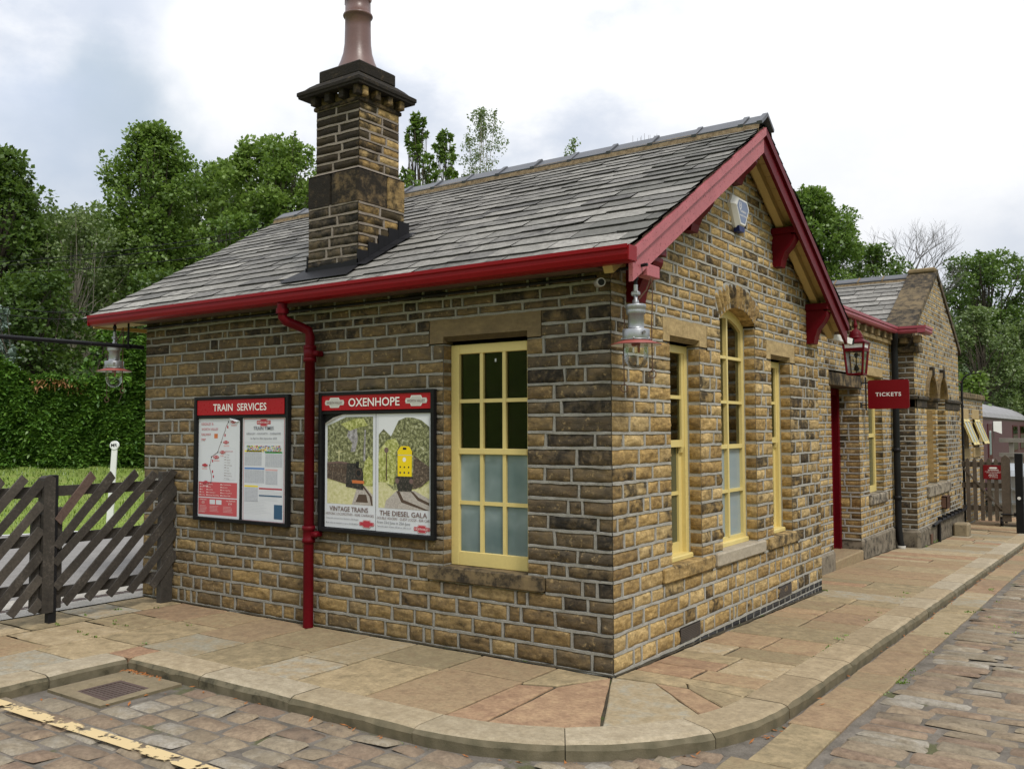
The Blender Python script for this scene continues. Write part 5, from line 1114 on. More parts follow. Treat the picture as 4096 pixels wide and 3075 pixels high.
P.poly([q(0, .28), q(.12, .28), q(.30, .24), q(.36, .40), q(.34, .60), q(.42, .68), q(.34, .76), q(.18, .74), q(.06, .66), q(0, .60)], 'print_bush'); P.poly([q(.80, .22), q(1, .30), q(1, .42), q(.88, .34)], 'print_bush'); P.poly([q(.68, .22), q(.84, .24), q(1, .32), q(1, .46), q(.84, .52), q(.70, .58)], 'print_brown'); P.poly([q(.15, .3), q(.175, .3), q(.17, .62), q(.155, .62)], 'ink_sleeper'); P.disc(*q(.16, .63), .024, 'ink_brown')
P.poly([q(.40, .19), q(.66, .19), q(.70, .33), q(.66, .36), q(.40, .36), q(.34, .33)], 'print_dark'); P.disc(*q(.38, .30), .022, 'ink_brown', P.y - .0036); P.disc(*q(.655, .30), .022, 'ink_brown', P.y - .0036)
P.poly([q(.39, .35), q(.665, .35), q(.67, .62), q(.63, .66), q(.60, .675), q(.46, .675), q(.43, .66), q(.385, .62)], 'ink_loco', P.y - .0037); P.rect(*q(.39, .575), *q(.665, .582), 'ink_badge', P.y - .0038)
P.disc(*q(.52, .53), .019, 'ink_white', P.y - .0039); P.disc(*q(.52, .648), .009, 'ink_black', P.y - .0039); P.rect(*q(.49, .636), *q(.56, .66), 'ink_black', P.y - .0038)
for a in (.44, .52, .605): P.disc(*q(a, .45), .008, 'ink_black', P.y - .0039); P.disc(*q(a, .39), .009, 'ink_sleeper', P.y - .0039)
P.txt('THE DIESEL GALA', (x0 + x1) / 2, z0 + .138, .043, 'ink_brown', .53); P.txt('DOUBLE HEADERS - GUEST LOCOS - BAR CAR', (x0 + x1) / 2, z0 + .105, .021, 'ink_brown', .585, 'C', 0); P.txt('From 23rd June to 25th June', x0 + .02, z0 + .068, .024, 'ink_grey', .37, 'L', .004); P.txt('Save the date, tickets will be on sale soon!', x0 + .02, z0 + .038, .0155, 'ink_grey', .38, 'L', 0); P.totem(x1 - .10, z0 + .045, .165, 'ink_red', 'ink_white'); P.done('print', mp)

# ================================================================== SLATTED FENCE
FX = -5.15
def fence(label, posts, rails, slats, x, mts, yc):
    t = thing('slatted_fence', label, 'fence', (x, yc, 0), 'diagonal slatted fences at the platform entrance')
    for (y0, y1, z0, z1, d0, d1, m, tip) in posts:
        mb = MB()
        if tip: mb.prism([(x - d0, y0, z0), (x - d0, y1, z0), (x - d0, y1, z1 - .02), (x - d0, (y0 * .3 + y1 * .7), z1), (x - d0, (y0 * .7 + y1 * .3), z1), (x - d0, y0, z1 - .02)], (d0 + d1, 0, 0))
        else: mb.cbox((x - d0, y0, z0), (x + d1, y1, z1), .006)
        mb.build('post', m, t)
    for (ya, za, yb, zb, hh) in rails: mb = MB(); mb.bar((x - .03, ya, za), (x - .03, yb, zb), .035, hh); mb.build('rail', 'weathered_wood', t)
    for i, (ya, za, yb, zb) in enumerate(slats):
        mb = MB(); p, q_ = Vector((x + .012, ya, za)), Vector((x + .012, yb, zb)); d = (q_ - p).normalized(); s = Vector((0, -d.z, d.y)) * .042; k = random.Random(i * 7 + int(yc * 10))
        o = [p - s, p + s * .9 + d * k.uniform(-.01, .012), q_ + s + d * k.uniform(-.02, .02), q_ - s * k.uniform(.9, 1.05) + d * k.uniform(-.01, .01)]
        n = 6; A = [o[0] + (o[3] - o[0]) * j / n + s * k.uniform(-.06, .06) for j in range(n + 1)]; B = [o[1] + (o[2] - o[1]) * j / n + s * k.uniform(-.06, .06) for j in range(n, -1, -1)]
        mb.prism(A + B, (.018, 0, 0)); mb.build('slat', mts[i % len(mts)], t)
    return t
F = [((-.921, 1.335), (-1.264, .92)), ((-.72, 1.327), (-1.267, .692)), ((-.47, 1.331), (-1.282, .542)), ((-.243, 1.336), (-1.273, .314)), ((-.03, 1.343), (-1.184, .163)), ((-.0, 1.17), (-.958, .17)), ((.0, .95), (-.737, .172)), ((.0, .725), (-.515, .175)), ((.0, .51), (-.275, .186))]
fr_ = fence('diagonal slatted dark wooden fence panel between the metal post and the stone wall', [(-.17, -.035, .0, 1.335, .06, .02, 'weathered_wood', 0), (-1.275, -1.19, .12, 1.05, .05, -.01, 'weathered_wood', 0)],
    [(-1.28, 1.20, .0, 1.20, .095), (-1.25, .755, .0, .758, .095), (-1.26, .265, .0, .275, .095)], [(b[0], b[1], a[0], a[1]) for a, b in F], FX, ['reddish_wood'] + ['weathered_wood'] * 8, -.65)
dy = .215; Ls = []
for i in range(8): Ls.append((-1.41 - 1.1 + .0, 1.30 - i * .215 - 1.21, -1.405, 1.30 - i * .215))
def clip(ya, za, yb, zb, zmin=.13, ymin=-3.0):
    sl = (zb - za) / (yb - ya)
    if za < zmin: ya, za = ya + (zmin - za) / sl, zmin
    if ya < ymin: za, ya = za + (ymin - ya) * sl, ymin
    return (ya, za, yb, zb)
sl_ = 1.12; Ls = [(-1.57 - i * .20 - 1.05, 1.325 - 1.05 * sl_, -1.57 - i * .20, 1.325) for i in range(8)] + [(-1.405 - 1.0, zt - 1.0 * sl_, -1.405, zt) for zt in (1.30, 1.095, .865, .635, .43, .215)]
fl_ = fence('greyer diagonal slatted fence panel left of the capped post, cut by the picture edge', [(-1.395, -1.29, .10, 1.345, .07, .035, 'weathered_wood', 1), (-1.475, -1.40, .12, 1.0, .055, -.01, 'weathered_wood', 0), (-3.6, -3.5, -.02, 1.34, .06, .03, 'weathered_wood', 1)],
    [(-3.55, 1.20, -1.40, 1.20, .10), (-3.55, .76, -1.40, .76, .10), (-3.55, .31, -1.40, .33, .10)], [clip(*k, ymin=-3.5) for k in Ls], FX, ['greyer_wood', 'greyer_wood', 'weathered_wood'], -2.4)
mb = MB(); mb.cbox((FX - .05, -1.325, -.05), (FX + .025, -1.255, 1.35), .004); mb.build('post', 'black_iron', fl_, label='dark steel post behind the capped timber post')

# ================================================================== GROUND
rg = random.Random(31)
def flag(mb, poly, mi, tint, thick=.05, jit=.006, inset=.012, zf=None, tilt=.004, h=0., nsub=4):
    zf = zf or (lambda x, y: gz(y)); n = len(poly); cx = sum(p[0] for p in poly) / n; cy = sum(p[1] for p in poly) / n
    a, b = rg.uniform(-tilt, tilt), rg.uniform(-tilt, tilt); out = []
    for i in range(n):
        p, q = Vector(poly[i]), Vector(poly[(i + 1) % n]); d = q - p; l = d.length
        if l < 1e-4: continue
        nn = Vector((-d.y, d.x)).normalized(); ns = max(1, min(nsub, int(l / .12)))
        for k in range(ns):
            r = p + d * (k / ns); r = r + (Vector((cx, cy)) - r).normalized() * inset + nn * rg.uniform(-jit, jit) * (.5 if k == 0 else 1); out.append(r)
    m = len(out); z = lambda r: zf(r.x, r.y) + h + a * (r.x - cx) + b * (r.y - cy)
    ins = [r + (Vector((cx, cy)) - r).normalized() * .010 for r in out]
    vs = [(r.x, r.y, z(r)) for r in ins] + [(r.x, r.y, z(r) - .006) for r in out] + [(r.x, r.y, z(r) - thick) for r in out]
    fs = [tuple(range(m))] + [(i, m + i, m + (i + 1) % m, (i + 1) % m) for i in range(m)] + [(m + i, 2 * m + i, 2 * m + (i + 1) % m, m + (i + 1) % m) for i in range(m)]
    mb.faces(vs, fs, mi, tint)
def ft(): return (rg.random(), rg.uniform(-.1, .14) if rg.random() < .88 else .2, rg.random(), rg.uniform(0, .55) ** 1.5)
def rect(x0, y0, x1, y1): return [(x0, y0), (x1, y0), (x1, y1), (x0, y1)]
KX, KY, RO, CXc, CYc = 1.235, -1.635, 1.69, -.455, .055; KW = .29; RI = RO - KW
mb = MB()
# strip along the gable side: full width rows, some split
y = .30
while y < 26:
    d = rg.uniform(.30, .62); xe = KX - KW; xs = .01 if y < 4.95 else (DX + .02 if y + d < GY0 + .3 else GX + .03)
    if y > GY1: xs = BX + .02
    w = xe - xs
    if rg.random() < .55 and w > .6:
        c = xs + w * rg.uniform(.35, .65)
        if rg.random() < .35 and d > .4:
            flag(mb, rect(xs, y, c, y + d * .5), 0, ft()); flag(mb, rect(xs, y + d * .5, c, y + d), 0, ft()); flag(mb, rect(c, y, xe, y + d), 0, ft())
        else: flag(mb, rect(xs, y, c, y + d), 0, ft()); flag(mb, rect(c, y, xe, y + d), 0, ft())
    else: flag(mb, rect(xs, y, xe, y + d), 0, ft())
    y += d
# strip in front of the side wall: columns
x = -5.62; yi = KY + KW
while x < -.52:
    d = rg.uniform(.42, .74)
    if x < -3.7 and x + d > -4.0: d = -3.66 - x
    if x + d > -.75: d = -.455 - x
    c = yi * rg.uniform(.32, .62); yb = -3.6 if x + d < -3.655 else yi
    ys = [-.02, c]; yy = c
    while yy - yb > .95: yy -= rg.uniform(.5, .8); ys.append(yy)
    if x + d < -3.35 and yb < -3: ys = [-.02]; yy = -.02
    if len(ys) == 1:
        while yy > -4.6: yy -= rg.uniform(.45, .85); ys.append(yy)
    else: ys.append(yb)
    for a, b in zip(ys, ys[1:]):
        xa, xb = x, x + d
        if b < yi - .01 and xb > -3.66: xb = -3.66
        if xb - xa < .08: continue
        flag(mb, rect(xa, b, xb, a), 0, ft())
    x += d
# fan at the corner
def ap(t, r=RI): return (CXc + r * math.cos(R(t)), CYc + r * math.sin(R(t)))
fan = [((-.455, -.02), -90, [(-.455, -.62), (-.03, -.03)], -66), ]
def arcp(t0, t1, n=6): return [ap(t0 + (t1 - t0) * i / n) for i in range(n + 1)]
P0 = (-.01, -.03)
flag(mb, [(-.455, -.02), (-.455, -.50), (-.22, -.42), P0], 0, (.62, .1, .3, .15)); flag(mb, [(-.455, -.52)] + arcp(-90, -78) + [(-.22, -.44)], 0, (.1, .0, .7, .05))
flag(mb, [(-.20, -.43)] + arcp(-77.6, -49.3) + [P0], 0, (.12, -.1, .2, .05), nsub=5, inset=.006); flag(mb, [(.0, -.025)] + arcp(-48.9, -21.4) + [(.31, .02)], 0, (.9, .0, .6, .25), nsub=5, inset=.006)
flag(mb, [(.315, .02)] + arcp(-21.2, -12.4) + [(.55, .03)], 0, (.18, .0, .1, .1), inset=.004, jit=.003); flag(mb, [(.56, .03)] + arcp(-12, 0) + [(.5, .14)], 0, (.5, .05, .5, .1), inset=.004, jit=.003); flag(mb, [(.01, .0), (.31, .04), (.54, .05), (.49, .15), (.93, .06), (.945, .29), (.01, .29)], 0, (.6, .1, .9, .1), inset=.004, jit=.003)
flag(mb, rect(-3.655, KY + .005, -3.37, KY + KW), 0, ft())
# bed under the flags
bed = []
bed += [(-5.64, -4.6), (-3.40, -4.6), (-3.40, KY + .03), (CXc, KY + .03)] + [ap(-90 + 90 * i / 14, RO - .03) for i in range(1, 15)]
mb.face([(a, b, -.013) for a, b in bed] + [(KX - .03, 0, -.013), (0, 0, -.013), (-5.64, 0, -.013)], 1)
ys = [0, 5, 11, 16, 26]
mb.faces([(xx, yy, gz(yy) - .013) for yy in ys for xx in (-.6, KX - .03)], [(2 * i, 2 * i + 1, 2 * i + 3, 2 * i + 2) for i in range(len(ys) - 1)], 1)
def dirt(mb, p, q, nrm):
    p, q, nrm = Vector(p), Vector(q), Vector(nrm); n = int((q - p).length / .06); vs = []
    for i in range(n + 1): c = p + (q - p) * i / n; w = max(.006, .022 + .03 * noise.noise(Vector((c.x * 3, c.y * 3, 0)))); vs += [(c.x, c.y, gz(c.y) + .010), (c.x + nrm.x * w, c.y + nrm.y * w, gz(c.y) + .0045)]
    mb.faces(vs, [(2 * i, 2 * i + 1, 2 * i + 3, 2 * i + 2) for i in range(n)], 1)
dirt(mb, (-5.68, 0), (0, 0), (0, -1)); dirt(mb, (0, -.0), (0, 5), (1, 0)); dirt(mb, (GX + .05, GY0), (GX + .05, GY1), (1, 0)); dirt(mb, (DX + .035, 8.5), (DX + .035, GY0), (1, 0))
mb.build('pavement', ['flagstone', 'flag_bed'], None, (0, 0, 0), kind='structure')
# kerb stones
mb = MB()
def kt(): return (rg.random(), rg.uniform(-.1, .12), rg.random(), rg.uniform(0, .22))
def kerb(sections, top, bot):
    """sections: list of (outer, inner) xy pairs; chamfered, roughly hewn face"""
    t = kt(); n = len(sections); rows = []
    for i, (o, q) in enumerate(sections):
        o, q = Vector(o), Vector(q); d = (q - o).normalized(); zz = gz(o.y); e = .004 if i in (0, n - 1) else 0
        j = lambda: rg.uniform(-.006, .006)
        rows.append([(*(q), zz + top - e), (*(o + d * (.055 + j())), zz + top - e), (*(o + d * (.018 + j())), zz + top - .012 - e), (*(o + d * (-.004 + j())), zz + top - .040 + j()), (*(o + d * (.002 + j())), zz + bot), (*q, zz + bot)])
    vs = [p for r in rows for p in r]
    for i in range(n - 1):
        for k in range(5):
            tt = t if k < 2 else (t[0], t[1] + .14, t[2], .95)
            f = (i * 6 + k, i * 6 + k + 1, (i + 1) * 6 + k + 1, (i + 1) * 6 + k); mb.faces([vs[a] for a in f], [(0, 1, 2, 3)], 0, tt, k in (1, 2))
    for i, s in ((0, 1), (n - 1, -1)): mb.face([rows[i][k] for k in range(6)][::s], 0, (t[0], .3, t[2], .6))
def seg(p, q, pi, qi, ns): return [((p[0] + (q[0] - p[0]) * i / ns, p[1] + (q[1] - p[1]) * i / ns), (pi[0] + (qi[0] - pi[0]) * i / ns, pi[1] + (qi[1] - pi[1]) * i / ns)) for i in range(ns + 1)]
X = -3.37
for l in (.88, .95, CXc + 3.37 - .88 - .95):
    kerb([(a, b) for a, b in seg((X + l - .006, KY), (X + .006, KY), (X + l - .006, KY + KW), (X + .006, KY + KW), 8)], .003, -.2); X += l
for a0, a1 in ((-90, -58), (-57.8, -27), (-26.8, 0)): kerb([(ap(a1 - (a1 - a0) * i / 9, RO), ap(a1 - (a1 - a0) * i / 9, RI)) for i in range(10)], .003, -.2)
y = CYc + .01
while y < 26: l = rg.uniform(.62, .95); kerb([(a, b) for a, b in seg((KX, y + l - .005), (KX, y + .005), (KX - KW, y + l - .005), (KX - KW, y + .005), 6)], .003, -.2); y += l
y = KY
for l in (.62, .8, .85, .9): kerb([(a, b) for a, b in seg((-3.37, y - .005), (-3.37, y - l + .005), (-3.37 - KW, y - .005), (-3.37 - KW, y - l + .005), 6)], .003, -.2); y -= l
mb.build('kerb', 'kerbstone', None, (0, 0, 0), kind='structure')
# setts
def rz(y): return gz(y) - .086
def sett(mb, x0, y0, x1, y1, tint, n=5, hb=.009, rot=0.):
    jx = lambda: rg.uniform(-.006, .006); cs = [(x0 + jx(), y0 + jx()), (x1 + jx(), y0 + jx()), (x1 + jx(), y1 + jx()), (x0 + jx(), y1 + jx())]; h0 = rg.uniform(-.004, .004); tx, ty = rg.uniform(-.008, .008), rg.uniform(-.010, .010); vs = []
    rc = rg.uniform(.05, .13); sd = rg.random() * 40
    for j in range(n):
        for i in range(n):
            u, v = i / (n - 1), j / (n - 1); uu, vv = 2 * u - 1, 2 * v - 1
            if n >= 5:
                k = 1 - rc * abs(uu) ** 3 * abs(vv) ** 3; uu *= k; vv *= k
                if abs(uu) < .99 and abs(vv) < .99: uu = math.copysign(abs(uu) ** .25, uu); vv = math.copysign(abs(vv) ** .25, vv)
            u2, v2 = (uu + 1) / 2, (vv + 1) / 2
            px = (cs[0][0] * (1 - u2) + cs[1][0] * u2) * (1 - v2) + (cs[3][0] * (1 - u2) + cs[2][0] * u2) * v2; py = (cs[0][1] * (1 - u2) + cs[1][1] * u2) * (1 - v2) + (cs[3][1] * (1 - u2) + cs[2][1] * u2) * v2
            b = i in (0, n - 1) or j in (0, n - 1); hh = h0 + tx * uu + ty * vv + (-.014 if b else hb * (1 - .45 * (uu * uu + vv * vv)) - .004 + .006 * noise.noise(Vector((px * 14, py * 14, sd))))
            vs.append((px, py, rz(py) + hh))
    mb.faces(vs, [(j * n + i, j * n + i + 1, (j + 1) * n + i + 1, (j + 1) * n + i) for j in range(n - 1) for i in range(n - 1)], 0, tint, True)
def st(): return (rg.random(), rg.uniform(-.1, .18) if rg.random() < .9 else .3, rg.random(), rg.uniform(0, .5) ** 1.5)
mb = MB(); CH = 1.58
y = -5.2
while y < 27:                                  # right of the gutter slabs: long narrow setts laid across the road
    d = rg.uniform(.125, .195); x = CH + .015 + rg.uniform(0, .10); xm = 4.6 if y < 6 else 3.2
    while x < xm: w = rg.uniform(.28, .52); sett(mb, x, y, x + w - .024, y + d - .018, st(), 5 if y < 9 else 3); x += w
    y += d
y = -5.4
while y < KY - .03:                            # in front: broader setts
    d = rg.uniform(.16, .21); x = -6.6 + rg.uniform(0, .2)
    while x < CH - .40:
        w = rg.uniform(.20, .38); cx, cy = x + w / 2, y + d / 2
        blocked = (cx < -3.30 and True) or (-3.40 < cx + .1 and cx - .1 < -2.60 and cy > -2.34)
        if cx > CXc - .1 and math.hypot(max(0, cx - CXc), cy - CYc) < RO + .06: blocked = True
        if not blocked and x + w < CH - .35: sett(mb, x, y, x + w - .028, y + d - .024, st(), 5, .010)
        x += w
    y += d
for k in range(16):                            # infill beside the curve
    t = -62 + k * 4.1; r = RO + .12
    for r in (RO + .10, RO + .27, RO + .44):
        cx, cy = CXc + r * math.cos(R(t + r)), CYc + r * math.sin(R(t + r))
        if cx < CH - .47 and cy > KY: sett(mb, cx - .08, cy - .06, cx + .08, cy + .06, st(), 5)
for yy in range(0, 1): pass
ys = [-8, 0, 6, 12, 20, 30]; V_ = [(xx, yy, rz(yy) - .011) for yy in ys for xx in (-6.6, 14)]
mb.faces([(-3.42, -8, rz(-8) - .011), (14, -8, rz(-8) - .011), (14, KY + .1, rz(0) - .011), (-3.42, KY + .1, rz(0) - .011)], [(0, 1, 2, 3)], 1)
mb.faces([(xx, yy, rz(yy) - .011) for yy in (KY + .1, 0, 8, 16, 30) for xx in (-.3, 14)], [(2 * i, 2 * i + 1, 2 * i + 3, 2 * i + 2) for i in range(4)], 1)
mb.build('road', ['sett_stone', 'grit_bed'], None, (0, 0, 0), kind='structure')
mb = MB(); y = -5.2
while y < 27:                                  # smooth gutter slabs beside the kerb
    d = rg.uniform(.5, .95); xs = KX + .02
    if y + d * .5 < CYc: xs = max(xs if y > CYc else CXc + math.sqrt(max(0, (RO + .05) ** 2 - (min(0, y + d) - CYc) ** 2)) if y + d > KY - .1 else 0, CH - .40) if y + d > KY - .1 else CH - .38
    xs = min(max(xs, CH - .40), CH - .30); flag(mb, rect(xs, y, CH, y + d), 0, (rg.random(), rg.uniform(-.1, .2), rg.random(), rg.uniform(.1, .45)), .06, .005, .006, lambda x, yy: rz(yy) + .006, .003); y += d
mb.build('road_gutter', 'flagstone', None, (0, 0, 0), kind='structure')
# gully stone with grating
gl_ = thing('drain', 'square iron drain grating set in a hollowed stone at the kerb corner', 'drain', (-2.95, -2.0, -.12))
mb = MB(); a = (-3.31, -2.30, -2.64, -1.67); i_ = (-3.12, -2.17, -2.76, -1.86); zt, zb = -.076, -.094
o4 = [(a[0], a[1], zt), (a[2], a[1], zt - .004), (a[2], a[3], zt), (a[0], a[3], zt)]; m4 = [(a[0] + .12, a[1] + .09, zt + .006), (a[2] - .07, a[1] + .07, zt), (a[2] - .08, a[3] - .14, zt + .006), (a[0] + .13, a[3] - .14, zt + .006)]; n4 = [(i_[0] - .02, i_[1] - .02, zb), (i_[2] + .02, i_[1] - .02, zb), (i_[2] + .02, i_[3] + .02, zb), (i_[0] - .02, i_[3] + .02, zb)]
mb.faces(o4 + m4 + n4, [(i, (i + 1) % 4, 4 + (i + 1) % 4, 4 + i) for i in range(4)] + [(4 + i, 4 + (i + 1) % 4, 8 + (i + 1) % 4, 8 + i) for i in range(4)], 0, (.35, .12, .4, .6)); [mb.face([(*o4[i][:2], o4[i][2]), (*o4[i][:2], -.2), (*o4[(i + 1) % 4][:2], -.2), (*o4[(i + 1) % 4][:2], o4[(i + 1) % 4][2])], 0, (.3, .2, .4, .8)) for i in range(4)]; mb.build('surround', 'kerbstone', gl_)
mb = MB(); mb.box((i_[0] - .02, i_[1] - .02, zb - .10), (i_[2] + .02, i_[3] + .02, zb - .06), 1); 
for p, q in (((i_[0] - .02, i_[1] - .02), (i_[2] + .02, i_[1] + .01)), ((i_[0] - .02, i_[3] - .01), (i_[2] + .02, i_[3] + .02)), ((i_[0] - .02, i_[1] + .01), (i_[0] + .01, i_[3] - .01)), ((i_[2] - .01, i_[1] + .01), (i_[2] + .02, i_[3] - .01))): mb.box((*p, zb - .05), (*q, zb + .004), 0)
for k in range(9): y = i_[1] + .018 + k * (i_[3] - i_[1] - .03) / 9; mb.box((i_[0], y, zb - .05), (i_[2], y + .017, zb + .002), 0)
mb.build('grating', ['grate_iron', 'black_paint'], gl_)
# yellow painted line: worn paint lying on the setts
mb = MB(); rl = random.Random(4); nx, ny = 90, 4; X0l, X1l = -3.9, -.9
ml = bpy.data.materials.new('worn_yellow_line'); ml.use_nodes = True; MATS['worn_yellow_line'] = ml; nt = ml.node_tree; b = nt.nodes['Principled BSDF']; b.inputs['Base Color'].default_value = (.60, .46, .24, 1); b.inputs['Roughness'].default_value = .8
v = geo(nt); f = math_(nt, 'ADD', math_(nt, 'MULTIPLY', noi(nt, v, 5, 4, .6), .7), math_(nt, 'MULTIPLY', noi(nt, v, 26, 4, .6), .3)); tr = N(nt, 'ShaderNodeBsdfTransparent'); mx = N(nt, 'ShaderNodeMixShader'); L(nt, sss(nt, f, .435, .475), mx.inputs[0]); L(nt, tr.outputs[0], mx.inputs[1]); L(nt, b.outputs[0], mx.inputs[2]); L(nt, mx.outputs[0], nt.nodes['Material Output'].inputs['Surface'])
def roadtop(x, y): return rz(y) + .022
vs = []
for i in range(nx + 1):
    x = X0l + (X1l - X0l) * i / nx; yc = -2.655 - .02 * math.sin(x * 1.3)
    for j in range(ny + 1): y = yc + (j / ny - .5) * .105; vs.append((x, y, rz(y) + .0185 + .002 * noise.noise(Vector((x * 9, y * 9, 0)))))
mb.faces(vs, [(i * (ny + 1) + j, (i + 1) * (ny + 1) + j, (i + 1) * (ny + 1) + j + 1, i * (ny + 1) + j + 1) for i in range(nx) for j in range(ny)], 0, sm=True)
mb.build('road_marking', 'worn_yellow_line', None, (0, 0, 0), kind='structure')
# fallen leaves, moss and weeds
def leaf_bits(name, pts, size, mat, label, cat, seed):
    r = random.Random(seed); mb = MB()
    for (x, y, z) in pts:
        a, s = r.uniform(0, 6.28), size * r.uniform(.6, 1.3); d = Vector((math.cos(a), math.sin(a), r.uniform(-.1, .35))) * s; w = Vector((-math.sin(a), math.cos(a), r.uniform(-.3, .3))) * s * .3; p = Vector((x, y, z + r.uniform(.004, .014)))
        mb.face([p - d, p - w * .8, p + w * .2 + Vector((0, 0, .004)), p + d * .2 + w], 0); mb.face([p - w, p + d * .4 - w * .5, p + d, p + w], 0)
    return mb.build(name, mat, None, None, label=label, category=cat, kind='stuff')
rl = random.Random(12); P = []
for i in range(150): y = rl.uniform(.3, 24) if i > 60 else rl.uniform(4, 24); P.append((KX + abs(rl.gauss(.02, .03)), y, rz(y)))
for i in range(70): P.append((-3.33 + abs(rl.gauss(0, .25)), -1.66 - abs(rl.gauss(0, .03)), -.085))
for i in range(24): t = rl.uniform(-90, 0); P.append((CXc + (RO + rl.uniform(.01, .07)) * math.cos(R(t)), CYc + (RO + .04) * math.sin(R(t)), -.1))
for i in range(12): P.append((rl.uniform(-2.6, -.6), -1.66 - abs(rl.gauss(0, .05)), -.085))
for i in range(18): P.append((rl.uniform(-3.3, -2.3), rl.uniform(-2.45, -1.75), -.095))
for i in range(9): P.append((rl.uniform(.2, 1.0), rl.uniform(5, 14), gz(8)))
leaf_bits('leaf_litter', P, .028, 'rust_orange_leaf', 'scattered orange brown fallen leaves along the foot of the kerb', 'fallen leaves', 3)
def tufts(name, pts, size, mat, label, cat, n, seed):
    r = random.Random(seed); mb = MB()
    for (x, y, z) in pts:
        for k in range(n):
            a = r.uniform(0, 6.28); s = size * r.uniform(.5, 1.2); p = Vector((x + r.gauss(0, size * .9), y + r.gauss(0, size * .4), z)); d = Vector((math.cos(a) * .6, math.sin(a) * .6, r.uniform(.3, 1.0))) * s; w = Vector((-math.sin(a), math.cos(a), 0)) * s * .35
            mb.face([p, p + d * .5 + w, p + d, p + d * .5 - w], 0, (r.random(), 0, 0, 0))
    return mb.build(name, mat, None, None, label=label, category=cat, kind='stuff')
P = [(CH + rl.uniform(-.01, .03), rl.choice((.9, 1.0, 1.55, 1.9, 2.6, 3.4, 4.6, 6.2)) + rl.gauss(0, .06), rz(2)) for i in range(34)] + [(rl.uniform(CH, 2.3), rl.uniform(.2, 6), rz(3) - .01) for i in range(14)] + [(rl.uniform(-1.2, 1.0), KY - .03, -.11) for i in range(12)] + [(KX - KW - .01, rl.uniform(.3, 5), gz(2) - .004) for i in range(16)] + [(4.98 * 0 + .03, 5.02, gz(5))] * 2 + [(GX + .07, rl.uniform(10.9, 12.2), gz(11)) for i in range(9)] + [(rl.uniform(-5.3, -3.6), rl.uniform(-1.5, -.3), 0) for i in range(14)]
tufts('weeds', P, .022, 'leaf_light', 'small green weeds and moss in the joints of kerb and setts', 'weeds', 9, 8)
# platform beyond the fence
mb = MB(); Pa, Pb = Vector((-12.82, 1.9)), Vector((-11.85, 3.95)); pd = (Pb - Pa).normalized(); pn = Vector((-pd.y, pd.x))
E0, E1 = Pa - pd * 14, Pa + pd * 34
mb.face([(-5.98, -8, -.004), (-5.98, 32, -.004), (E1.x, E1.y, -.004), (E0.x, E0.y, -.004)][::-1], 0)
mb.face([(-5.98, -8, .0), (-5.65, -8, .0), (-5.65, 30, .0), (-5.98, 30, .0)], 1); mb.face([(-6.55, -8, .0), (-6.10, -8, .0), (-6.10, 30, .0), (-6.55, 30, .0)], 1)
for i in range(170):
    y = -6 + i * .09; mb.box((-6.10, y, -.02), (-5.98, y + .055, .003), 2)
for a, b in ((.45, .12),): mb.faces([(*(E0 - pn * (-0.0)), .003), (*(E1), .003), (*(E1 + pn * -.12), .003), (*(E0 + pn * -.12), .003)], [(0, 1, 2, 3)], 3); mb.faces([(*E0, .002), (*E1, .002), (*E1, -1.2), (*E0, -1.2)], [(0, 1, 2, 3)], 1)
for f in list(range(len(mb.f))):
    a, b_, c = (Vector(mb.v[i]) for i in mb.f[f][:3]); 
mb.build('platform', ['tarmac', 'concrete', 'grate_iron', 'white_paint'], None, (0, 0, 0), kind='structure')
# terrain out to the horizon
xs = [-400, -250, -150, -110] + [-90 + 2.0 * i for i in range(60)] + [32, 40, 55, 80, 150, 250, 400]; yl = [-400, -250, -120, -60, -30] + [-16 + 2.0 * i for i in range(60)] + [108, 125, 150, 200, 300, 400]
def thz(x, y):
    p = Vector((x, y)); d = (p - Pa).dot(Vector((pd.y, -pd.x))) * -1; r = (p - Vector((CAM.x, CAM.y))).length
    if d > 0:
        if d < 3: z = -1.1
        elif d < 4.5: z = -1.1 + (d - 3) / 1.5 * .8
        elif d < 10: z = -.3 + (d - 4.5) / 5.5 * 1.0
        else: z = .7 + min(7.5, (d - 10) * .30)
    else: z = -1.25
    if y > 44: z = max(z, -1.25 + min(9, (y - 44) * .22))
    if y < -24 and d < 0: z = max(z, -1.25 + min(16, (-24 - y) * .55))  # unseen rise behind the camera, added to darken glass reflections and low sky light
    if x > 24: z = max(z, -1.25 + min(10, (x - 24) * .35))
    return z + (.25 * noise.noise(Vector((x * .11, y * .11, 0))) if d > 9 or y > 46 else 0)
mb = MB(); vs = [(x, y, thz(x, y)) for y in yl for x in xs]; nx = len(xs)
for j in range(len(yl) - 1):
    for i in range(nx - 1):
        f = (j * nx + i, j * nx + i + 1, (j + 1) * nx + i + 1, (j + 1) * nx + i); c = sum((Vector(vs[k]) for k in f), Vector()) / 4; d = (Vector((c.x, c.y)) - Pa).dot(Vector((-pd.y, pd.x))); mb.f.append(f); mb.m.append(0 if d < 10.5 and c.y < 44 else 1); mb.c.append((.5, 0, 0, 0)); mb.sm.append(True)
mb.v = vs; mb.build('ground', ['lawn', 'hill_ground'], None, (0, 0, 0), kind='structure')
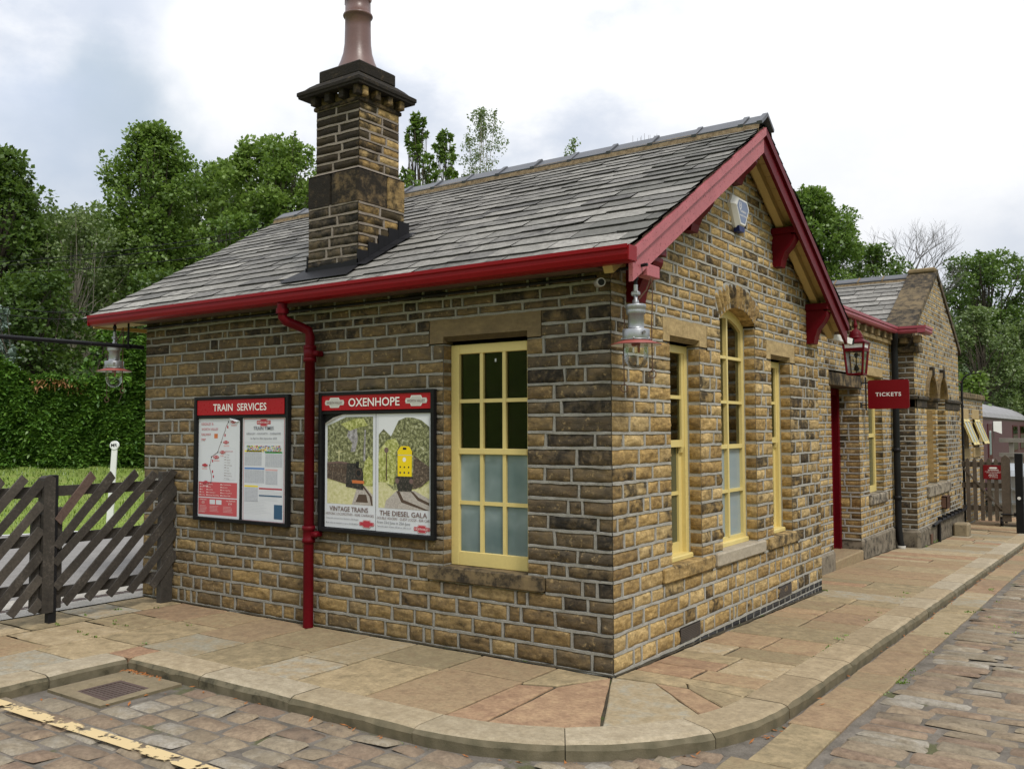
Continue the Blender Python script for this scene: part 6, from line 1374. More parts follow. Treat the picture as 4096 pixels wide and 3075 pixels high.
# grass on the bank
def cards(name, P, D, W, tint, mat, parent=None, org=None, **props):
    """many leaf shaped faces: P base points, D length vectors, W half width vectors (numpy n x 3)"""
    n = len(P); v = np.empty((n, 4, 3)); v[:, 0] = P; v[:, 1] = P + D * .45 + W; v[:, 2] = P + D; v[:, 3] = P + D * .45 - W
    me = bpy.data.meshes.new(name); me.vertices.add(4 * n); org = Vector(org) if org is not None else (ORG[parent.name] if parent else Vector((float(P[:, 0].mean()), float(P[:, 1].mean()), float(P[:, 2].min()))))
    me.vertices.foreach_set('co', (v - np.array(org)).astype(np.float32).ravel()); me.loops.add(4 * n); me.loops.foreach_set('vertex_index', np.arange(4 * n, dtype=np.int32)); me.polygons.add(n); me.polygons.foreach_set('loop_start', np.arange(0, 4 * n, 4, dtype=np.int32)); me.polygons.foreach_set('loop_total', np.full(n, 4, dtype=np.int32)) if False else None
    me.materials.append(MATS[mat]); at = me.attributes.new('tint', 'FLOAT_COLOR', 'CORNER'); t = np.zeros((n, 4), dtype=np.float32); t[:, 0] = np.clip(tint, 0, 1); t[:, 3] = 1; at.data.foreach_set('color', np.repeat(t, 4, axis=0).ravel()); me.update(calc_edges=True); me.validate()
    return link(name, me, parent, org, **props)
G = np.random.default_rng(5)
n = 26000; d = G.uniform(3.2, 10.2, n); s = G.uniform(-9, 16, n); px = Pa.x + pd.x * s - pd.y * d; py = Pa.y + pd.y * s + pd.x * d
pz = np.array([thz(a, b_) for a, b_ in zip(px, py)]); a = G.uniform(0, 6.283, n); hgt = G.uniform(.05, .14, n)
D = np.stack([np.cos(a) * hgt * .5, np.sin(a) * hgt * .5, hgt], 1); Wd = np.stack([-np.sin(a), np.cos(a), np.zeros(n)], 1) * .012
cards('grass', np.stack([px, py, pz - .01], 1), D, Wd, G.uniform(0, 1, n) * .7 + .3 * np.sin(px * .9 + py * .7), 'grass_blade', label='short mown grass on the bank below the hedge', category='grass', kind='stuff')

# ================================================================== TREES
def unit(n):
    v = G.normal(size=(n, 3)); return v / np.linalg.norm(v, axis=1, keepdims=True)
def crown(name, clumps, per, leaf, mat, parent, org=None, droop=0., tbase=.5, aspect=.42, **props):
    """clumps: (cx, cy, cz, rx, ry, rz)"""
    Ps, Ds, Ws, Ts = [], [], [], []
    for c in clumps:
        c = np.array(c); n = max(14, int(per * (c[3] / .75) ** 1.7 * G.uniform(.75, 1.25))); u = unit(n); r = G.uniform(.35, 1.0, n) ** .55; lump = 1 + .22 * np.sin(u[:, 0] * 5 + c[0] * 3) * np.sin(u[:, 1] * 5 + c[1]) * np.sin(u[:, 2] * 6 + c[2])
        P = c[:3] + u * (r * lump)[:, None] * c[3:]; dirv = u * .55 + G.normal(size=(n, 3)) * .55; dirv[:, 2] += .08 - droop; dirv /= np.linalg.norm(dirv, axis=1, keepdims=True)
        nv = unit(n) * .6 + np.array([0, 0, 1.0]) + u * .4; w = np.cross(dirv, nv); w /= np.linalg.norm(w, axis=1, keepdims=True) + 1e-9; L_ = leaf * G.uniform(.6, 1.35, n)
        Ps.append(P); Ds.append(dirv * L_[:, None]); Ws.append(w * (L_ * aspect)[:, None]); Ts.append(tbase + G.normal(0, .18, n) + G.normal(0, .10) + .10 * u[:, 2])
    return cards(name, np.concatenate(Ps), np.concatenate(Ds), np.concatenate(Ws), np.concatenate(Ts), mat, parent, org, **props)
def limbs(mb, base, H, r0, tips, rr, mi=0):
    top = Vector(base) + Vector((rr.uniform(-.3, .3), rr.uniform(-.3, .3), H)); tr = [Vector(base) + (top - Vector(base)) * t + Vector((rr.uniform(-.12, .12), rr.uniform(-.12, .12), 0)) * (0 if t in (0,) else 1) for t in (0, .2, .4, .6, .8, 1)]
    mb.tube(tr, [r0 * (1 - .85 * t) for t in (0, .2, .4, .6, .8, 1)], 8, mi)
    for tip in tips:
        tip = Vector(tip); k = rr.uniform(.3, .75); st = tr[0] + (tr[-1] - tr[0]) * min(k, max(.15, (tip.z - tr[0].z) / H - .15)); md = (st + tip) / 2 + Vector((rr.uniform(-.3, .3), rr.uniform(-.3, .3), rr.uniform(-.1, .35)))
        mb.tube([st, md, tip], [r0 * .30, r0 * .17, .012], 5, mi)
def tree(label, u, D, vtop, vbot, wpx, mat, shape='round', n=34, per=300, leaf=.13, seed=1, group=None, trunk='bark', name='broadleaf_tree', lean=0., z0=None, clr=1.0, tb=.5, droop=0., shoots=.5):
    """a tree standing D metres ahead of the camera, its top at photo row vtop, crown wpx photo pixels wide"""
    global G
    G = np.random.default_rng(seed * 17 + 3); rr = random.Random(seed); b = place(u, D); zg = thz(b.x, b.y) if z0 is None else z0; b.z = zg; top = zat(vtop, D); bot = max(zg + .3, zat(vbot, D)); Wd = wpx / FPX * D / 2; H = top - bot
    t = thing(name, label, 'tree', b, group); cl = []
    for i in range(n):
        f = (i + rr.random()) / n
        if shape == 'cone': k = (1 - f) ** .8 * .95 + .03
        elif shape == 'pyramid': k = (1 - f) ** .55 * .92 + .06
        elif shape == 'column': k = math.sin(math.pi * min(.97, f * .80 + .16)) ** .7
        elif shape == 'umbrella': k = .5 + .5 * min(1, f * 2.4) if f < .72 else math.sqrt(max(.05, 1 - ((f - .72) / .28) ** 2))
        else: k = math.sqrt(max(.04, 1 - (2 * f - .85) ** 2 / 1.35)) if f > .42 else .80 + .3 * f
        k *= rr.uniform(.86, 1.12)
        a = rr.uniform(0, 6.283); rad = Wd * k * math.sqrt(rr.uniform(.12, 1)) * .88; cr = max(.14 if shape == 'cone' else .24, (1.02 - f if shape == 'cone' else 1) * min(Wd * .30, 1.05 * clr) * rr.uniform(.55, 1.1) * (1 - .35 * f))
        zc = min(bot + H * f, top - cr * .7); p = (b.x + math.cos(a) * rad + lean * f, b.y + math.sin(a) * rad, zc); cl.append((*p, cr, cr, cr * rr.uniform(.6, .9)))
        if rr.random() < shoots and rad > Wd * k * .45:
            sx, sy_, l = math.cos(a) * rr.uniform(.1, .7), math.sin(a) * rr.uniform(.1, .7), cr * rr.uniform(.7, 1.2)
            for q in range(3):
                e = l * (.55 + .42 * q); r_ = cr * (.36 - .09 * q); zz = p[2] + e * .95
                if zz + r_ < top: cl.append((p[0] + sx * e, p[1] + sy_ * e, zz, r_, r_, r_ * 1.2))
    for i in range(max(3, n // 9)):
        a = rr.uniform(0, 6.28); rad = Wd * (.05 if shape == 'cone' else .22) * rr.random(); zt = top - rr.random() * H * .10
        for q in range(4): r_ = (.34 - .07 * (3 - q) if False else (.14 + .07 * (3 - q)) if shape == 'cone' else .34 - .06 * q) * max(.55, clr * min(1, Wd / 2.5)); cl.append((b.x + math.cos(a) * rad + lean, b.y + math.sin(a) * rad, zt - r_ - .30 * (3 - q), r_, r_, r_ * 1.2))
    crown('crown', cl, per, leaf, mat, t, droop=droop, tbase=tb)
    mb = MB(); limbs(mb, (b.x, b.y, zg - .3), (top - zg) * .82, max(.06, Wd * (.03 if trunk == 'pale_bark' else .06)), [c[:3] for c in cl[::(9 if name == 'birch_tree' else 3)]], rr); mb.build('trunk', trunk, t); return t
LT = 'trees on the hillside left of the station roof'
tree('tall leafy ash tree rising highest in the middle of the left hillside', 600, 33, 500, 1200, 620, 'leaf_mid', shape='pyramid', n=130, per=330, seed=2, group=LT, leaf=0.133, tb=.55)
tree('dark conical sycamore at the far left edge with two pale leading shoots', -10, 29, 590, 1350, 640, 'leaf_dark', 'pyramid', n=102, per=315, seed=3, group=LT, leaf=0.144, tb=.6)
tree('pale feathery rowan with thin light stems between the dark sycamore and the ash', 300, 30, 820, 1400, 520, 'leaf_grey', 'round', n=78, per=247, seed=4, group=LT, leaf=0.108, trunk='pale_bark', tb=.5)
tree('bright green maple with loose upright shoots to the right of the ash', 820, 36, 640, 1150, 460, 'leaf_mid', 'round', n=68, per=315, seed=5, group=LT, leaf=0.144, tb=.62)
tree('bushy light green tree just left of the chimney', 1100, 34, 560, 1100, 560, 'leaf_mid', n=102, per=360, seed=6, group=LT, leaf=0.144, tb=.75)
tree('low round tree below the roof verge with dark shade under it', 960, 31, 860, 1260, 420, 'leaf_mid', n=61, per=315, seed=7, group=LT, leaf=0.137, tb=.45)
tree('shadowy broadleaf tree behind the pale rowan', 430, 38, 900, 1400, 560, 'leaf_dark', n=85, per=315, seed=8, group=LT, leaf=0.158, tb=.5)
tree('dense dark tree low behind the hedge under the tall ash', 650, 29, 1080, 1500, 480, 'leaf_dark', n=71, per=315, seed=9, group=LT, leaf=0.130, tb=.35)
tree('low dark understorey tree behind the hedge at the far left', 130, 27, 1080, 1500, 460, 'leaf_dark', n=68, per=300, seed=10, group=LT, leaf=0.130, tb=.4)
tree('silvery blue spruce tips showing at the left edge above the hedge', -20, 25, 1220, 1480, 210, 'leaf_silver', 'cone', n=40, per=225, seed=11, leaf=0.114, name='spruce_tree', tb=.5)
tree('broad dark tree in the gap between the ash and the chimney tree, set further back', 870, 44, 720, 1250, 620, 'leaf_dark', n=80, per=260, seed=31, group=LT, leaf=.16, tb=.6)
tree('distant dark tree filling the dip behind the pale rowan', 210, 45, 850, 1400, 700, 'leaf_dark', n=80, per=260, seed=32, group=LT, leaf=.16, tb=.55)
tree('leafy tree wholly behind the chimney stack and roof', 1350, 40, 640, 1100, 420, 'leaf_dark', n=61, per=285, seed=12, group=LT, leaf=0.144)
tree('conical dark green maple with pale tips just right of the chimney', 1668, 36, 455, 790, 250, 'leaf_mid', 'cone', n=57, per=225, seed=13, leaf=0.137, tb=.35, clr=.6)
tree('second smaller pointed maple between the chimney maple and the birch', 1775, 37, 520, 800, 220, 'leaf_mid', 'cone', n=44, per=195, seed=14, leaf=0.137, tb=.5, clr=.6)
tree('feathery drooping birch tree standing alone above the ridge', 1930, 40, 430, 790, 210, 'leaf_grey', 'round', n=90, per=210, seed=15, leaf=.085, shoots=.2, name='birch_tree', trunk='pale_bark', tb=.55, droop=.5, clr=.7)
tree('small treetop just showing over the ridge tiles', 2300, 42, 555, 900, 110, 'leaf_light', 'column', n=23, per=97, seed=16, leaf=0.115, tb=.4, clr=.5)
RT = 'trees beyond the roofs on the right'
tree('tall rounded ash tree beside the right slope of the roof', 3230, 44, 775, 1300, 520, 'leaf_mid', n=119, per=360, seed=17, group=RT, leaf=0.158, tb=.40)
tree('darker lower tree in front of the bare twigs', 3520, 46, 985, 1300, 300, 'leaf_dark', n=61, per=285, seed=18, group=RT, leaf=0.144, tb=.6)
tree('broad umbrella shaped sycamore with sky showing through its branches', 3960, 52, 1025, 1480, 520, 'leaf_dark', 'umbrella', n=132, per=225, seed=19, group=RT, leaf=0.158, tb=.6, clr=.85)
tree('pale feathery willow bush below the umbrella shaped sycamore', 3930, 41, 1235, 1700, 330, 'leaf_grey', n=102, per=315, seed=20, group=RT, leaf=0.122, tb=.5, name='willow_tree')
tree('second pale willow at the right edge behind the stone gable end', 4110, 42, 1290, 1720, 320, 'leaf_grey', n=85, per=315, seed=21, group=RT, leaf=0.122, tb=.35, name='willow_tree')
tree('dark leafy tree filling the gap above the railway carriage', 4060, 50, 1400, 1760, 420, 'leaf_dark', n=74, per=315, seed=22, group=RT, leaf=0.144, tb=.4)
tree('bright young sapling beside the far end of the gable', 3900, 31, 1500, 1700, 110, 'leaf_light', 'column', n=27, per=165, seed=23, leaf=0.133, tb=.35, clr=.6)
# bare tree
t = thing('bare_tree', 'leafless grey tree with fanned thin branches behind the cross gable', 'tree', place(3660, 48, thz(*place(3660, 48).xy))); rr = random.Random(77); mb = MB(); b = place(3640, 48, -1)
def br(p, d, l, r, k):
    if k == 0 or l < .12: return
    pts = [p]; 
    for i in range(3): d = (d + Vector((rr.uniform(-.16, .16), rr.uniform(-.16, .16), rr.uniform(-.04, .12)))).normalized(); pts.append(pts[-1] + d * l / 3)
    mb.tube(pts, [r, r * .85, r * .7, r * .55], 4 if r < .05 else 6, cap=False)
    for i in range(3 if k > 4 else 2 + (rr.random() < .55)):
        nd = (d + Vector((rr.uniform(-.75, .75), rr.uniform(-.75, .75), rr.uniform(-.3, .45)))).normalized(); br(pts[rr.choice((2, 3))], nd, l * rr.uniform(.66, .86), r * .58, k - 1)
top = Vector((b.x, b.y, zat(1180, 48)))
mb.tube([b, b + (top - b) * .5 + Vector((.2, 0, 0)), top], [.3, .24, .16], 8)
for i in range(6): a = -1.35 + i * .54; br(top - Vector((0, 0, .3 * (i % 3))), (RH * math.sin(a) + Vector((0, 0, 1)) * max(.25, math.cos(a)) + FH * rr.uniform(-.4, .4)).normalized(), 1.45, .06, 6)
mb.build('branches', 'twig_grey', t)
t = thing('bare_shrub', 'dry leafless twigs poking above the ridge tiles', 'shrub', place(2560, 38, 6)); mb = MB()
for i in range(9): p = place(2545 + i * 12 + rr.uniform(-5, 5), 38, 6.0); q_ = p.copy(); q_.z = zat(rr.uniform(515, 555), 38); mb.tube([p, (p + q_) / 2 + Vector((rr.uniform(-.05, .05), 0, 0)), q_], [.02, .015, .006], 4)
for i in range(3): pass
mb.build('twigs', 'twig_grey', t)
# conifer hedge
G = np.random.default_rng(44); a_, b_ = place(-420, 23.5), place(760, 26.5); hd = Vector((b_.x - a_.x, b_.y - a_.y, 0)); HL = hd.length; hd /= HL; hn = Vector((hd.y, -hd.x, 0)); hn = hn if hn.dot(CAM - a_) > 0 else -hn
hedge = thing('hedge', 'tall clipped green conifer hedge along the top of the grass bank', 'hedge', ((a_.x + b_.x) / 2, (a_.y + b_.y) / 2, .6))
def htop(s): return 3.55 + .35 * math.sin(s * 1.1) + (1.2 * max(0, (s / HL - .62) / .38)) + .5 * noise.noise(Vector((s * .8, 0, 5)))
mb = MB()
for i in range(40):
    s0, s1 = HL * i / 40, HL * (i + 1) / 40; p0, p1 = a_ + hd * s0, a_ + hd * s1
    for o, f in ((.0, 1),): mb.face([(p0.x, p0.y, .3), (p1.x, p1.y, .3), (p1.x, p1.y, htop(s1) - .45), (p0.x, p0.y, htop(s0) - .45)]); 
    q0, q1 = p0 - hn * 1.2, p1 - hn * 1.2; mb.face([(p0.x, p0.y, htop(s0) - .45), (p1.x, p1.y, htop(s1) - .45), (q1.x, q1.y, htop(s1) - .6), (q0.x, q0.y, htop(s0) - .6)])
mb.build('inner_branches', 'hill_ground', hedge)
ns = 12500; S = G.uniform(0, HL, ns); T = G.uniform(0, 1, ns) ** .85; Z_ = np.array([.55 + (htop(s) - .55) * t for s, t in zip(S, T)]); dep = G.uniform(0, .22, ns) + .10 * np.sin(S * 3.1 + Z_ * 2.2) + .08 * np.sin(S * 7 - Z_ * 5)
base = np.array(a_)[None] * np.array([1, 1, 0]) + np.array(hd)[None] * S[:, None] + np.array(hn)[None] * (dep + .05)[:, None]; base[:, 2] = Z_
Ps, Ds, Ws, Ts = [], [], [], []
tip = G.normal(0, .18, ns) + .35 + .35 * (dep - .1)
for k in range(7):
    d = np.array(hn)[None] * G.uniform(.35, .9, (ns, 1)) + np.array(hd)[None] * G.normal(0, .75, (ns, 1)); d[:, 2] += G.normal(-.12, .42, ns); d /= np.linalg.norm(d, axis=1, keepdims=True); l = G.uniform(.08, .21, ns)
    nv = np.array([0, 0, 1.])[None] + unit(ns) * .7; w = np.cross(d, nv); w /= np.linalg.norm(w, axis=1, keepdims=True); Ps.append(base + unit(ns) * .05); Ds.append(d * l[:, None]); Ws.append(w * (l * .19)[:, None]); Ts.append(tip + G.normal(0, .1, ns))
cards('foliage', np.concatenate(Ps), np.concatenate(Ds), np.concatenate(Ws), np.concatenate(Ts), 'leaf_conifer', hedge)
n = 120; S = HL * G.choice([.455, .50, .545, .59], n) + G.normal(0, .12, n); base = np.array(a_)[None] * np.array([1, 1, 0]) + np.array(hd)[None] * S[:, None] + np.array(hn)[None] * .42; base[:, 2] = np.array([htop(s) for s in S]) - .1 - abs(G.normal(0, .10, n)); d = unit(n); d[:, 2] -= .4
cards('brown_tips', base, d * .16, np.cross(d, [0, 0, 1]) * .03, G.uniform(0, 1, n), 'leaf_brown', hedge)
for i, (u, D, vt, w) in enumerate(((880, 25.5, 1180, 330), (1010, 26, 1230, 260), (430, 25.6, 1290, 260))):
    tree(('tall unclipped cypress beside the left end of the gutter', 'second cypress behind the corner of the stone wall', 'bushy cypress rising out of the hedge behind the black pipe')[i], u, D, vt, 1560, w, 'leaf_conifer', 'cone', n=60, per=260, seed=60 + i, leaf=.13, name='cypress_tree', tb=.45, droop=.15)
# boundary post lettered MR
b = place(433, 18.5); zb = thz(b.x, b.y); zc = zat(1774, 18.5); c = place(460, 18.5, zc); mrp = thing('boundary_post', 'leaning white iron post with round head lettered MR on the grass bank', 'post', (b.x, b.y, zb)); rv = RH; lo = Vector((b.x, b.y, zb - .2)); up_ = (c - lo).normalized(); sd = rv
mb = MB(); w0, w1 = .075, .052; cc = c - up_ * .07; mb.prism([lo - sd * w0, lo + sd * w0, cc + sd * w1, cc - sd * w1], FH * .04); vs = [c + sd * .088 * math.cos(2 * math.pi * k / 24) + Vector((0, 0, 1)) * .088 * math.sin(2 * math.pi * k / 24) for k in range(24)]; mb.prism([v_ - FH * .015 for v_ in vs], FH * .05); mb.build('casting', 'white_paint', mrp)
mb = MB(); mb.text('MR', c - FH * .017 - Vector((0, 0, .032)), sd, (0, 0, 1), .068, .125, 0, .02, 'C'); mb.build('lettering', 'ink_black', mrp)
# overhead wires on the left
for i, (v0, v1, D0, D1) in enumerate(((1050, 880, 26, 27), (1062, 905, 26, 27), (1085, 965, 26, 27), (1150, 1235, 22, 23), (1178, 1262, 22, 23))):
    p, q_ = place(-300, D0, zat(v0 + (v0 - v1) * .02, D0)), place(1180 if i < 3 else 460, D1, zat(v1, D1)); mb = MB(); mb.tube([p + (q_ - p) * t - Vector((0, 0, .25 * 4 * t * (1 - t))) for t in [k / 10 for k in range(11)]], .011, 4); mb.build('overhead_wire', 'black_paint', None, None, label=('highest thin black wire crossing in front of the hillside trees', 'second highest thin wire crossing in front of the hillside trees', 'thin wire sagging below the upper pair across the hillside trees', 'upper of the two low wires running down to the gutter end', 'lower of the two low wires running down to the gutter end')[i], category='wire', group='overhead wires')

# ================================================================== RAILWAY CARRIAGE AND FAR THINGS ON THE RIGHT
coach = thing('railway_carriage', 'maroon railway carriage with grey roof behind the wooden gate', 'carriage', (-2.3, 31, -1.1)); A = Vector((-.55, 20.6, 0)); Bq = Vector((-1.35, 40.5, 0)); cd = (Bq - A).normalized(); cn = Vector((-cd.y, cd.x, 0)); CL = (Bq - A).length
def cp(s, o, z): p = A + cd * s + cn * o; return (p.x, p.y, z)
def cbx(mb, s0, s1, o0, o1, z0, z1, mi=0): mb.prism([cp(s0, o0, z0), cp(s1, o0, z0), cp(s1, o1, z0), cp(s0, o1, z0)], (0, 0, z1 - z0), mi)
wins = [(12.3, 14.6), (16.2, 18.6)]
mb = MB(); cbx(mb, 0, CL, 0, 2.8, -.25, 2.03); cbx(mb, 0, CL, -.02, .0, 2.0, 2.05); cbx(mb, 0, CL, -.03, 0, -.27, -.20); mb.build('body', 'carriage_maroon', coach)
mb = MB(); pr = [(-.06, 2.04), (.0, 2.18), (.15, 2.33), (.45, 2.50), (.9, 2.62), (1.4, 2.66), (1.9, 2.62), (2.35, 2.5), (2.65, 2.33), (2.8, 2.18), (2.86, 2.04)]; mb.prism([cp(0, a, z) for a, z in pr], cd * CL, 0, sm=False); rf = mb.build('roof', 'carriage_roof', coach)
mb = MB(); mb.tube([cp(3, .5, 2.55), cp(6, .7, 2.60), cp(12, .6, 2.58)], .035, 6); mb.tube([cp(1, .9, 2.62), cp(4, .95, 2.66), cp(9, .5, 2.58)], .03, 6); mb.build('roof_cable', 'black_iron', rf)
for k in range(4): mb = MB(); mb.lathe([(.16, 2.62), (.16, 2.70), (.08, 2.76), (0, 2.77)], Vector(cp(3.5 + k * 3.2, 1.3, 0)), 12); mb.build('roof_vent', 'carriage_roof', coach)
for s0, s1 in wins:
    mb = MB(); cbx(mb, s0 - .05, s1 + .05, -.015, .01, .82, 1.82); f_ = mb.build('window', 'dark_maroon', coach); mb = MB(); cbx(mb, s0, s1, -.022, -.018, .88, 1.45); mb.build('pane', 'room_wall', f_); mb = MB(); cbx(mb, s0, s1, -.022, -.018, 1.49, 1.77); cbx(mb, (s0 + s1) / 2 - .015, (s0 + s1) / 2 + .015, -.026, -.018, 1.48, 1.78); mb.build('top_light', 'window_glass', f_)
mb = MB(); cbx(mb, 3.0, 4.2, -.02, .0, -.2, 1.85); dr = mb.build('door', 'dark_maroon', coach); mb = MB(); cbx(mb, 3.3, 3.85, -.028, -.021, .95, 1.65); mb.build('pane', 'pale_film', dr); mb = MB(); cbx(mb, 3.95, 4.05, -.06, -.02, .65, .80); mb.build('handle', 'white_plastic', dr)
mb = MB(); mb.prism([cp(4.5, -.03, 1.93), cp(4.9, -.22, 1.93), cp(4.9, -.22, 1.55), cp(4.5, -.03, 1.64)], cd * .05); mb.build('lamp_bracket', 'white_plastic', coach)
for k in range(2):
    mb = MB(); cbx(mb, 2.0 + k * 12, 4.6 + k * 12, .15, 2.6, -.9, -.45)
    for s in (2.4, 4.2):
        for o in (.35, 2.3): 
            c = Vector(cp(s + k * 12, o, -.75)); vs = [c + cd * .45 * math.cos(2 * math.pi * j / 18) + Vector((0, 0, .45 * math.sin(2 * math.pi * j / 18))) for j in range(18)]; mb.prism(vs, cn * .12)
    mb.build('bogie', 'black_iron', coach)
mb = MB()
for o in (.65, 2.1): cbx(mb, -18, CL + 20, o, o + .07, -1.22, -1.18, 0)
mb.build('rail_track', 'rusty_iron', None, None, kind='structure')
fn = thing('timber_fence', 'weathered grey post and rail fence in front of the maroon carriage', 'fence', (.45, 20.6, -.53))
for z in (1.36, .99): mb = MB(); mb.cbox((-.02, 20.56, z), (.84, 20.60, z + .11), .005); mb.build('rail', 'grey_wood', fn)
for x in (.20, .58): mb = MB(); mb.cbox((x, 20.6, -.55), (x + .11, 20.70, 1.47), .005); mb.build('post', 'grey_wood', fn)
mb = MB(); mb.tube([(.62, 21.0, .9), (.66, 21.0, 1.5)], .03, 8, 0); mb.tube([(.66, 21.0, 1.5), (.69, 21.0, 1.92)], .03, 8, 1); mb.build('marker_pole', ['sign_red', 'white_paint'], None, None, label='leaning red and white pole behind the grey rail fence', category='pole')
bn = thing('waste_bin', 'large galvanised wheeled waste bin behind the picket gate', 'bin', (.95, 17.4, gz(17.4))); zb = gz(17.4)
mb = MB(); a0, a1 = [(.30, 17.0), (1.65, 17.0), (1.65, 17.9), (.30, 17.9)], [(.24, 16.9), (1.72, 16.9), (1.72, 18.0), (.24, 18.0)]; vs = [(*p, zb + .22) for p in a0] + [(*p, zb + 1.12) for p in a1]; mb.faces(vs, [(3, 2, 1, 0), (4, 5, 6, 7)] + [(i, (i + 1) % 4, 4 + (i + 1) % 4, 4 + i) for i in range(4)])
for z in (.5, .8): mb.box((.255, 16.9, zb + z), (1.70, 16.99, zb + z + .05))
for i in range(6): mb.box((.36 + i * .24, 16.90, zb + .3), (.40 + i * .24, 16.96, zb + 1.1))
mb.build('body', 'galvanised', bn); mb = MB(); pr = [(16.88, 1.12), (16.95, 1.25), (17.2, 1.36), (17.45, 1.39), (17.7, 1.36), (17.95, 1.25), (18.02, 1.12)]; mb.prism([(.22, y, zb + z) for y, z in pr], (1.52, 0, 0)); mb.build('lid', 'galvanised', bn)
for x in (.4, 1.5):
    for y in (17.05, 17.8): mb = MB(); vs = [(x, y + .09 * math.cos(2 * math.pi * k / 14), zb + .10 + .09 * math.sin(2 * math.pi * k / 14)) for k in range(14)]; mb.prism(vs, (.05, 0, 0)); mb.box((x - .01, y - .03, zb + .1), (x + .06, y + .03, zb + .22)); mb.build('wheel', 'black_iron', bn)
# stone house far right
hs = thing('stone_house', 'blackened stone house gable at the right edge beyond the carriage', 'building', place(4180, 58, zat(1760, 58))); rh = random.Random(8); p0 = place(4046, 58); zt, zb = zat(1527, 58), zat(1780, 58); c2 = RH; mb = MB()
hb = [zb + i * (zat(1545, 58) - zb) / 13 for i in range(14)]
stone_wall(mb, (p0.x, p0.y, 0), tuple(c2), tuple(-FH), hb, lambda a, b: [(0, 5.0, True, True)], rh, (.35, .8), lambda u, z, r: (r.uniform(.2, .7), r.uniform(.25, .55), r.random(), .4), step=.3, g=.02)
zt0 = zat(1545, 58); mb.prism([(*p0.xy, zt0), (*(p0 + c2 * 5).xy, zt0), (*(p0 + c2 * 2.5).xy, zt0 + 1.5)], FH * 8, 0, (.6, .2, .3, .3)); mb.prism([(*(p0 + FH * .05).xy, zb), (*(p0 + FH * .05 + c2 * 5).xy, zb), (*(p0 + FH * .05 + c2 * 5).xy, zt0), (*(p0 + FH * .05).xy, zt0)], FH * 8, 1); mb.build('wall', ['gritstone', 'old_mortar'], hs)
mb = MB()
for a, b_ in ((-.35, 2.5), (5.35, 2.5)): q0, q1 = p0 - FH * .3 + c2 * a, p0 - FH * .3 + c2 * b_; z0_ = zt0 - .22 if True else 0; mb.prism([(*q0.xy, z0_ + .0), (*q1.xy, zt0 + 1.52), (*q1.xy, zt0 + 1.68), (*q0.xy, z0_ + .16)], FH * 8.6, 0, (.3, .3, .4, .6))
mb.build('roof', 'slate', hs); mb = MB(); q0 = p0 + c2 * .55 - FH * .12; mb.tube([(*q0.xy, zt0 - .1), (*q0.xy, zb)], .10, 8); mb.box((q0.x - .5, q0.y - .2, zt0 - .15), (q0.x + .4, q0.y + .1, zt0 - .02)); mb.build('downpipe', 'black_paint', hs)

# ================================================================== SKY, SUN, CAMERA
w = bpy.data.worlds.new('World'); scene.world = w; w.use_nodes = True; nt = w.node_tree; bg = nt.nodes['Background']
SAZ, SEL = R(-28), R(52)                                      # sun direction: from the right, slightly behind the camera
sky = N(nt, 'ShaderNodeTexSky'); sky.sky_type = 'NISHITA'; sky.sun_disc = False; sky.sun_elevation = SEL; sky.sun_rotation = math.pi / 2 - SAZ; sky.air_density = 1.0; sky.dust_density = 1.5
tc = N(nt, 'ShaderNodeTexCoord'); vec = tc.outputs['Generated']
def dirv(u, v): 
    d = FH * math.cos(PITCH) + Vector((0, 0, math.sin(PITCH))); up = Vector((-FH.x * math.sin(PITCH), -FH.y * math.sin(PITCH), math.cos(PITCH))); return (d + RH * ((u - 2048) / FPX) + up * ((1537.5 - v) / FPX)).normalized()
mp = N(nt, 'ShaderNodeMapping'); mp.inputs['Scale'].default_value = (1, 1, 1.7); L(nt, vec, mp.inputs[0])
n1 = noi(nt, mp.outputs[0], 3.1, 8, .55); n2 = noi(nt, mp.outputs[0], 7.5, 7, .6)
cloudf = math_(nt, 'ADD', math_(nt, 'MULTIPLY', n1, .65), math_(nt, 'MULTIPLY', n2, .35))
def blob(u, v, rad, soft):
    dn = N(nt, 'ShaderNodeVectorMath'); dn.operation = 'ADD'; nz = N(nt, 'ShaderNodeTexNoise'); nz.inputs['Scale'].default_value = 9; nz.inputs['Detail'].default_value = 6; L(nt, vec, nz.inputs['Vector'])
    sb = N(nt, 'ShaderNodeVectorMath'); sb.operation = 'MULTIPLY_ADD'; L(nt, nz.outputs['Color'], sb.inputs[0]); sb.inputs[1].default_value = (.16, .16, .16); sb.inputs[2].default_value = (-.08, -.08, -.08); L(nt, vec, dn.inputs[0]); L(nt, sb.outputs[0], dn.inputs[1])
    ds = N(nt, 'ShaderNodeVectorMath'); ds.operation = 'DISTANCE'; L(nt, dn.outputs[0], ds.inputs[0]); ds.inputs[1].default_value = dirv(u, v)
    m_ = nt.nodes.new('ShaderNodeMapRange'); m_.interpolation_type = 'SMOOTHSTEP'; m_.inputs['From Min'].default_value = rad; m_.inputs['From Max'].default_value = rad * soft; m_.inputs['To Min'].default_value = 0; m_.inputs['To Max'].default_value = 1; L(nt, ds.outputs['Value'], m_.inputs['Value']); return m_.outputs[0]
white = (1.2, 1.2, 1.21)
base = mixc(nt, sss(nt, cloudf, .40, .60), (.76, .82, .93), white)
base = mixc(nt, math_(nt, 'MULTIPLY', blob(530, 440, .105, .3), .85), base, (.56, .66, .77))
base = mixc(nt, math_(nt, 'MULTIPLY', blob(40, 480, .11, .2), .6), base, (.62, .73, .92))
base = mixc(nt, math_(nt, 'MULTIPLY', blob(280, 760, .13, .2), .6), base, (.62, .71, .83))
base = mixc(nt, math_(nt, 'MULTIPLY', blob(1000, 250, .13, .35), .9), base, white)
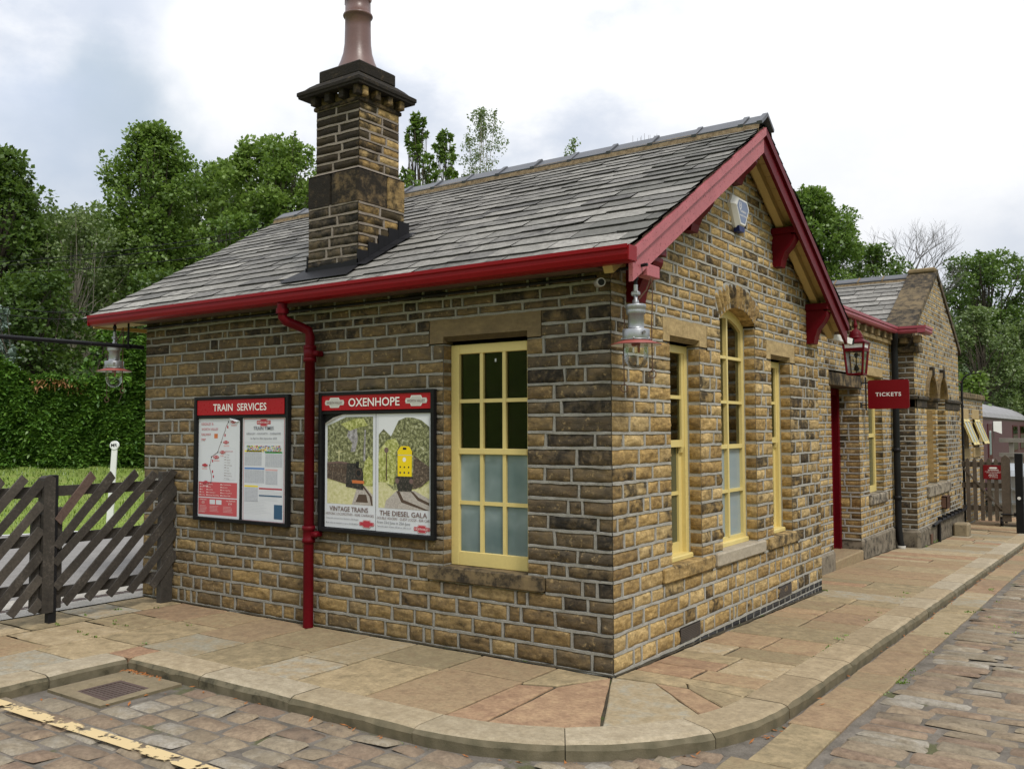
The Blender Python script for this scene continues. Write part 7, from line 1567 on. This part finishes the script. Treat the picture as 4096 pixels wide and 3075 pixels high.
base = mixc(nt, math_(nt, 'MULTIPLY', blob(3400, 500, .30, .3), .75), base, white)
sepz = nt.nodes.new('ShaderNodeSeparateXYZ'); L(nt, vec, sepz.inputs[0]); gr_ = math_(nt, 'MULTIPLY_ADD', math_(nt, 'MAXIMUM', sepz.outputs[2], 0.0), .70, .80)   # overcast: the zenith is brighter than the horizon
cloud_em = N(nt, 'ShaderNodeBackground'); L(nt, base, cloud_em.inputs[0]); L(nt, math_(nt, 'MULTIPLY', gr_, .88), cloud_em.inputs[1])
L(nt, sky.outputs[0], bg.inputs[0]); bg.inputs[1].default_value = .08
mx = N(nt, 'ShaderNodeMixShader'); mx.inputs[0].default_value = .90; L(nt, bg.outputs[0], mx.inputs[1]); L(nt, cloud_em.outputs[0], mx.inputs[2]); L(nt, mx.outputs[0], nt.nodes['World Output'].inputs['Surface'])
sl = bpy.data.lights.new('sun', 'SUN'); sl.energy = 2.0; sl.angle = R(12); sl.color = (1, .95, .87); so = bpy.data.objects.new('sun', sl); col.objects.link(so)
sd_ = Vector((math.cos(SAZ) * math.cos(SEL), math.sin(SAZ) * math.cos(SEL), math.sin(SEL))); so.rotation_euler = sd_.to_track_quat('Z', 'Y').to_euler(); so.location = (10, -10, 20)
cam = bpy.data.cameras.new('camera'); cam.lens = FPX / 4096 * 36; cam.sensor_width = 36; cam.clip_end = 2000; co = bpy.data.objects.new('camera', cam); col.objects.link(co); co.location = CAM
fw_ = FH * math.cos(PITCH) + Z * math.sin(PITCH); r_ = RH; u_ = r_.cross(fw_); r2 = r_ * math.cos(ROLL) + u_ * math.sin(ROLL); u2 = u_ * math.cos(ROLL) - r_ * math.sin(ROLL)
from mathutils import Matrix
co.rotation_euler = Matrix((r2, u2, -fw_)).transposed().to_euler(); scene.camera = co
scene.view_settings.view_transform = 'Standard'; scene.view_settings.look = 'None'; scene.view_settings.exposure = 0.14; scene.view_settings.gamma = 1
scene.render.resolution_x = 1024; scene.render.resolution_y = 768
scene.cycles.max_bounces = 6; scene.cycles.transparent_max_bounces = 12
